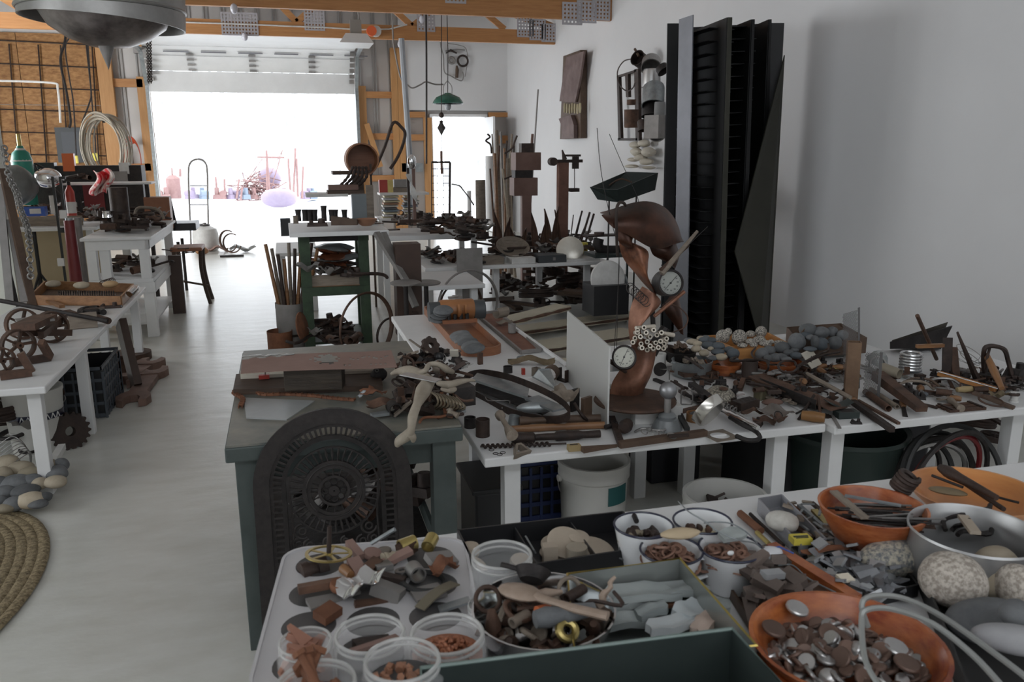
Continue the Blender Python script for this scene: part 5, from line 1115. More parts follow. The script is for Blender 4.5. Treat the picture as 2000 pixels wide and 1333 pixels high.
slab('bent_tin','large bent galvanised tin behind the hoop','metal sheet',[(1040,738),(1052,722),(1075,722),(1090,765)],.66,.004,galv,zs=[.66,.70,.70,.66])
mk('cup_ring','dark open cup lying on its side behind the hoop','cup',k_pipe(.06,.035,leath,.004),Pz(1072,748,.63),(0,0,1.0))
mk('round_tin','small dark round tin behind the left of the hoop','tin',k_can(.022,.03,iron),Pz(992,728,TZ))
mk('red_block','small red block behind the hoop','block',k_block(.015,.015,.03,red),Pz(1022,732,TZ))
mk('square_tube','grey square tube stub behind the hoop','tube',k_boxtube(.03,.03,.04,.003,gwood),Pz(1047,735,TZ),(0,0,.4))
mk('leafy_scrap','ragged fibrous brown scrap right of the hoop','scrap piece',k_sheet(.13,.09,gwood,12,.45,.03,.004,30),Pz(1100,782,.68),(R(30),R(10),-.9))
root_branch('bent dark stem below the fibrous brown scrap',[(1122,788,.70),(1130,802,.68),(1140,815,.66),(1148,822,.64)],[.006,.006,.007,.005],drust,'stem')
one('upright_book',B().box((0,0,.05),(.05,.014,.10)),leath,'dark brown book like block standing beside the acrylic panel','book',Pz(1145,825,TZ),(0,0,.5),smooth=False)
one('upright_book',B().box((0,0,.05),(.045,.012,.09)),iron,'black block standing behind the brown book like block','block',Pz(1122,805,TZ),(0,0,.5),smooth=False)
for(x,y,lab,r2,w)in[(1170,744,'rusty square bracket left of the acrylic panel edge',.03,.02)]:
 pass
mk('u_bracket','dark red U bracket standing left behind the acrylic panel','bracket',[('base',B().box((0,0,.004),(.03,.06,.006)),drust),('arm',B().box((0,-.028,.03),(.03,.005,.055)),drust),('arm',B().box((0,.028,.03),(.03,.005,.055)),drust)],Pz(1100,745,TZ),(0,0,.4))
R0=Pz(1187,838,TZ);ztop=None
lo,hi=TZ,1.3
def yproj(p):v=p-CO;return 666.5-FOC*v.dot(UP)/v.dot(FW)
def xproj(p):v=p-CO;return 1000+FOC*v.dot(RT)/v.dot(FW)
for _ in range(40):
 md=(lo+hi)/2
 if yproj(V((R0.x,R0.y,md)))>677:lo=md
 else:hi=md
ztop=lo;L1=Pz(1109,608,ztop)
A_,B_=V((R0.x,R0.y,TZ)),V((L1.x,L1.y,TZ));d=(A_-B_);
one('acrylic_panel',B().box((d.length/2,0,(ztop-TZ)/2),(d.length,.007,ztop-TZ)),acryl,'frosted translucent panel standing upright left of the copper sculpture','panel',B_,xq(d),smooth=False)
SY=2.90
def pt(x,y,dy=0):return Py(x,y,SY+dy)
def curve(pts,t):
 f=t*(len(pts)-1);i=int(min(f,len(pts)-2));k=f-i;a,b_=pts[i],pts[i+1]
 a0,b3=pts[max(i-1,0)],pts[min(i+2,len(pts)-1)]
 h=lambda p0,p1,p2,p3:.5*(2*p1+(p2-p0)*k+(2*p0-5*p1+4*p2-p3)*k*k+(3*p1-p0-3*p2+p3)*k**3)
 return tuple(h(a0[q],a[q],b_[q],b3[q])for q in range(len(a)))
def skin(name,r,c1,c2,dy1,dy2,bulge,m=copper,label=None,nu=26,nv=8,th=.003):
 def fn(u,v):
  a,b_=curve(c1,u),curve(c2,u);A,Q=pt(a[0],a[1],dy1),pt(b_[0],b_[1],dy2)
  p=A.lerp(Q,v);p.y-=bulge*math.sin(PI*v)*(.35+.65*math.sin(PI*min(max(u,.05),.95)));return p
 return part(name,B().sheet(fn,nu,nv,th),m,r,label=label,world=True)
bz=Pz(1240,776,.705)
sc=root('copper_sculpture','tall figure of bent brown copper sheets and gauges on a round rusty base','sculpture',(bz.x,bz.y,.685))
part('base_disc',B().lathe([(0,0),(.155,0),(.16,.006),(.155,.013),(.0,.016)],40).mv(bz.x,bz.y,.685),rust,sc,world=True)
dcop=mat('dark_copper',(.009,.005,.004),(.085,.032,.017),.38,.5,6,.12,contrast=.16)
pcop=mat('pale_copper',(.07,.028,.018),(.40,.19,.12),.45,.4,9,.1,contrast=.22)
skin('hood_sheet',sc,[(1172,416),(1200,408),(1235,397),(1265,394),(1292,402),(1312,420),(1325,445),(1331,470)],[(1175,420),(1192,440),(1206,450),(1225,458),(1245,470),(1272,484),(1300,484),(1328,472)],.06,-.05,.055,dcop,'dark curled copper hood')
skin('neck_sheet',sc,[(1268,480),(1270,486),(1276,498),(1290,506)],[(1316,466),(1321,480),(1326,500),(1318,525)],.02,.05,.04,dcop)
skin('left_wing',sc,[(1208,452),(1211,485),(1220,508),(1238,530),(1256,552),(1275,572)],[(1215,468),(1262,488),(1265,515),(1264,540),(1270,556),(1279,575)],.03,-.02,.05,copper)
skin('eye_rim',sc,[(1206,446),(1208,470),(1222,482),(1232,484)],[(1240,452),(1236,464),(1234,474),(1236,484)],-.01,-.03,.02,dcop)
skin('waist_sheet',sc,[(1255,560),(1238,585),(1230,612),(1228,640),(1232,672)],[(1278,574),(1290,592),(1268,618),(1250,640),(1262,690)],.03,-.02,.05,pcop,'rosy worn copper sheet')
skin('trunk_sheet',sc,[(1238,655),(1228,695),(1212,722),(1196,748),(1190,778)],[(1284,668),(1278,705),(1270,735),(1258,760),(1252,780)],.02,.0,.07,pcop,'rosy worn copper trunk')
skin('right_leaf',sc,[(1292,598),(1300,612),(1314,630),(1330,652)],[(1318,560),(1326,585),(1332,615),(1333,654)],.04,.06,.03,dcop)
def gauge(r,c,rad,dpt,ax,rot,face):
 ax=V(ax).normalized();q=V((0,0,1)).rotation_difference(ax).to_matrix().to_4x4()@Matrix.Rotation(rot,4,'Z');M=Matrix.Translation(c)@q
 part('gauge_case',B().lathe([(0,-dpt),(rad*.9,-dpt),(rad,-dpt*.8),(rad,0),(rad*1.02,.004),(rad*.88,.006),(rad*.86,-.004),(0,-.004)],36,M),iron,r,world=True)
 f=part('gauge_face',B().lathe([(0,-.003),(rad*.86,-.003),(rad*.86,-.002),(0,-.002)],32,M),face,r,world=True,label='cream gauge dial')
 b=B()
 for i in range(28):
  a=R(-220+260*i/27);l=.10 if i%3==0 else .05
  b.box((math.cos(a)*rad*(.80-l/2),math.sin(a)*rad*(.80-l/2),-.0015),(rad*l,rad*.018,.0006),a)
 for i in range(9):
  a=R(-210+240*i/8)
  for k in(-1,1):b.box((math.cos(a)*rad*.58+k*rad*.04,math.sin(a)*rad*.58,-.0015),(rad*.035,rad*.10,.0006)).box((math.cos(a)*rad*.58+k*rad*.04,math.sin(a)*rad*.58+rad*.04,-.0015),(rad*.07,rad*.025,.0006))
 part('dial_print',b.tf(M),black,f,False,world=False)
 for ch in f.children:ch.data.transform(Matrix.Translation((-r.location.x,-r.location.y,-r.location.z)))
 n=part('gauge_needle',B().box((0,0,-.0005),(rad*1.45,rad*.035,.001),R(42)).cyl((0,0,-.002),(0,0,.001),rad*.08,n=12).tf(M),black,r,False,world=True)
cface=mat('dial_cream',(.52,.52,.45),(.60,.60,.53),.5)
cam_d=lambda p:(CO-p).normalized()
p=pt(1219,698,-.12);gauge(sc,p,.045,.05,cam_d(p)+V((-.05,0,.15)),0,cface)
p=pt(1310,553,-.08);gauge(sc,p,.050,.085,cam_d(p)+V((.38,0,.0)),0,mat('dial_grey',(.26,.27,.25),(.33,.34,.31),.5))
tb2=[(1245,645),(1258,640),(1277,645),(1240,661),(1251,658),(1270,658),(1283,655),(1292,650),(1302,662),(1236,669),(1264,668),(1281,670),(1290,667),(1252,672),(1254,680),(1264,684),(1276,681),(1286,679),(1297,672),(1270,676),(1245,650),(1296,681),(1262,650)]
for i,(x,y)in enumerate(tb2):
 c=pt(x,y,-.10-.012*((i*7)%5));d_=(cam_d(c)+V(((i%3-1)*.12,0,((i*5)%3-1)*.1))).normalized();q=V((0,0,1)).rotation_difference(d_).to_matrix().to_4x4()
 part('ceramic_tube',B().lathe([(.0035,-.075),(.0085,-.075),(.0078,-.006),(.0095,-.003),(.009,0),(.0045,0)],14,Matrix.Translation(c)@q,closed=True),ceram,sc,world=True)
for(x1,y1,x2,y2)in((1242,641,1278,638),(1290,650,1315,655)):
 part('ceramic_tube',B().tube([pt(x1,y1,-.09),pt(x2,y2,-.05)],[.007,.009],12),ceram,sc,world=True)
P=[pt(1228+34*t,562+26*t,-.07)for t in[i/7 for i in range(8)]]
sb=[]
for i in range(98):t=i/97;a=i*2*PI/14;c=pt(1230+32*t,562+28*t,-.08);sb.append(c+V((math.cos(a)*.018,math.sin(a)*.006,math.sin(a)*.018)))
part('spring',B().tube(sb,.0015,5),iron,sc,world=True)
for(x1,y1,x2,y2,r1,r2,m)in((1292,535,1362,452,.012,.006,gwood),(1290,528,1345,480,.008,.005,rust),(1278,618,1336,570,.007,.008,pcop),(1192,706,1222,727,.009,.007,drust),(1345,478,1382,443,.002,.001,iron),(1272,575,1276,640,.012,.01,iron),(1270,690,1300,640,.03,.02,iron)):
 part('rod',B().tube([pt(x1,y1,-.08 if m is not iron else .03),pt(x2,y2,-.04 if m is not iron else .03)],[r1,r2],8),m,sc,world=True)
part('clamp_hook',B().tube(smooth([pt(1206,500,-.03),pt(1204,450,-.06),pt(1204,412,-.07),pt(1209,397,-.06),pt(1217,396,-.05),pt(1222,402,-.04)]),.006,8),drust,sc,world=True)
part('curled_wire',B().tube(smooth([pt(1300,592),pt(1325,600),pt(1343,620),pt(1336,640),pt(1312,650)]),.0025,6),rust,sc,world=True)
part('whip_wire',B().tube(smooth([Py(1166,250,2.95),Py(1172,320,2.93),Py(1182,380,2.9),Py(1196,440,2.88),Py(1209,500,2.87),Py(1205,600,2.86),Py(1199,690,2.84)]),.0014,5),iron,sc,world=True)
part('whip_wire',B().tube(smooth([Py(1190,262,2.95),Py(1215,320,2.95),Py(1245,385,2.95),Py(1243,400,2.95)]),.0012,5),iron,sc,world=True)
part('whip_wire',B().tube([Py(1209,500,2.87),Py(1204,690,2.84)],.0013,5),iron,sc,world=True)
for i,(x,y)in enumerate(((1265,812),(1308,806))):
 one('white_block',B().box((0,0,.03),(.10,.07,.06)),whitew,['left white block under the round rusty base','right white block under the round rusty base'][i],'block',Pz(x-5,y+12,TZ),(0,0,-.12),smooth=False,bev=.003)
one('white_block',B().box((0,0,.03),(.10,.07,.06)),whitew,'rear white block hidden behind the round rusty base','block',Pz(1215,780,TZ),(0,0,-.12),smooth=False,bev=.003)
# ================================================================== FRONT TOOLS AND RIGHT TABLES
gs=mat('grey_scrap',(.2,.19,.18),(.3,.28,.27),.6,.3)
def row(items):
 for k,a,b_,z,z2,kw,n,lab in items:ln(k,a,b_,TZ+z,lab,n,n.replace('_',' '),z2=TZ+z2,**kw)
row([(k_spindle,(1014,832),(1172,826),.012,.006,dict(prof=[(0,.016),(.04,.018),(.1,.015),(.16,.012),(.6,.013),(.62,.016),(1,.015)],m=leath),'turned_handle','dark brown round handle lying behind the others, bulb at its left'),(k_spindle,(996,846),(1180,838),0,.0,dict(prof=[(0,.012),(.3,.015),(.58,.012),(.6,.014),(1,.014)],m=wood),'turned_handle','reddish brown two tone handle just before the white table bracket'),(k_spindle,(1000,868),(1172,858),0,.0,dict(prof=[(0,.020),(.24,.020),(.26,.012),(.48,.013),(.5,.018),(.75,.017),(.8,.013),(.97,.014),(1,.014)],m=drust),'chisel_shaft','black turned shaft with a thick brown socket at its left end'),(k_auger,(938,878),(1106,872),0,0,dict(r=.010,turns=14),'auger_bit','long rusty twisted auger bit at the front table edge'),(k_spindle,(975,820),(1000,862),.06,.03,dict(prof=[(0,.018),(.12,.018),(.2,.009),(.6,.010),(.75,.017),(1,.022)],m=gwood),'spindle','grey brown wooden spindle standing aslant beside the dark can'),(k_bar,(1195,822),(1213,874),.01,.0,dict(w=.022,h=.02,m=drust),'angle_bar','short dark leg of the right angle frame'),(k_bar,(1209,875),(1378,851),0,0,dict(w=.026,h=.022,m=leath),'long_bar','long dark red square bar along the front edge of the table'),(k_wedgebar,(1137,884),(1205,874),0,0,dict(w=.026,h=.018,m=leath,w2=.2),'pointed_tool','dark red wooden tool with a pointed steel tip'),(k_bent,(1240,846),(1300,842),.005,.01,dict(r=.004,m=steel,s=6,k=.2),'silver_rod','bright bent rod on the long dark red bar'),(k_bar,(1305,855),(1345,853),.024,.024,dict(w=.012,h=.01,m=drust),'small_clamp','small dark clamp resting on the dark red bar'),(k_rod,(1313,770),(1345,840),.06,.0,dict(r=.004,m=iron),'black_rod','thin black rod leaning past the grey bell'),(k_bar,(1320,800),(1342,842),.02,.0,dict(w=.02,h=.012,m=rubber),'black_grip','black rubber grip beside the grey bell'),(k_bar,(1278,744),(1310,757),.0,.0,dict(w=.018,h=.012,m=iron),'iron_bar','black iron bar behind the grey bell'),(k_bar,(1310,812),(1390,793),.0,.0,dict(w=.022,h=.012,m=rust),'rusty_bar','rusty brown flat bar behind the cork lined ring'),(k_spring,(1352,768),(1440,812),.012,.0,dict(r=.012,w=.003,turns=14,m=steel),'spring','steel spring sloping behind the shiny lid'),(k_bar,(1350,755),(1395,790),.03,.02,dict(w=.03,h=.02,m=iron),'iron_bar','thick black iron bar left of the perforated dome'),(k_rod,(1340,775),(1440,820),.012,.012,dict(r=.008,m=iron),'black_rod','round black shaft under the shiny lid'),(k_spindle,(1405,808),(1480,845),.02,.012,dict(prof=[(0,.010),(.1,.014),(.2,.012),(.3,.016),(.42,.013),(.5,.016),(.7,.013),(.8,.015),(1,.010)],m=chrome),'segmented_hose','bright segmented metal hose lying before the brick with holes'),(k_plank,(1475,735),(1640,800),.05,.03,dict(w=.10,t=.006,m=rust),'rusty_board','broad rusty brown plate sloping down to the right, middle of the tables'),(k_angle,(1490,755),(1600,800),.02,.02,dict(w=.04,m=iron),'angle_iron','black angle iron under the broad rusty plate'),(k_rod,(1575,735),(1660,782),.06,.03,dict(r=.010,m=gwood),'long_pipe','olive brown pipe crossing above the broad rusty plate'),(k_rod,(1590,775),(1560,822),.05,.0,dict(r=.006,m=drust),'rusty_rod','rusty rod leaning like a tripod leg at left'),(k_rod,(1597,775),(1602,815),.06,.0,dict(r=.006,m=rust),'rusty_rod','short rusty rod leaning as the middle tripod leg'),(k_rod,(1655,760),(1555,810),.05,.0,dict(r=.004,m=iron),'thin_rod','thin dark rod crossing behind the tripod of rods'),(k_spindle,(1565,822),(1610,828),.0,.0,dict(prof=[(0,.018),(.5,.022),(1,.018)],m=mat('amber_wood',(.16,.075,.025),(.30,.15,.05),.4)),'wooden_roller','short amber brown wooden roller at the table edge'),(k_bar,(1625,812),(1640,838),.0,.0,dict(w=.012,h=.004,m=gs),'grey_bar','small grey flat bar sticking out over the table seam'),(k_bar,(1665,790),(1742,845),.012,.0,dict(w=.022,h=.02,m=drust),'square_bar','long dark square bar reaching over the front edge'),(k_bar,(1675,785),(1755,830),.0,.0,dict(w=.014,h=.01,m=rust),'flat_bar','rusty flat bar right beside the long square bar'),(k_pipe,(1690,772),(1735,805),.0,.0,dict(r=.014,m=rust),'pipe','rusty pipe behind the flat bars on the right table'),(k_pipe,(1700,765),(1752,800),.0,.0,dict(r=.010,m=gwood),'pipe','thinner olive pipe next to the rusty pipe'),(k_wedgebar,(1712,742),(1800,805),.05,.02,dict(w=.05,h=.04,m=rust,w2=.9),'channel_bar','thick reddish channel bar sloping toward the slatted plate'),(k_pipe,(1755,740),(1722,727),.04,.05,dict(r=.022,m=mat('tan_pipe',(.22,.19,.14),(.32,.28,.22),.6)),'tan_pipe','short tan pipe on top of the thick channel bar'),(k_bar,(1833,733),(1945,765),.05,.03,dict(w=.03,h=.016,m=mat('orange_level',(.42,.17,.045),(.55,.25,.08),.5)),'spirit_level','orange wooden level with a bright edge at the far right'),(k_rod,(1833,728),(1948,761),.068,.05,dict(r=.003,m=chrome),'bright_rod','bright thin rod along the top of the orange level'),(k_spindle,(1925,700),(1955,765),.14,.05,dict(prof=[(0,.012),(.5,.016),(1,.010)],m=wood),'wooden_handle','light brown handle leaning in the dark tool group'),(k_bar,(1900,770),(1980,800),.03,.0,dict(w=.024,h=.012,m=leath),'dark_handle','dark red handle ending at the right table edge'),(k_spindle,(1850,785),(1876,806),.0,.0,dict(prof=[(0,.010),(.3,.014),(.6,.010),(1,.016)],m=gwood),'small_spindle','knobbly little spindle on the slatted plate'),(k_bent,(1745,785),(1830,800),.0,.0,dict(r=.006,m=drust,s=9,k=.3),'bent_rod','bent dark rod between the channel bar and the slatted plate'),(k_chisel,(1768,815),(1762,790),.0,.0,dict(m=iron),'small_chisel','tiny dark chisel in front of the channel bar'),(k_bent,(1440,700),(1500,715),.08,.08,dict(r=.006,m=drust,s=4,k=.5),'bent_rod','curved dark rod before the orange bowls'),(k_rod,(1790,620),(1828,705),.30,.05,dict(r=.009,m=rust),'rusty_rod','rusty rod sticking up before the black folded metal'),(k_wedgebar,(1905,742),(1868,650),.03,.25,dict(w=.03,h=.015,m=drust,w2=.1),'pointed_blade','tall dark pointed blade leaning left of the big tongs'),(k_bar,(1848,740),(1850,660),.0,.18,dict(w=.04,h=.012,m=drust),'upright_bar','upright dark bar behind the orange level'),(k_bar,(1868,745),(1862,680),.0,.13,dict(w=.03,h=.01,m=rust),'upright_bar','upright rusty bar right of the dark upright bar'),(k_bar,(1790,680),(1842,678),.14,.14,dict(w=.02,h=.015,m=wood),'wooden_stick','short brown stick lying on the black folded metal'),(k_bar,(1465,720),(1560,712),.02,.02,dict(w=.03,h=.01,m=drust),'flat_bar','dark flat bar in front of the grey stone bowl'),(k_bar,(1330,735),(1430,725),.02,.02,dict(w=.06,h=.015,m=rust),'rusty_bar','wide rusty bar beneath the grey pot'),(k_bar,(1445,765),(1452,745),.0,.03,dict(w=.02,h=.02,m=rust),'rusty_stub','rusty stub left of the olive spool'),])
mk('dark_can','dark rusted can standing at the front left of the white table','can',k_can(.026,.065,drust),Pz(943,852,TZ))
mk('dark_can','low dark round tin touching the taller rusted can','can',k_can(.022,.04,iron),Pz(918,835,TZ))
mk('wedge_socket','grey hollow wedge shaped socket on the auger bit','socket',[('socket',B().frame([(-.03,-.02),(.035,-.02),(.012,.022),(-.008,.022)],[(-.020,-.012),(.022,-.012),(.008,.014),(-.004,.014)],0,.03),gwood)],Pz(1012,886,TZ),(R(35),0,.3))
for i,(x,y)in enumerate(((960,880),(968,887),(976,889),(982,885))):mk('small_ring','thin black ring in the little heap at the front left table corner','ring',k_ring(.009,.0012,iron),Pz(x,y,TZ),group='thin black rings at the table corner')
mk('yellow_block','yellowish wooden block with a dark slot at the table front','block',[('block',B().box((0,0,.010),(.045,.028,.020)),mat('yellow_wood',(.30,.22,.10),(.42,.32,.17),.6)),('slot',B().box((0,.003,.0205),(.028,.007,.001)),iron)],Pz(1121,880,TZ),(0,0,-.05))
mk('roller','dark wooden roller standing in the right angle frame','roller',k_spindle(.05,[(0,.022),(.5,.026),(1,.022)],drust),Pz(1218,850,TZ+.005),(0,0,.9))
mk('bolt_handle','dark bolt like stub left of the roller','bolt',k_bolt(.04,.009,iron),Pz(1182,843,TZ),(0,0,.25))
for i,(x,y,r2)in enumerate(((1258,845,.012),(1268,840,.010),(1280,847,.013),(1292,846,.009),(1312,852,.018))):
 mk('small_ring',['silver ring on the dark red bar, leftmost','small silver ring beside the leftmost one','larger silver ring mid bar','tiny silver ring mid bar','flat round silver tag at the middle of the bar'][i],'ring',k_ring(r2,.002,steel)if i<4 else k_disc(r2,.003,steel),Pz(x,y,TZ+.024),(.4,.2,0))
g1=mk('ball_stand','grey enamelled bell base with an aluminium ball on its stem','lamp',[('base',B().lathe([(0,0),(.058,0),(.055,.012),(.042,.035),(.040,.04),(.032,.043),(.034,.052),(.026,.062),(.012,.066),(.011,.07),(0,.07)],30),mat('grey_enamel',(.14,.15,.155),(.19,.20,.205),.3)),('stem',B().cyl((0,0,.065),(0,0,.125),.013,n=16),gs),('ball',B().blob((0,0,.150),(.033,.033,.033),1,0,24,16),mat('cast_aluminium',(.24,.24,.25),(.36,.36,.37),.4,.7,10))],Pz(1302,838,TZ))
mk('disc_and_hook','dark disc on a bent rod behind the aluminium ball','disc',[('disc',B().cyl((0,0,.045),(0,-.006,.045),.032,n=24),iron),('hook',B().tube(smooth([(0,-.006,.045),(.01,-.03,.05),(.03,-.03,.045),(.035,-.03,0)]),.003,6),steel)],Pz(1288,740,TZ))
mk('square_loop','grey square wire loop standing by the dark bar','loop',[('loop',B().tube(smooth([(0,0,.0),(0,0,.05),(.008,0,.058),(.035,0,.058),(.045,0,.05),(.045,0,0),(.02,0,-.001),(0,0,0)]),.003,7),steel)],Pz(1330,790,TZ+.004),(0,0,-.2))
mk('cork_ring','low orange brown ring box with a grey stone inside','ring',[('wall',B().lathe([(.032,0),(.035,0),(.035,.032),(.032,.032)],28,closed=True),mat('cork',(.24,.11,.04),(.34,.18,.08),.7,0,30)),('stone',B().blob((0,0,.022),(.026,.024,.014),2),ggrey)],Pz(1358,822,TZ))
mk('square_plate','flat square plate with a large round hole at the table edge','plate',[('plate',B().frame([(q*.052/max(abs(math.cos(a)),abs(math.sin(a)))*math.cos(a),q*.052/max(abs(math.cos(a)),abs(math.sin(a)))*math.sin(a))for q,a in[(1,2*PI*i/32)for i in range(32)]],circ(.036,32),0,.003),gwood)],Pz(1406,852,TZ),(0,0,.15))
mk('shiny_lid','bright dented ring pan tilted on edge in the middle of the table','pan',[('pan',B().lathe([(.0,0),(.058,0),(.064,.006),(.068,.038),(.065,.038),(.060,.008),(.0,.004)],36),mat('bright_tin',(.55,.53,.48),(.68,.66,.62),.22,.9))],Pz(1392,810,TZ+.075),(R(-48),R(-38),0))
swire('dark_hook','thick dark sickle shaped hook curling at the table edge',[(1425,815,.66),(1450,830,.65),(1474,842,.635),(1484,853,.63),(1478,860,.63),(1458,860,.63),(1438,852,.632)],.0085,iron,'hook')
mk('perforated_dome','cream perforated dome shaped shade behind the shiny ring pan','dome',[('dome',B().lathe([(.065,0),(.062,.02),(.045,.04),(.02,.05),(0,.052),(0,.049),(.018,.047),(.043,.037),(.059,.018),(.062,0)],30,closed=False),mat('cream_mesh',(.12,.11,.09),(.42,.38,.31),.5,.2,140,.3,contrast=.06)),('trim_ring',B().torus((0,0,.004),.066,.005,n=30),drust),('rusty_knot',B().torus((.01,-.01,.055),.014,.005,(.2,.3,1),n=12),rust)],Pz(1405,780,TZ+.01),(R(15),R(-8),0))
mk('hole_brick','dark brick shaped block with a grid of round holes on top','block',[('body',B().box((0,0,.02),(.105,.055,.038)),drust)]+[('hole',B().cyl((-.04+.020*i+(.01 if j%2 else 0)-.005,-.016+.016*j,.0385),(-.04+.020*i+(.01 if j%2 else 0)-.005,-.016+.016*j,.0395),.0055,n=10),black)for i in range(5)for j in range(3)],Pz(1455,800,TZ),(0,0,.28))
mk('glass_dome','small glassy dome on the block with holes','dome',[('dome',B().blob((0,0,.012),(.018,.018,.013),1,0,16,8),glass)],Pz(1446,776,TZ+.04))
mk('spool','olive green thick spool beside the rusty stub','spool',[('spool',B().lathe([(.008,0),(.030,0),(.031,.045),(.008,.047)],24,closed=True),mat('olive_spool',(.085,.075,.04),(.14,.12,.07),.6)),('peg',B().cyl((-.02,-.028,0),(-.016,-.03,.05),.008,n=8),mat('olive_spool',(.1,.1,.05)))],Pz(1486,778,TZ))
mk('tall_can','tall dark brown can supporting the pine stone crate','can',k_can(.036,.09,mat('brown_can',(.055,.04,.035),(.09,.065,.055),.6)),Pz(1463,742,TZ))
mk('curved_stone','flat rounded reddish stone beside the block with holes','stone',k_stone((.042,.022,.014),mat('red_brown_stone',(.11,.06,.045),(.18,.11,.085),.8),3),Pz(1508,792,TZ+.01),(0,0,-.2))
for(w,d,x,y,z,s,rz,lab,m)in[(.14,.11,1512,812,.02,2,.3,'large worn grey metal sheet on the front heap','a'),(.10,.04,1470,812,.012,3,-.3,'narrow torn strip left of the large grey sheet','b'),(.09,.05,1492,828,.008,4,-.4,'folded brown tin under the large grey sheet','b'),(.06,.05,1520,826,.03,6,.4,'small torn brown tin on top of the grey sheet','b')]:
 mk('torn_sheet',lab,'metal sheet',k_sheet(w,d,mat('grey_brown_tin',(.10,.085,.075),(.25,.22,.20),.5,.4,9,.2)if m=='a' else rust,s,.2,.014),Pz(x,y,TZ+z),(.05,0,rz))
mk('ring','dark thin ring standing on the large grey sheet','ring',k_ring(.016,.0018,iron),Pz(1520,812,TZ+.05),(.9,0,0))
mk('scrap_cluster','dark bolt cluster half under the grey sheets','casting',k_casting(.05,.03,.03,drust),Pz(1480,832,TZ),(0,0,.8))
mk('sheet_under','flat rusty tin sheet beneath the tripod of rods','metal sheet',k_sheet(.10,.06,drust,7,.2,.002),Pz(1600,815,TZ),(0,0,0))
mk('green_metal_case','low dark green metal drawer with a curved cover','drawer',[('body',B().box((0,0,.013),(.085,.05,.026)),tgreen2),('recess',B().box((0,0,.0262),(.05,.03,.001)),iron),('curved_cover',B().sheet(lambda u,v:(-.06+.10*u,.01+.05*v,.035+.018*(1-math.sin(PI*u))),12,2,.003),tgreen2)]if 'tgreen2' in globals()else[('body',B().box((0,0,.013),(.085,.05,.026)),dgreen),('recess',B().box((0,0,.0262),(.05,.03,.001)),iron),('curved_cover',B().sheet(lambda u,v:(-.06+.10*u,.02+.05*v,.035+.018*(1-math.sin(PI*u))),12,2,.003),dgreen)],Pz(1652,815,TZ),(0,0,-.15))
mk('black_screw','small black screw clamp before the green drawer','clamp',k_casting(.04,.02,.02,iron),Pz(1672,828,TZ),(0,0,-.3))
A=Pz(1660,785,TZ)
one('upright_beam',B().frame([(-.026,-.02),(.026,-.02),(.026,.02),(-.026,.02)],[(-.023,-.017),(.023,-.017),(.023,.017),(-.023,.017)],0,.255),mat('brown_beam',(.10,.055,.03),(.20,.12,.07),.5,.1,12),'upright brown square tube standing among the bar tools','beam',A,(0,R(-1),-.5),smooth=False)
def perf():
 r=root('perforated_sheet','tall grey perforated steel sheet folded down its middle','metal sheet',Pz(1690,772,TZ))
 m=mat('perforated_steel',(.11,.105,.105),(.16,.155,.155),.5,.2)
 def panel(w,h,hx,dx,M):
  b=B();s=.0088;nx,nz=int(w/s),int(h/s)
  for i in range(nx):
   for j in range(nz):
    x,z=(i+.5+(.5 if j%2 else 0))*s,(j+.5)*s
    sq=[(x+s*.52*math.cos(PI/6+k*PI/3),z+s*.56*math.sin(PI/6+k*PI/3))for k in range(6)];inn=[(x+s*.27*math.cos(PI/6+k*PI/3),z+s*.27*math.sin(PI/6+k*PI/3))for k in range(6)]
    n=6;vs=[(a,0,c)for a,c in sq]+[(a,0,c)for a,c in inn];b._add(vs,[(q,(q+1)%n,(q+1)%n+n,q+n)for q in range(n)])
  b.bx((w,-.001,0),(w+.012,.001,h));b.bx((-.004,-.001,-.004),(w,.001,.002))
  p=part('perforated_panel',b.tf(M),m,r,False);p['kind']='stuff'
 panel(.095,.36,0,0,Matrix.Translation((-.085,.035,.0))@Matrix.Rotation(R(-6),4,'Y')@Matrix.Rotation(.25,4,'Z'))
 panel(.055,.20,0,0,Matrix.Translation((-.03,-.02,.0))@Matrix.Rotation(R(-2),4,'Y')@Matrix.Rotation(-.75,4,'Z'))
perf()
cz=TZ+.10
def crate():
 P=[Pz(1378,656,cz),Pz(1440,682,cz),Pz(1546,674,cz),Pz(1500,650,cz)];c=sum(P,V())/4;c.z=cz-.065
 r=root('pine_crate','orange pine crate heaped with speckled granite balls','crate',c);m=mat('amber_pine',(.36,.16,.05),(.52,.26,.09),.5,0,5,.05,stretch=(1,6,6));h=.065
 L=[V((p.x-c.x,p.y-c.y,0))for p in P]
 for i in range(4):a,q=L[i],L[(i+1)%4];part('side',B().beam((a.x,a.y,h/2),(q.x,q.y,h/2),.010,h),m,r,False)
 part('bottom',B()._add([(p.x,p.y,.001)for p in L]+[(p.x,p.y,.006)for p in L],[(3,2,1,0),(4,5,6,7),(0,1,5,4),(1,2,6,5),(2,3,7,6),(3,0,4,7)]),m,r,False)
crate()
def stones(items,m,labf,cat='stone',flat=.8,group=None):
 for i,(x,y,w,h,z,lab)in enumerate(items):
  p=Pz(x,y,z);q=dep(p)/FOC/2;rx,rz_=w*q,h*q
  mk('stone',lab,cat,[('stone',B().blob((0,0,0),(rx,max(rx,rz_)*.85,rz_),i*7+int(x),.05,18,12),m(i)if callable(m)else m)],p,(0,0,0),group)
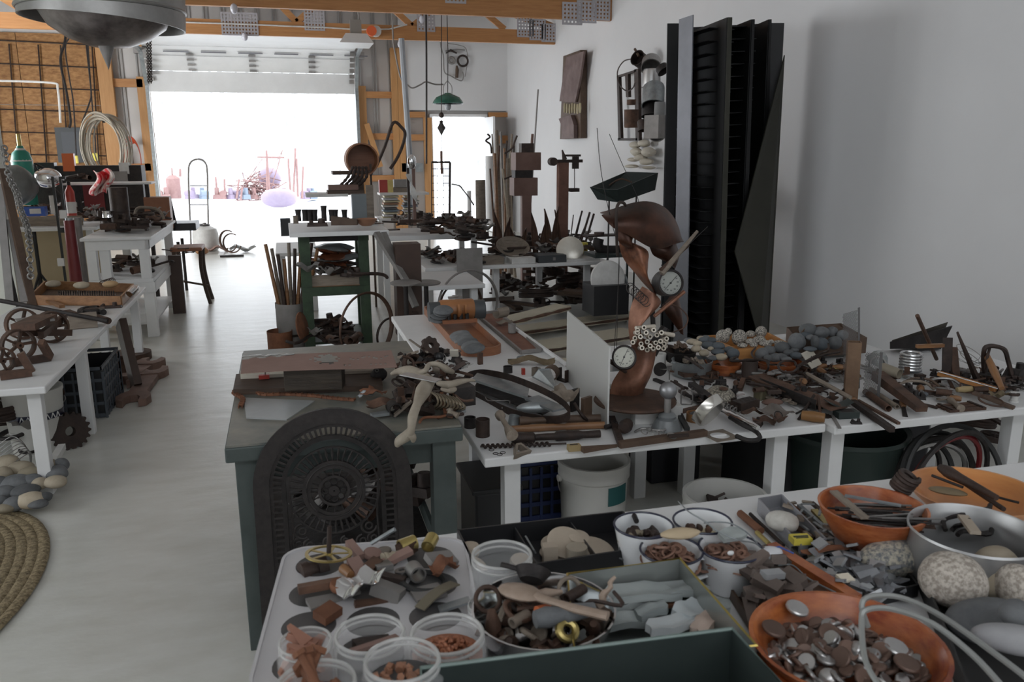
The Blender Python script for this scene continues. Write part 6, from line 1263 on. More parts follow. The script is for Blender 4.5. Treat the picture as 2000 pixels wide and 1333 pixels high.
stones([(1412,658,30,28,.74,'leftmost large granite ball in the pine crate'),(1422,650,16,18,.76,'small granite ball touching the leftmost large one'),(1444,660,31,32,.74,'darkest speckled granite ball mid crate'),(1486,649,24,24,.75,'black and white speckled ball at the back of the crate'),(1466,653,20,14,.74,'flat granite ball behind the middle of the crate'),(1483,665,26,18,.735,'pale smooth oval stone in the pine crate'),(1466,668,20,14,.73,'small pale stone left of the oval one'),(1450,675,20,10,.73,'half hidden granite stone at the crate front'),(1496,671,28,12,.73,'low pinkish stone at the crate front'),(1506,668,13,9,.74,'small white pebble at the right of the crate'),(1472,674,16,10,.73,'small half hidden stone at the crate front right'),(1522,670,24,10,.735,'pale flat pebble in the right crate corner')],sstone,None)
for(x,y,w,lab)in((1415,706,76,'orange bowl of blue grey and tan beach stones'),(1521,705,88,'red orange bowl of smooth grey beach stones')):
 p,r2=rim(x,y,w,TZ+.065);mk('stone_bowl',lab,'bowl',k_bowl(r2,.06,orange,.004,.5),(p.x,p.y,TZ+.004))
bs=mat('blue_grey_stone',(.065,.078,.09),(.11,.125,.14),.7,0,15,vary=.2)
def alt(*ms):return lambda i:ms[i%len(ms)]
Lb=[('blue grey',bs),('tan',tstone),('grey',ggrey)]
st1=[(1345,665,20,10,2),(1352,668,26,12,1),(1368,662,16,12,1),(1362,672,20,12,1),(1378,660,18,10,2),(1375,665,22,14,0),(1390,665,20,12,0),(1383,675,26,16,0),(1402,676,30,15,0),(1375,690,20,14,1),(1388,682,12,10,1),(1402,688,28,14,0),(1408,698,26,14,1),(1424,684,22,14,0),(1432,692,26,22,0),(1434,702,18,8,2),(1360,682,22,14,1),(1392,700,20,10,2)]
stones([(x,y,w,h,TZ+.075+(705-y)*.0012,'%s %s stone, number %d from the left around the first orange bowl'%(Lb[k][0],'long' if w>22 else 'small',i+1))for i,(x,y,w,h,k)in enumerate(sorted(st1))],lambda i:Lb[sorted(st1)[i][4]][1],None)
st2=[(1488,692,26,26,2),(1502,685,26,20,2),(1528,680,36,24,2),(1514,699,24,18,2),(1525,698,26,16,2),(1552,684,18,10,2),(1555,695,26,14,0),(1540,690,22,14,2),(1536,702,22,10,2),(1500,700,20,14,2)]
stones([(x,y,w,h,TZ+.075+(705-y)*.001,'smooth %s stone, number %d from the left in the red orange bowl'%(Lb[k][0],i+1))for i,(x,y,w,h,k)in enumerate(sorted(st2))],lambda i:Lb[sorted(st2)[i][4]][1],None)
p,r2=rim(1352,703,78,TZ+.075)
mk('grey_pot','grey oval pot with two lugs and a dark stick inside','pot',k_pot(r2,.07,galv,False)+[('lug',B().torus((-r2*1.08,0,.066),.010,.003,n=12),galv),('lug',B().torus((r2*1.08,0,.066),.010,.003,n=12),galv)],(p.x,p.y,TZ+.005),(0,0,.1))
ln(k_bar,(1338,698),(1372,722),TZ+.09,'dark stick crossing the grey pot','stick','stick',w=.012,h=.006,m=drust)
scatter('scrap_piece','scrap piece','scrap in the grey pot',[(k_sheet(.05,.03,gwood,3,.3,.008),'crumpled brown scrap in the grey pot')],6,dome((p.x,p.y),r2*.5,r2*.5,TZ+.05,.02),rot=(.4,.4,3),seed=4)
p,r2=rim(1330,688,58,TZ+.085);mk('steel_dish','small dark dish with a bright rim behind the grey pot','dish',k_pot(r2,.05,iron,False),(p.x,p.y,TZ+.04));scatter('scrap_piece','scrap piece','scrap in the small dark dish',[(k_sheet(.05,.03,leath,5,.3,.008),'dark crumpled scrap in the small dish')],6,dome((p.x,p.y),r2*.6,r2*.6,TZ+.09,.02),rot=(.4,.4,3),seed=5)
mk('white_can','white can behind the dark disc on a hook','can',k_can(.03,.08,whitew),Pz(1288,722,TZ))
mk('dark_cup','dark cup between the sculpture trunk and the grey pot','cup',k_can(.04,.06,drust),Pz(1300,700,TZ+.04))
P=[Pz(1540,648,TZ+.09),Pz(1548,682,TZ+.08),Pz(1678,680,TZ+.08),Pz(1640,640,TZ+.1)]
ctray('red_stone_box','dark red metal box heaped with large grey beach stones','box',[(1535,668),(1560,700),(1690,690),(1640,660)],TZ+.02,.08,leath)
mk('red_back_flap','raised dark red metal flap behind the large grey stones','flap',[('flap',B().prism([(-.19,0),(-.12,.075),(.06,.08),(.22,.0),(.22,-.03),(-.19,-.03)],-.002,.002,Matrix.Rotation(PI/2,4,'X')),leath)],Pz(1612,668,TZ+.11))
stones([(1556,668,34,36,.75,'large tan grey round stone at the left of the red box'),(1578,645,36,26,.79,'large flat grey stone leaning high in the red box'),(1572,656,30,14,.77,'thin grey stone under the high flat stone'),(1584,660,22,12,.77,'thin grey stone leaning beside it'),(1592,668,14,26,.76,'blue grey stone standing on edge in the red box'),(1604,650,34,24,.78,'dark grey round stone at the top of the red box heap'),(1604,672,28,26,.75,'nearly black round stone mid red box'),(1624,648,26,20,.78,'dark grey stone near the perforated sheet'),(1630,670,30,26,.75,'grey stone at the right of the red box'),(1645,655,24,20,.77,'dark stone half behind the perforated sheet'),(1582,682,26,10,.73,'low grey stone at the front of the red box')],alt(ggrey,ggrey,bs,ggrey),None)
cd=root('printed_card','cream card printed with a small dark galloping horse','card',Pz(1592,712,TZ+.05));cd.rotation_euler=(R(50),R(-8),R(22))
part('card',B().box((0,.03,0),(.08,.085,.004)),paper,cd,False)
part('horse_print',B().prism([(-.024,.022),(-.014,.028),(-.006,.030),(.002,.040),(.008,.042),(.010,.036),(.018,.034),(.024,.040),(.028,.036),(.022,.028),(.026,.020),(.018,.022),(.010,.024),(.004,.018),(-.002,.024),(-.010,.022),(-.018,.014)],.0021,.0026),iron,cd,False)
A=Pz(1546,712,TZ+.12)
sh=root('old_shears','large old iron shears with a big looped grip on the bowls','shears',A)
part('loop_grip',B().tube(smooth([Pz(x,y,TZ+z)for x,y,z in((1556,716,.10),(1550,706,.11),(1530,706,.12),(1520,715,.12),(1528,726,.11),(1548,727,.11),(1558,719,.10))]),.005,8),drust,sh,world=True)
part('arm',B().tube(smooth([Pz(x,y,TZ+z)for x,y,z in((1556,716,.10),(1585,700,.13),(1605,690,.15),(1618,685,.17),(1618,672,.19))]),.005,8),drust,sh,world=True)
part('arm',B().tube(smooth([Pz(x,y,TZ+z)for x,y,z in((1556,718,.10),(1600,697,.13),(1640,688,.14))]),.005,8),drust,sh,world=True)
swire('curved_iron','dark curved iron loop hanging before the pine crate',[(1476,680,.76),(1468,690,.75),(1475,700,.74),(1496,706,.73),(1501,718,.71),(1495,728,.68)],.005,drust,'loop')
mk('gold_key','brass coloured torn tag beside the upright brown tube','tag',k_sheet(.05,.02,brass,3,.4,.004),Pz(1628,722,TZ+.03),(0,0,-.6))
def rings(name,label,p,r2,n,w,m,ax=None):
 r=root(name,label,'spring',p)
 for i in range(n):part('coil_ring',B().torus((0,0,w+i*w*2.1),r2,w,n=30,m=8),m,r)
 return r
rings('ring_stack','stack of shiny steel rings like a coil on a glass dish',Pz(1777,722,TZ+.02),.044,6,.0065,mat('bright_rings',(.50,.50,.50),(.62,.62,.62),.25,.9))
mk('glass_dish','clear glass dish under the shiny steel rings','dish',k_disc(.052,.016,galv),Pz(1777,724,TZ))
o=rings('ring_coil','bright coil of rings lying on its side beside the perforated sheet',Pz(1712,715,TZ+.03),.034,5,.004,steel);o.rotation_euler=(R(65),0,R(-30))
mk('glass_bowl','overturned pale glass bowls behind the coil of rings','bowl',k_bowl(.05,.05,mat('cloudy_glass',(.22,.23,.22),(.32,.33,.32),.25),.004),Pz(1722,690,TZ+.09),(R(200),R(10),0))
mk('folded_metal','large black folded sheet metal trough against the wall','trough',[('back',B()._add([tuple(Py(x,y,3.5))for x,y in((1742,665),(1852,629),(1832,675),(1742,680))]+[tuple(Py(x,y,3.56))for x,y in((1742,665),(1852,629),(1832,675),(1742,680))],[(0,1,2,3),(7,6,5,4),(0,4,5,1),(1,5,6,2),(2,6,7,3),(3,7,4,0)]),mat('dark_olive_metal',(.035,.03,.026),(.09,.08,.065),.6,.2)),('front',B()._add([tuple(Py(x,y,3.40))for x,y in((1738,668),(1738,682),(1838,682),(1860,638))]+[tuple(Py(x,y,3.48))for x,y in((1745,668),(1745,676),(1838,676),(1860,636))],[(0,1,2,3),(7,6,5,4),(0,4,5,1),(1,5,6,2),(2,6,7,3),(3,7,4,0)]),iron)])
swire('iron_tongs','tall black looped iron tongs at the right end of the table',[(1926,745,.64),(1921,715,.72),(1922,685,.80),(1930,677,.82),(1945,677,.82),(1962,684,.80),(1969,705,.74),(1978,740,.66)],.010,drust,'tongs')
swire('iron_stem','short iron stem hanging inside the looped tongs',[(1933,680,.81),(1928,700,.77),(1926,720,.72)],.006,drust,'rod')
mk('spear_head','dark pointed iron leaf standing inside the looped tongs','blade',[('blade',B().prism([(-.04,0),(.05,0),(.012,.075),(.004,.08)],-.004,.004,Matrix.Rotation(PI/2,4,'X')),iron)],Pz(1962,752,TZ+.01))
mk('iron_knob','heavy black iron knob at the extreme right table end','knob',k_casting(.09,.06,.08,iron),Pz(1985,745,TZ+.02),(0,0,.3))
mk('iron_base','black iron base under the looped tongs','casting',k_casting(.12,.05,.05,iron),Pz(1935,760,TZ),(0,0,-.2))
mk('oil_can','dark knobbed fitting above the orange level','fitting',k_casting(.07,.05,.05,iron),Pz(1855,738,TZ),(0,0,.2))
mk('white_spool','small white ribbed spool at the right table edge','spool',k_spool(.018,.04,whitew,.8),Pz(1980,785,TZ))
mk('wire_basket','round wire basket frame behind the pointed blade','basket',[('hoop',B().torus((0,0,.05),.07,.002,(.3,-.5,1),n=30,m=5),steel),('hoop',B().torus((0,0,.03),.05,.002,(.3,-.5,1),n=30,m=5),steel)]+[('rib',B().tube([(math.cos(a)*.07,math.sin(a)*.07,.05),(math.cos(a)*.05,math.sin(a)*.05,.02),(0,0,0)],.0015,5),steel)for a in(0,1,2,3,4,5)],Pz(1893,712,TZ+.03))
sp=root('slatted_plate','rusty slatted grate plate at the front of the right table','grate',Pz(1880,800,TZ));sp.rotation_euler=(0,0,-.04)
for i in range(3):part('slat',B().box((0,i*.03-.02,.006),(.17,.02,.010)),rust,sp,False)
for x in(-.07,.07):part('crossbar',B().box((x,.01,.013),(.012,.085,.005)),drust,sp,False)
mk('rusty_loop','rusty oval loop resting on the slatted plate','loop',k_ring(.045,.004,rust),Pz(1935,785,TZ+.02),(.2,0,0))
mk('olive_leaf','olive brown curled leather pad on the right table','pad',k_sheet(.08,.04,mat('olive_leather',(.12,.09,.05),(.18,.14,.08),.6),6,.1,.012),Pz(1950,778,TZ+.02))
mk('brown_grip','yellow brown wooden grip beside the cluster of fittings','grip',k_spindle(.07,[(0,.010),(.5,.014),(1,.012)],mat('yellow_wood',(.3,.22,.1))),Pz(1868,768,TZ+.02),(0,0,-.1))
mk('blue_stone','small blue grey stone under the thick channel bar','stone',k_stone((.026,.014,.012),bs,5),Pz(1802,776,TZ))
for i,(x,y,a)in enumerate(((1800,752,.1),(1790,757,.3),(1845,752,-.3))):
 swire('curved_rod',['dark red curved rod behind the channel bar','olive bowed rod crossing the table middle right','steel bowed rod near the yellow brown grip'][i],[(x-35,y-5,.66),(x-15,y-12,.67),(x+15,y-10,.67),(x+35,y+4,.65)],.006,[leath,gwood,steel][i],'rod')
f1=[(k_block(.05,.02,.012,drust),'dark flat rusty piece'),(k_bar(.09,.012,.006,rust)[0:1],'thin rusty bar'),(k_bent(.09,.004,drust,4,.3),'curled dark rod'),(k_pipe(.05,.012,rust),'short rusty pipe'),(k_casting(.05,.03,.03,iron),'small black casting'),(k_bracket(.05,.03,.005,rust,.02),'rusty bracket'),(k_washer(.016,.004,gwood),'dull washer'),(k_wrench(.11,.03,.008,drust),'dark small wrench'),(k_chisel(.12,.014,wood,gs),'small wooden handled chisel'),(k_pliers(.12,gs),'grey pliers')]
def fill(where,n,q,z,seed,zh=.02,pr=None,name=None):
 nm=['_'.join(p_[1].split()[-2:])for p_ in(pr or f1)]
 scatter(nm,'scrap metal',where,[(p_[0],p_[1]+' '+where)for p_ in(pr or f1)],n,quad(*q,z,zh),rot=(.15,.15,3.1),seed=seed)
fill('between the grey bell and the pine crate',38,((1325,730),(1440,725),(1450,800),(1330,785)),TZ+.004,61)
fill('under the broad rusty plate',60,((1480,735),(1640,725),(1640,800),(1500,790)),TZ+.004,62)
fill('between the brown tube and the channel bar',26,((1560,715),(1650,712),(1660,745),(1580,745)),TZ+.004,63)
fill('at the back of the right table near the orange level',60,((1700,735),(1900,725),(1960,775),(1790,790)),TZ+.004,64,.03)
fill('around the iron tongs',24,((1880,730),(1975,725),(1985,770),(1920,770)),TZ+.004,65,.05)
fill('in the heap before the stone bowls',22,((1440,745),(1560,735),(1570,775),(1500,790)),TZ+.02,66,.04)
def tray_c():
 z=TZ;A,Bq,C_,D=V((.80,5.20,z)),V((1.04,5.16,z)),V((1.035,3.98,z)),V((.815,3.96,z))
 r=root('wooden_tray','long oval ended wooden tray with stacks of flat grey stones','tray',(.92,4.56,z));w=.11;L=.62
 out=[]
 for i in range(13):a=PI*i/12;out.append((w*math.cos(a),L-w*.7+w*.7*math.sin(a)))
 for i in range(13):a=PI+PI*i/12;out.append((w*math.cos(a),-L+w*.7+w*.7*math.sin(a)))
 inn=[(x*.93,y*.985)for x,y in out]
 part('base',B().prism(out,0,.008),rwood,r,False);part('rim',B().frame(out,inn,.008,.045),rwood,r)
 part('cleat',B().box((-.02,.42,.022),(.09,.14,.028)),rwood,r,False);part('cleat',B().box((0,-.42,.014),(.10,.12,.012)),rwood,r,False)
 return r
tray_c()
hs=root('wooden_spool_housing','orange brown wooden spool housing with two black end drums','machine part',(.93,4.66,TZ+.046))
part('drum',B().lathe([(0,-.10),(.055,-.10),(.060,-.09),(.060,.09),(.055,.10),(0,.10)],30,Matrix.Translation((0,0,.062))@Matrix.Rotation(PI/2,4,'Y')),mat('amber_leather',(.28,.11,.04),(.40,.18,.07),.4,0,4),hs)
for s_ in(-1,1):part('end_drum',B().cyl((s_*.10,0,.056),(s_*.165,0,.056),.056,n=28),mat('slate_black',(.05,.055,.06),(.07,.075,.08),.5),hs,label='slate black end drum')
part('arched_saddle',B().torus((0,-.055,.07),.035,.012,(1,0,0),n=14,m=8,a0=-1,a1=2.6).torus((0.04,-.05,.07),.03,.009,(1,0,0),n=14,m=8,a0=-1,a1=2.6),mat('amber_leather',(.3,.1,.04)),hs)
for i in range(4):part('peg',B().cyl((-.06+.035*i,-.08,0),(-.06+.035*i,-.08,.05),.011,n=10),black,hs)
part('metal_clip',B().box((0,.04,.125),(.08,.03,.012)).torus((.0,.03,.135),.018,.004,n=12),gs,hs)
part('foot',B().box((0,-.09,.010),(.20,.03,.02)),rwood,hs,False)
for i,(x,y,z)in enumerate(((855,622,.69),(859,616,.71),(864,610,.73),(866,606,.75))):mk('flat_stone',['lowest','second','third','top'][i]+' flat grey stone of the rear stack in the oval tray','stone',[('stone',B().blob((0,0,0),(.055,.045,.014),i,.04,20,10),ggrey)],Pz(x,y,z),(R(28),0,.1))
for i,(x,y)in enumerate(((926,681),(920,676),(914,670),(907,665),(902,660),(898,655))):mk('flat_stone','flat grey stone of the front row in the oval tray, %s from the viewer'%['nearest','second','third','fourth','fifth','furthest'][i],'stone',[('stone',B().blob((0,0,0),(.056,.042,.017),i+9,.04,20,10),ggrey)],Pz(x,y,TZ+.055),(R(22),R(-8),-.5))
def frame_tray(name,label,pts,z,h,m,inner):
 P=[Pz(x,y,z)for x,y in pts];c=sum(P,V())/4;r=root(name,label,'frame',c);L=[p-c for p in P]
 for i in range(4):a,q=L[i],L[(i+1)%4];part('rail',B().beam((a.x,a.y,h/2),(q.x,q.y,h/2),.012,h),m,r,False)
 part('panel',B()._add([(p.x,p.y,.001)for p in L]+[(p.x,p.y,.004)for p in L],[(3,2,1,0),(4,5,6,7),(0,1,5,4),(1,2,6,5),(2,3,7,6),(3,0,4,7)]),inner,r,False)
frame_tray('shallow_tray','long shallow dark tray with rusty red lining on the narrow table',[(930,617),(972,612),(1056,688),(1018,692)],TZ+.002,.02,gs,mat('red_lining',(.14,.055,.035),(.26,.12,.08),.7,0,6))
mk('shell_scrap','pale grey crumpled scrap in the long shallow tray','scrap piece',k_curl(.09,.03,gwood,2),Pz(978,622,TZ+.04),(0,0,.5))
mk('shell_scrap','flat pale grey flake beside the crumpled scrap','scrap piece',k_sheet(.11,.06,gwood,4,.3,.01),Pz(985,632,TZ+.02),(0,0,.2))
mk('grey_cup','small grey cup with a pale shell in the shallow tray','cup',k_can(.022,.05,gs),Pz(1000,650,TZ+.01))
ln(k_bar,(1000,640),(1105,715),TZ+.01,'long white painted strip beside the shallow tray','white_strip','strip',w=.014,h=.016,m=white)
mk('dry_leaf','large curled dry brown leaf on the white table','leaf',k_sheet(.24,.055,mat('dry_leaf',(.10,.07,.04),(.20,.15,.09),.7,0,20,.2),7,.3,.02,.003),Pz(1038,712,TZ+.004),(0,0,-.35))
mk('leaf_stone','small grey stone lying on the curled dry leaf','stone',k_stone((.022,.012,.010),ggrey,3),Pz(1018,702,TZ+.02))
# ================================================================== WALL PIECES, LEFT SIDE, BACK OF THE ROOM
def ppx(pts,X):return[Px(x,y,X)for x,y in pts]
def slabx(name,m,parent,pts,X,t):
 P=ppx(pts,X);n=len(P);b=B()._add([tuple(p)for p in P]+[(p.x-t,p.y,p.z)for p in P],[tuple(range(n)),tuple(range(n,2*n))[::-1]]+[(i,i+n,(i+1)%n+n,(i+1)%n)for i in range(n)])
 return part(name,b,m,parent,False,world=True)
r=root('plank_relief','rusty purple brown metal plank relief with yellow gloves on the white wall','wall sculpture',Px(1120,272,4.44))
pm=mat('purple_rust',(.11,.07,.065),(.22,.16,.15),.7,.2,5,.15)
slabx('back_board',leath,r,[(1112,110),(1146,98),(1146,270),(1105,272)],4.44,.10)
slabx('upper_plate',pm,r,[(1110,112),(1144,100),(1137,150),(1127,200),(1096,198),(1103,150)],4.33,.03)
slabx('lower_plate',pm,r,[(1098,232),(1122,225),(1128,245),(1128,270),(1104,272),(1104,248)],4.33,.06)
for i in range(7):p=Px(1103+i*5,211+(i%3),4.30);part('glove_finger',B().tube([p+V((0,0,.07)),p,p-V((0,0,.07))],[.016,.02,.014],7),mat('yellow_leather',(.42,.36,.22),(.52,.46,.32),.8),r,world=True)
r=root('pot_relief','rack of dark pots and steel buckets hung on the white wall','wall sculpture',Px(1250,275,4.40))
for pts in([(1210,148),(1214,150),(1218,272),(1213,274)],[(1226,143),(1232,143),(1233,190),(1228,190)],[(1244,136),(1252,134),(1254,275),(1247,275)]):slabx('upright',drust,r,pts,4.36,.04)
for pts in([(1210,148),(1248,136),(1248,140),(1210,152)],[(1212,270),(1250,270),(1250,275),(1212,275)]):slabx('rail',drust,r,pts,4.36,.04)
def wpot(x,y,w,h,rx,rz,m,lab=None,X=4.22):
 p=Px(x,y,X);q=dep(p)/FOC;rr=w*q/2;hh=h*q
 b=B().lathe([(0,0),(rr*.9,0),(rr*.97,hh*.1),(rr,hh*.97),(rr*1.05,hh),(rr*.95,hh),(rr*.9,hh*.1),(0,.01)],22,Matrix.Translation(p)@Euler((R(rx),0,R(rz))).to_matrix().to_4x4()@Matrix.Translation((0,0,-hh/2)))
 part('pot',b,m,r,world=True,label=lab)
wpot(1272,126,38,26,125,-25,steel,'bright steel pot');wpot(1272,153,36,34,178,0,alu,'bright steel pot');wpot(1276,187,44,44,152,-25,galv,'bright bucket');wpot(1250,117,30,20,70,-60,drust);wpot(1294,135,26,12,140,30,iron);wpot(1272,216,38,22,165,-10,iron);wpot(1258,245,26,20,165,10,drust);wpot(1233,232,29,34,0,0,rust,'rusty milk can');wpot(1233,200,18,10,0,0,rust);wpot(1284,255,34,26,120,-30,gs);part('grey_tin_box',B().box(Px(1279,248,4.15),(.14,.20,.26),.5),gs,r,False,world=True);wpot(1288,225,22,50,180,0,mat('tin_grey',(.2,.2,.2),None,.5))
part('bail',B().tube(smooth(ppx([(1236,115),(1218,120),(1206,140),(1210,165),(1224,178),(1236,172),(1240,162)],4.2)),.008,6),drust,r,world=True);part('pan_handle',B().tube(ppx([(1240,96),(1248,110)],4.2),.016,8),leath,r,world=True)
r=root('pouch_relief','bundle of cream crumpled pouches hung below the pots','wall sculpture',Px(1258,330,4.42))
for i,(x,y,w,h)in enumerate([(1240,283,16,10),(1258,280,18,10),(1243,297,18,12),(1266,297,20,14),(1252,308,18,10),(1262,316,20,10),(1236,312,16,6),(1234,325,20,5),(1268,328,16,5)]):p=Px(x,y,4.32);q=dep(p)/FOC/2;part('pouch',B().blob(p,(.07,w*q*2.4,h*q*1.35),i,.12,12,8),paper,r,world=True)
r=root('green_trough','dark green boat shaped tin trough held up on thin rods','trough',Py(1210,395,7.2))
T_=lambda x,y,Y:Py(x,y,Y)
b=B()._add([T_(1152,366,7.2),T_(1167,390,7.2),T_(1210,396,7.2),T_(1278,372,7.3),T_(1284,338,7.3),T_(1206,371,7.15),T_(1178,370,7.15),T_(1222,336,7.6),T_(1275,335,7.6)],[(0,1,2,6),(6,2,5),(5,2,3,4)]);b2=B()._add([T_(1152,366,7.2),T_(1222,336,7.6),T_(1284,338,7.6),T_(1278,372,7.55),T_(1167,390,7.4)],[(0,1,2,3,4)])
for q,n in((b,'front_side'),(b2,'back_side')):o=part(n,q,dgreen,r,False,world=True);d=o.modifiers.new('t','SOLIDIFY');d.thickness=.012
for x in(1243,1190):part('thin_rod',B().tube([V((T_(x,380,7.25).x,7.25,0)),T_(x,380,7.25)],.008,6),iron,r,world=True)
part('inner_scrap',B().tube(smooth([T_(1190,362,7.3),T_(1212,350,7.3),T_(1234,356,7.3)]),.008,6),rust,r,world=True)
def up(name,label,cat,x,y0,y1,Y,r0,r1,m,n=8,z0=None):
 A,Q=Py(x[0],y0,Y),Py(x[1],y1,Y+(x[2]if len(x)>2 else 0));return one(name,B().tube([V(),Q-A],[r0,r1],n),m,label,cat,A)
def stack(name,label,cat,Y,items,m):
 P0=Py(items[0][1],items[0][4],Y);r=root(name,label,cat,P0)
 for k_,it in enumerate(items):
  n,x0,x1,y0,y1=it[:5];mm=it[5]if len(it)>5 else m;ym=(y0+y1)/2;a,q=Py(x0,ym,Y),Py(x1,ym,Y);a.z=Py(x0,y1,Y).z;q.z=Py(x0,y0,Y).z;a.z=0 if n in('post','side','leg','rail')else a.z;d=(q.x-a.x)*(it[6]if len(it)>6 else .7)
  part(n,B().bx((a.x,Y-.004*k_,a.z),(q.x,Y+max(d,.01),q.z)),mm,r,False,world=True)
 return r
brb=mat('brown_box',(.12,.065,.05),(.20,.12,.10),.6,.1,4)
stack('box_tower','brown tower of stacked steel boxes on a post by the far sticks','sculpture',9.6,[('post',1020,1038,340,500),('lower_box',1004,1050,348,383),('neck',1006,1040,333,348,iron),('upper_box',1007,1056,298,333),('knob',1018,1042,280,298,drust)],brb)
r=stack('scale_sculpture','tall rusty steel post with an old balance scale on top','sculpture',9.0,[('post',1091,1110,318,500),('beam',1088,1138,312,318,drust,.1),('beam',1100,1134,302,306,drust,.1),('bracket',1118,1130,306,330,drust,.2),('hanging_weight',1114,1131,368,375,drust)],mat('scale_post',(.11,.05,.035),(.22,.11,.08),.6,.2))
p=Py(1082,316,8.95);part('round_weight',B().cyl((p.x,p.y,p.z),(p.x,p.y+.1,p.z),.045,n=20),drust,r,world=True);part('hanger',B().tube([Py(1122,330,8.98),Py(1122,368,8.98)],.005,5),drust,r,world=True);part('horn',B().tube([Py(1098,293,9),Py(1103,312,9)],[.008,.03],8),drust,r,world=True)
for i,(x0,x1,y0,Y,rr,m)in enumerate([(961,968,262,11,.012,gwood),(970,975,255,11.2,.03,gwood),(978,982,258,11.3,.022,gs),(985,986,290,11.1,.02,wood),(990,980,275,11.4,.018,drust),(966,970,300,10.8,.03,wood),(1000,992,262,11.5,.02,gwood),(996,998,300,11,.02,tstone),(1004,1000,285,11.2,.015,drust),(975,968,285,10.9,.02,rust),(982,990,330,10.7,.02,bone),(992,994,310,10.9,.03,gwood),(957,962,330,11,.015,rust),(1051,1036,175,11.6,.014,gs),(1040,1030,262,11.5,.025,brb)]):
 p1=Py(x0,y0,Y);p0=Py(x1,400,Y-.15);f=p1.z/(p1.z-p0.z);Q=p1.lerp(p0,f)
 one('leaning_stick',B().tube([Q-Q,p1-Q],[rr*1.1,rr*.8],7),m,'stick leaning in the far right corner, %s one'%['slim','thick'][rr>.02],'stick',Q,group='sticks in the far right corner')
for pts,lab in([(960,300),(958,283),(949,275),(957,268),(952,262)],'forked dark twig on the stick bundle at left'),([(985,300),(1000,290),(1006,275),(1010,265)],'curved dark twig over the stick bundle'),([(1000,305),(1012,318),(1005,340),(985,350)],'long looping twig in front of the stick bundle'):
 P=smooth([Py(x,y,10.6)for x,y in pts]);one('forked_twig',B().tube([q-P[0]for q in P],.012,6),drust,lab,'twig',P[0])
for i,(x,w,y0,s_)in enumerate([(975,16,415,-1),(988,14,425,1),(1004,10,440,-1),(1020,12,445,1),(1046,14,415,-1),(1060,12,425,1),(1072,14,408,-1),(1082,12,404,1),(1092,10,410,-1)]):
 A=Py(x,495,8.5);Q=Py(x+s_*4,y0,8.5);h=Q.z-A.z;ww=w*dep(A)/FOC/2
 one('steel_blade',B().sheet(lambda u,v:((v-.5)*2*ww*math.sin(PI*min(.98,.25+u*.75))+s_*.05*u*u,.03*math.sin(v*PI),h*u),10,3,.004),rust,'leaf shaped rusty blade standing on the back table, number %d from the left'%(i+1),'blade',A)
for i,(x0,x1,y0,rr)in enumerate([(1137,1117,412,.01),(1152,1131,415,.012),(1160,1140,418,.012),(1148,1125,430,.008),(1120,1112,420,.006),(1134,1120,425,.008)]):
 up('thin_bar','thin dark bar leaning behind the round lid, number %d from the left'%(i+1),'bar',(x1,x0,.1),485,y0,8.4,rr,rr,drust)
DZ_=.54
stack('white_tray','white enamel tray at the right end of the back table','tray',7.72,[('tray',1107,1172,507,517,whitew,1.2)],whitew)
stack('black_tin','black metal box with a clasp on the back table','box',7.71,[('box',1052,1106,500,518,mat('slate_tin',(.05,.055,.06)),.8),('clasp',1080,1085,503,509,gs,.02)],black)
stack('white_dish','white enamel dish full of dark scrap left of the black tin','dish',7.72,[('dish',1000,1046,505,516,whitew,1.0)],whitew)
stack('tan_tray','round tan tray of scrap on the back table','tray',7.75,[('tray',945,985,505,519,gwood,1.0)],gwood)
mk('round_lid','upturned pale round lid leaning on the back table','lid',k_lid(.14,.05,mat('silvered_lid',(.62,.58,.5),(.78,.76,.70),.3,.3)),Py(1113,488,7.85),(R(62),0,R(-25)))
stack('yellow_box','yellow printed box behind the round lid','box',8.1,[('box',1131,1148,475,497,yellow),('print',1134,1145,480,490,mat('brown_print',(.3,.15,.05)),.0)],yellow)
mk('wide_dish','wide grey shallow dish standing on the back table','dish',k_bowl(.17,.07,gwood,.006),Py(1000,492,8.0),(R(30),0,0))
gz=[(p_[0],p_[1])for p_ in f1]
def big(pr,k):return[([(q[0],q[1])if False else q for q in p_[0]],p_[1])for p_ in pr]
fb2=[(k_casting(.12,.08,.08,drust),'dark casting'),(k_bent(.28,.012,drust,4,.4),'curled dark rod'),(k_pipe(.14,.03,rust),'rusty pipe'),(k_sheet(.2,.12,rust,3,.3,.02),'torn rusty sheet'),(k_bar(.25,.03,.015,drust),'dark bar'),(k_wheel(.07,.03,drust,4),'dark wheel'),(k_sheet(.16,.1,gs,6,.3,.03),'bent grey tin'),(k_ring(.06,.01,iron),'black ring')]
fill('on the back table',120,((960,505),(1172,500),(1150,470),(965,475)),DZ_+.02,71,.08,fb2)
fill('on the low table beside the tall dark box',30,((830,520),(940,522),(920,495),(832,500)),.53,72,.06,fb2)
fill('on the table behind the tall bench',50,((770,460),(940,460),(930,430),(770,432)),.77,73,.08,fb2)
fill('heaped at the back right of the table row',46,((830,470),(960,480),(950,450),(840,450)),.76,74,.14,fb2)
fb3=[(p_[0],p_[1])for p_ in fb2]+[(k_plank(.42,.09,.03,dwood),'dark plank'),(k_coil(.15,.012,4,drust),'dark wire coil')]
fill('on the floor under the back table',90,((970,620),(1230,610),(1200,560),(970,560)),.05,75,.22,fb3)
fill('on the floor under the tall bench',40,((600,688),(710,690),(700,640),(605,650)),.14,76,.1,fb2)
fill('under the low white table at the left edge',26,((0,880),(60,890),(160,800),(20,780)),.03,77,.25,fb3)
fill('on the tall bench middle shelf',14,((600,545),(700,545),(700,530),(600,530)),.66,78,.06,fb2)
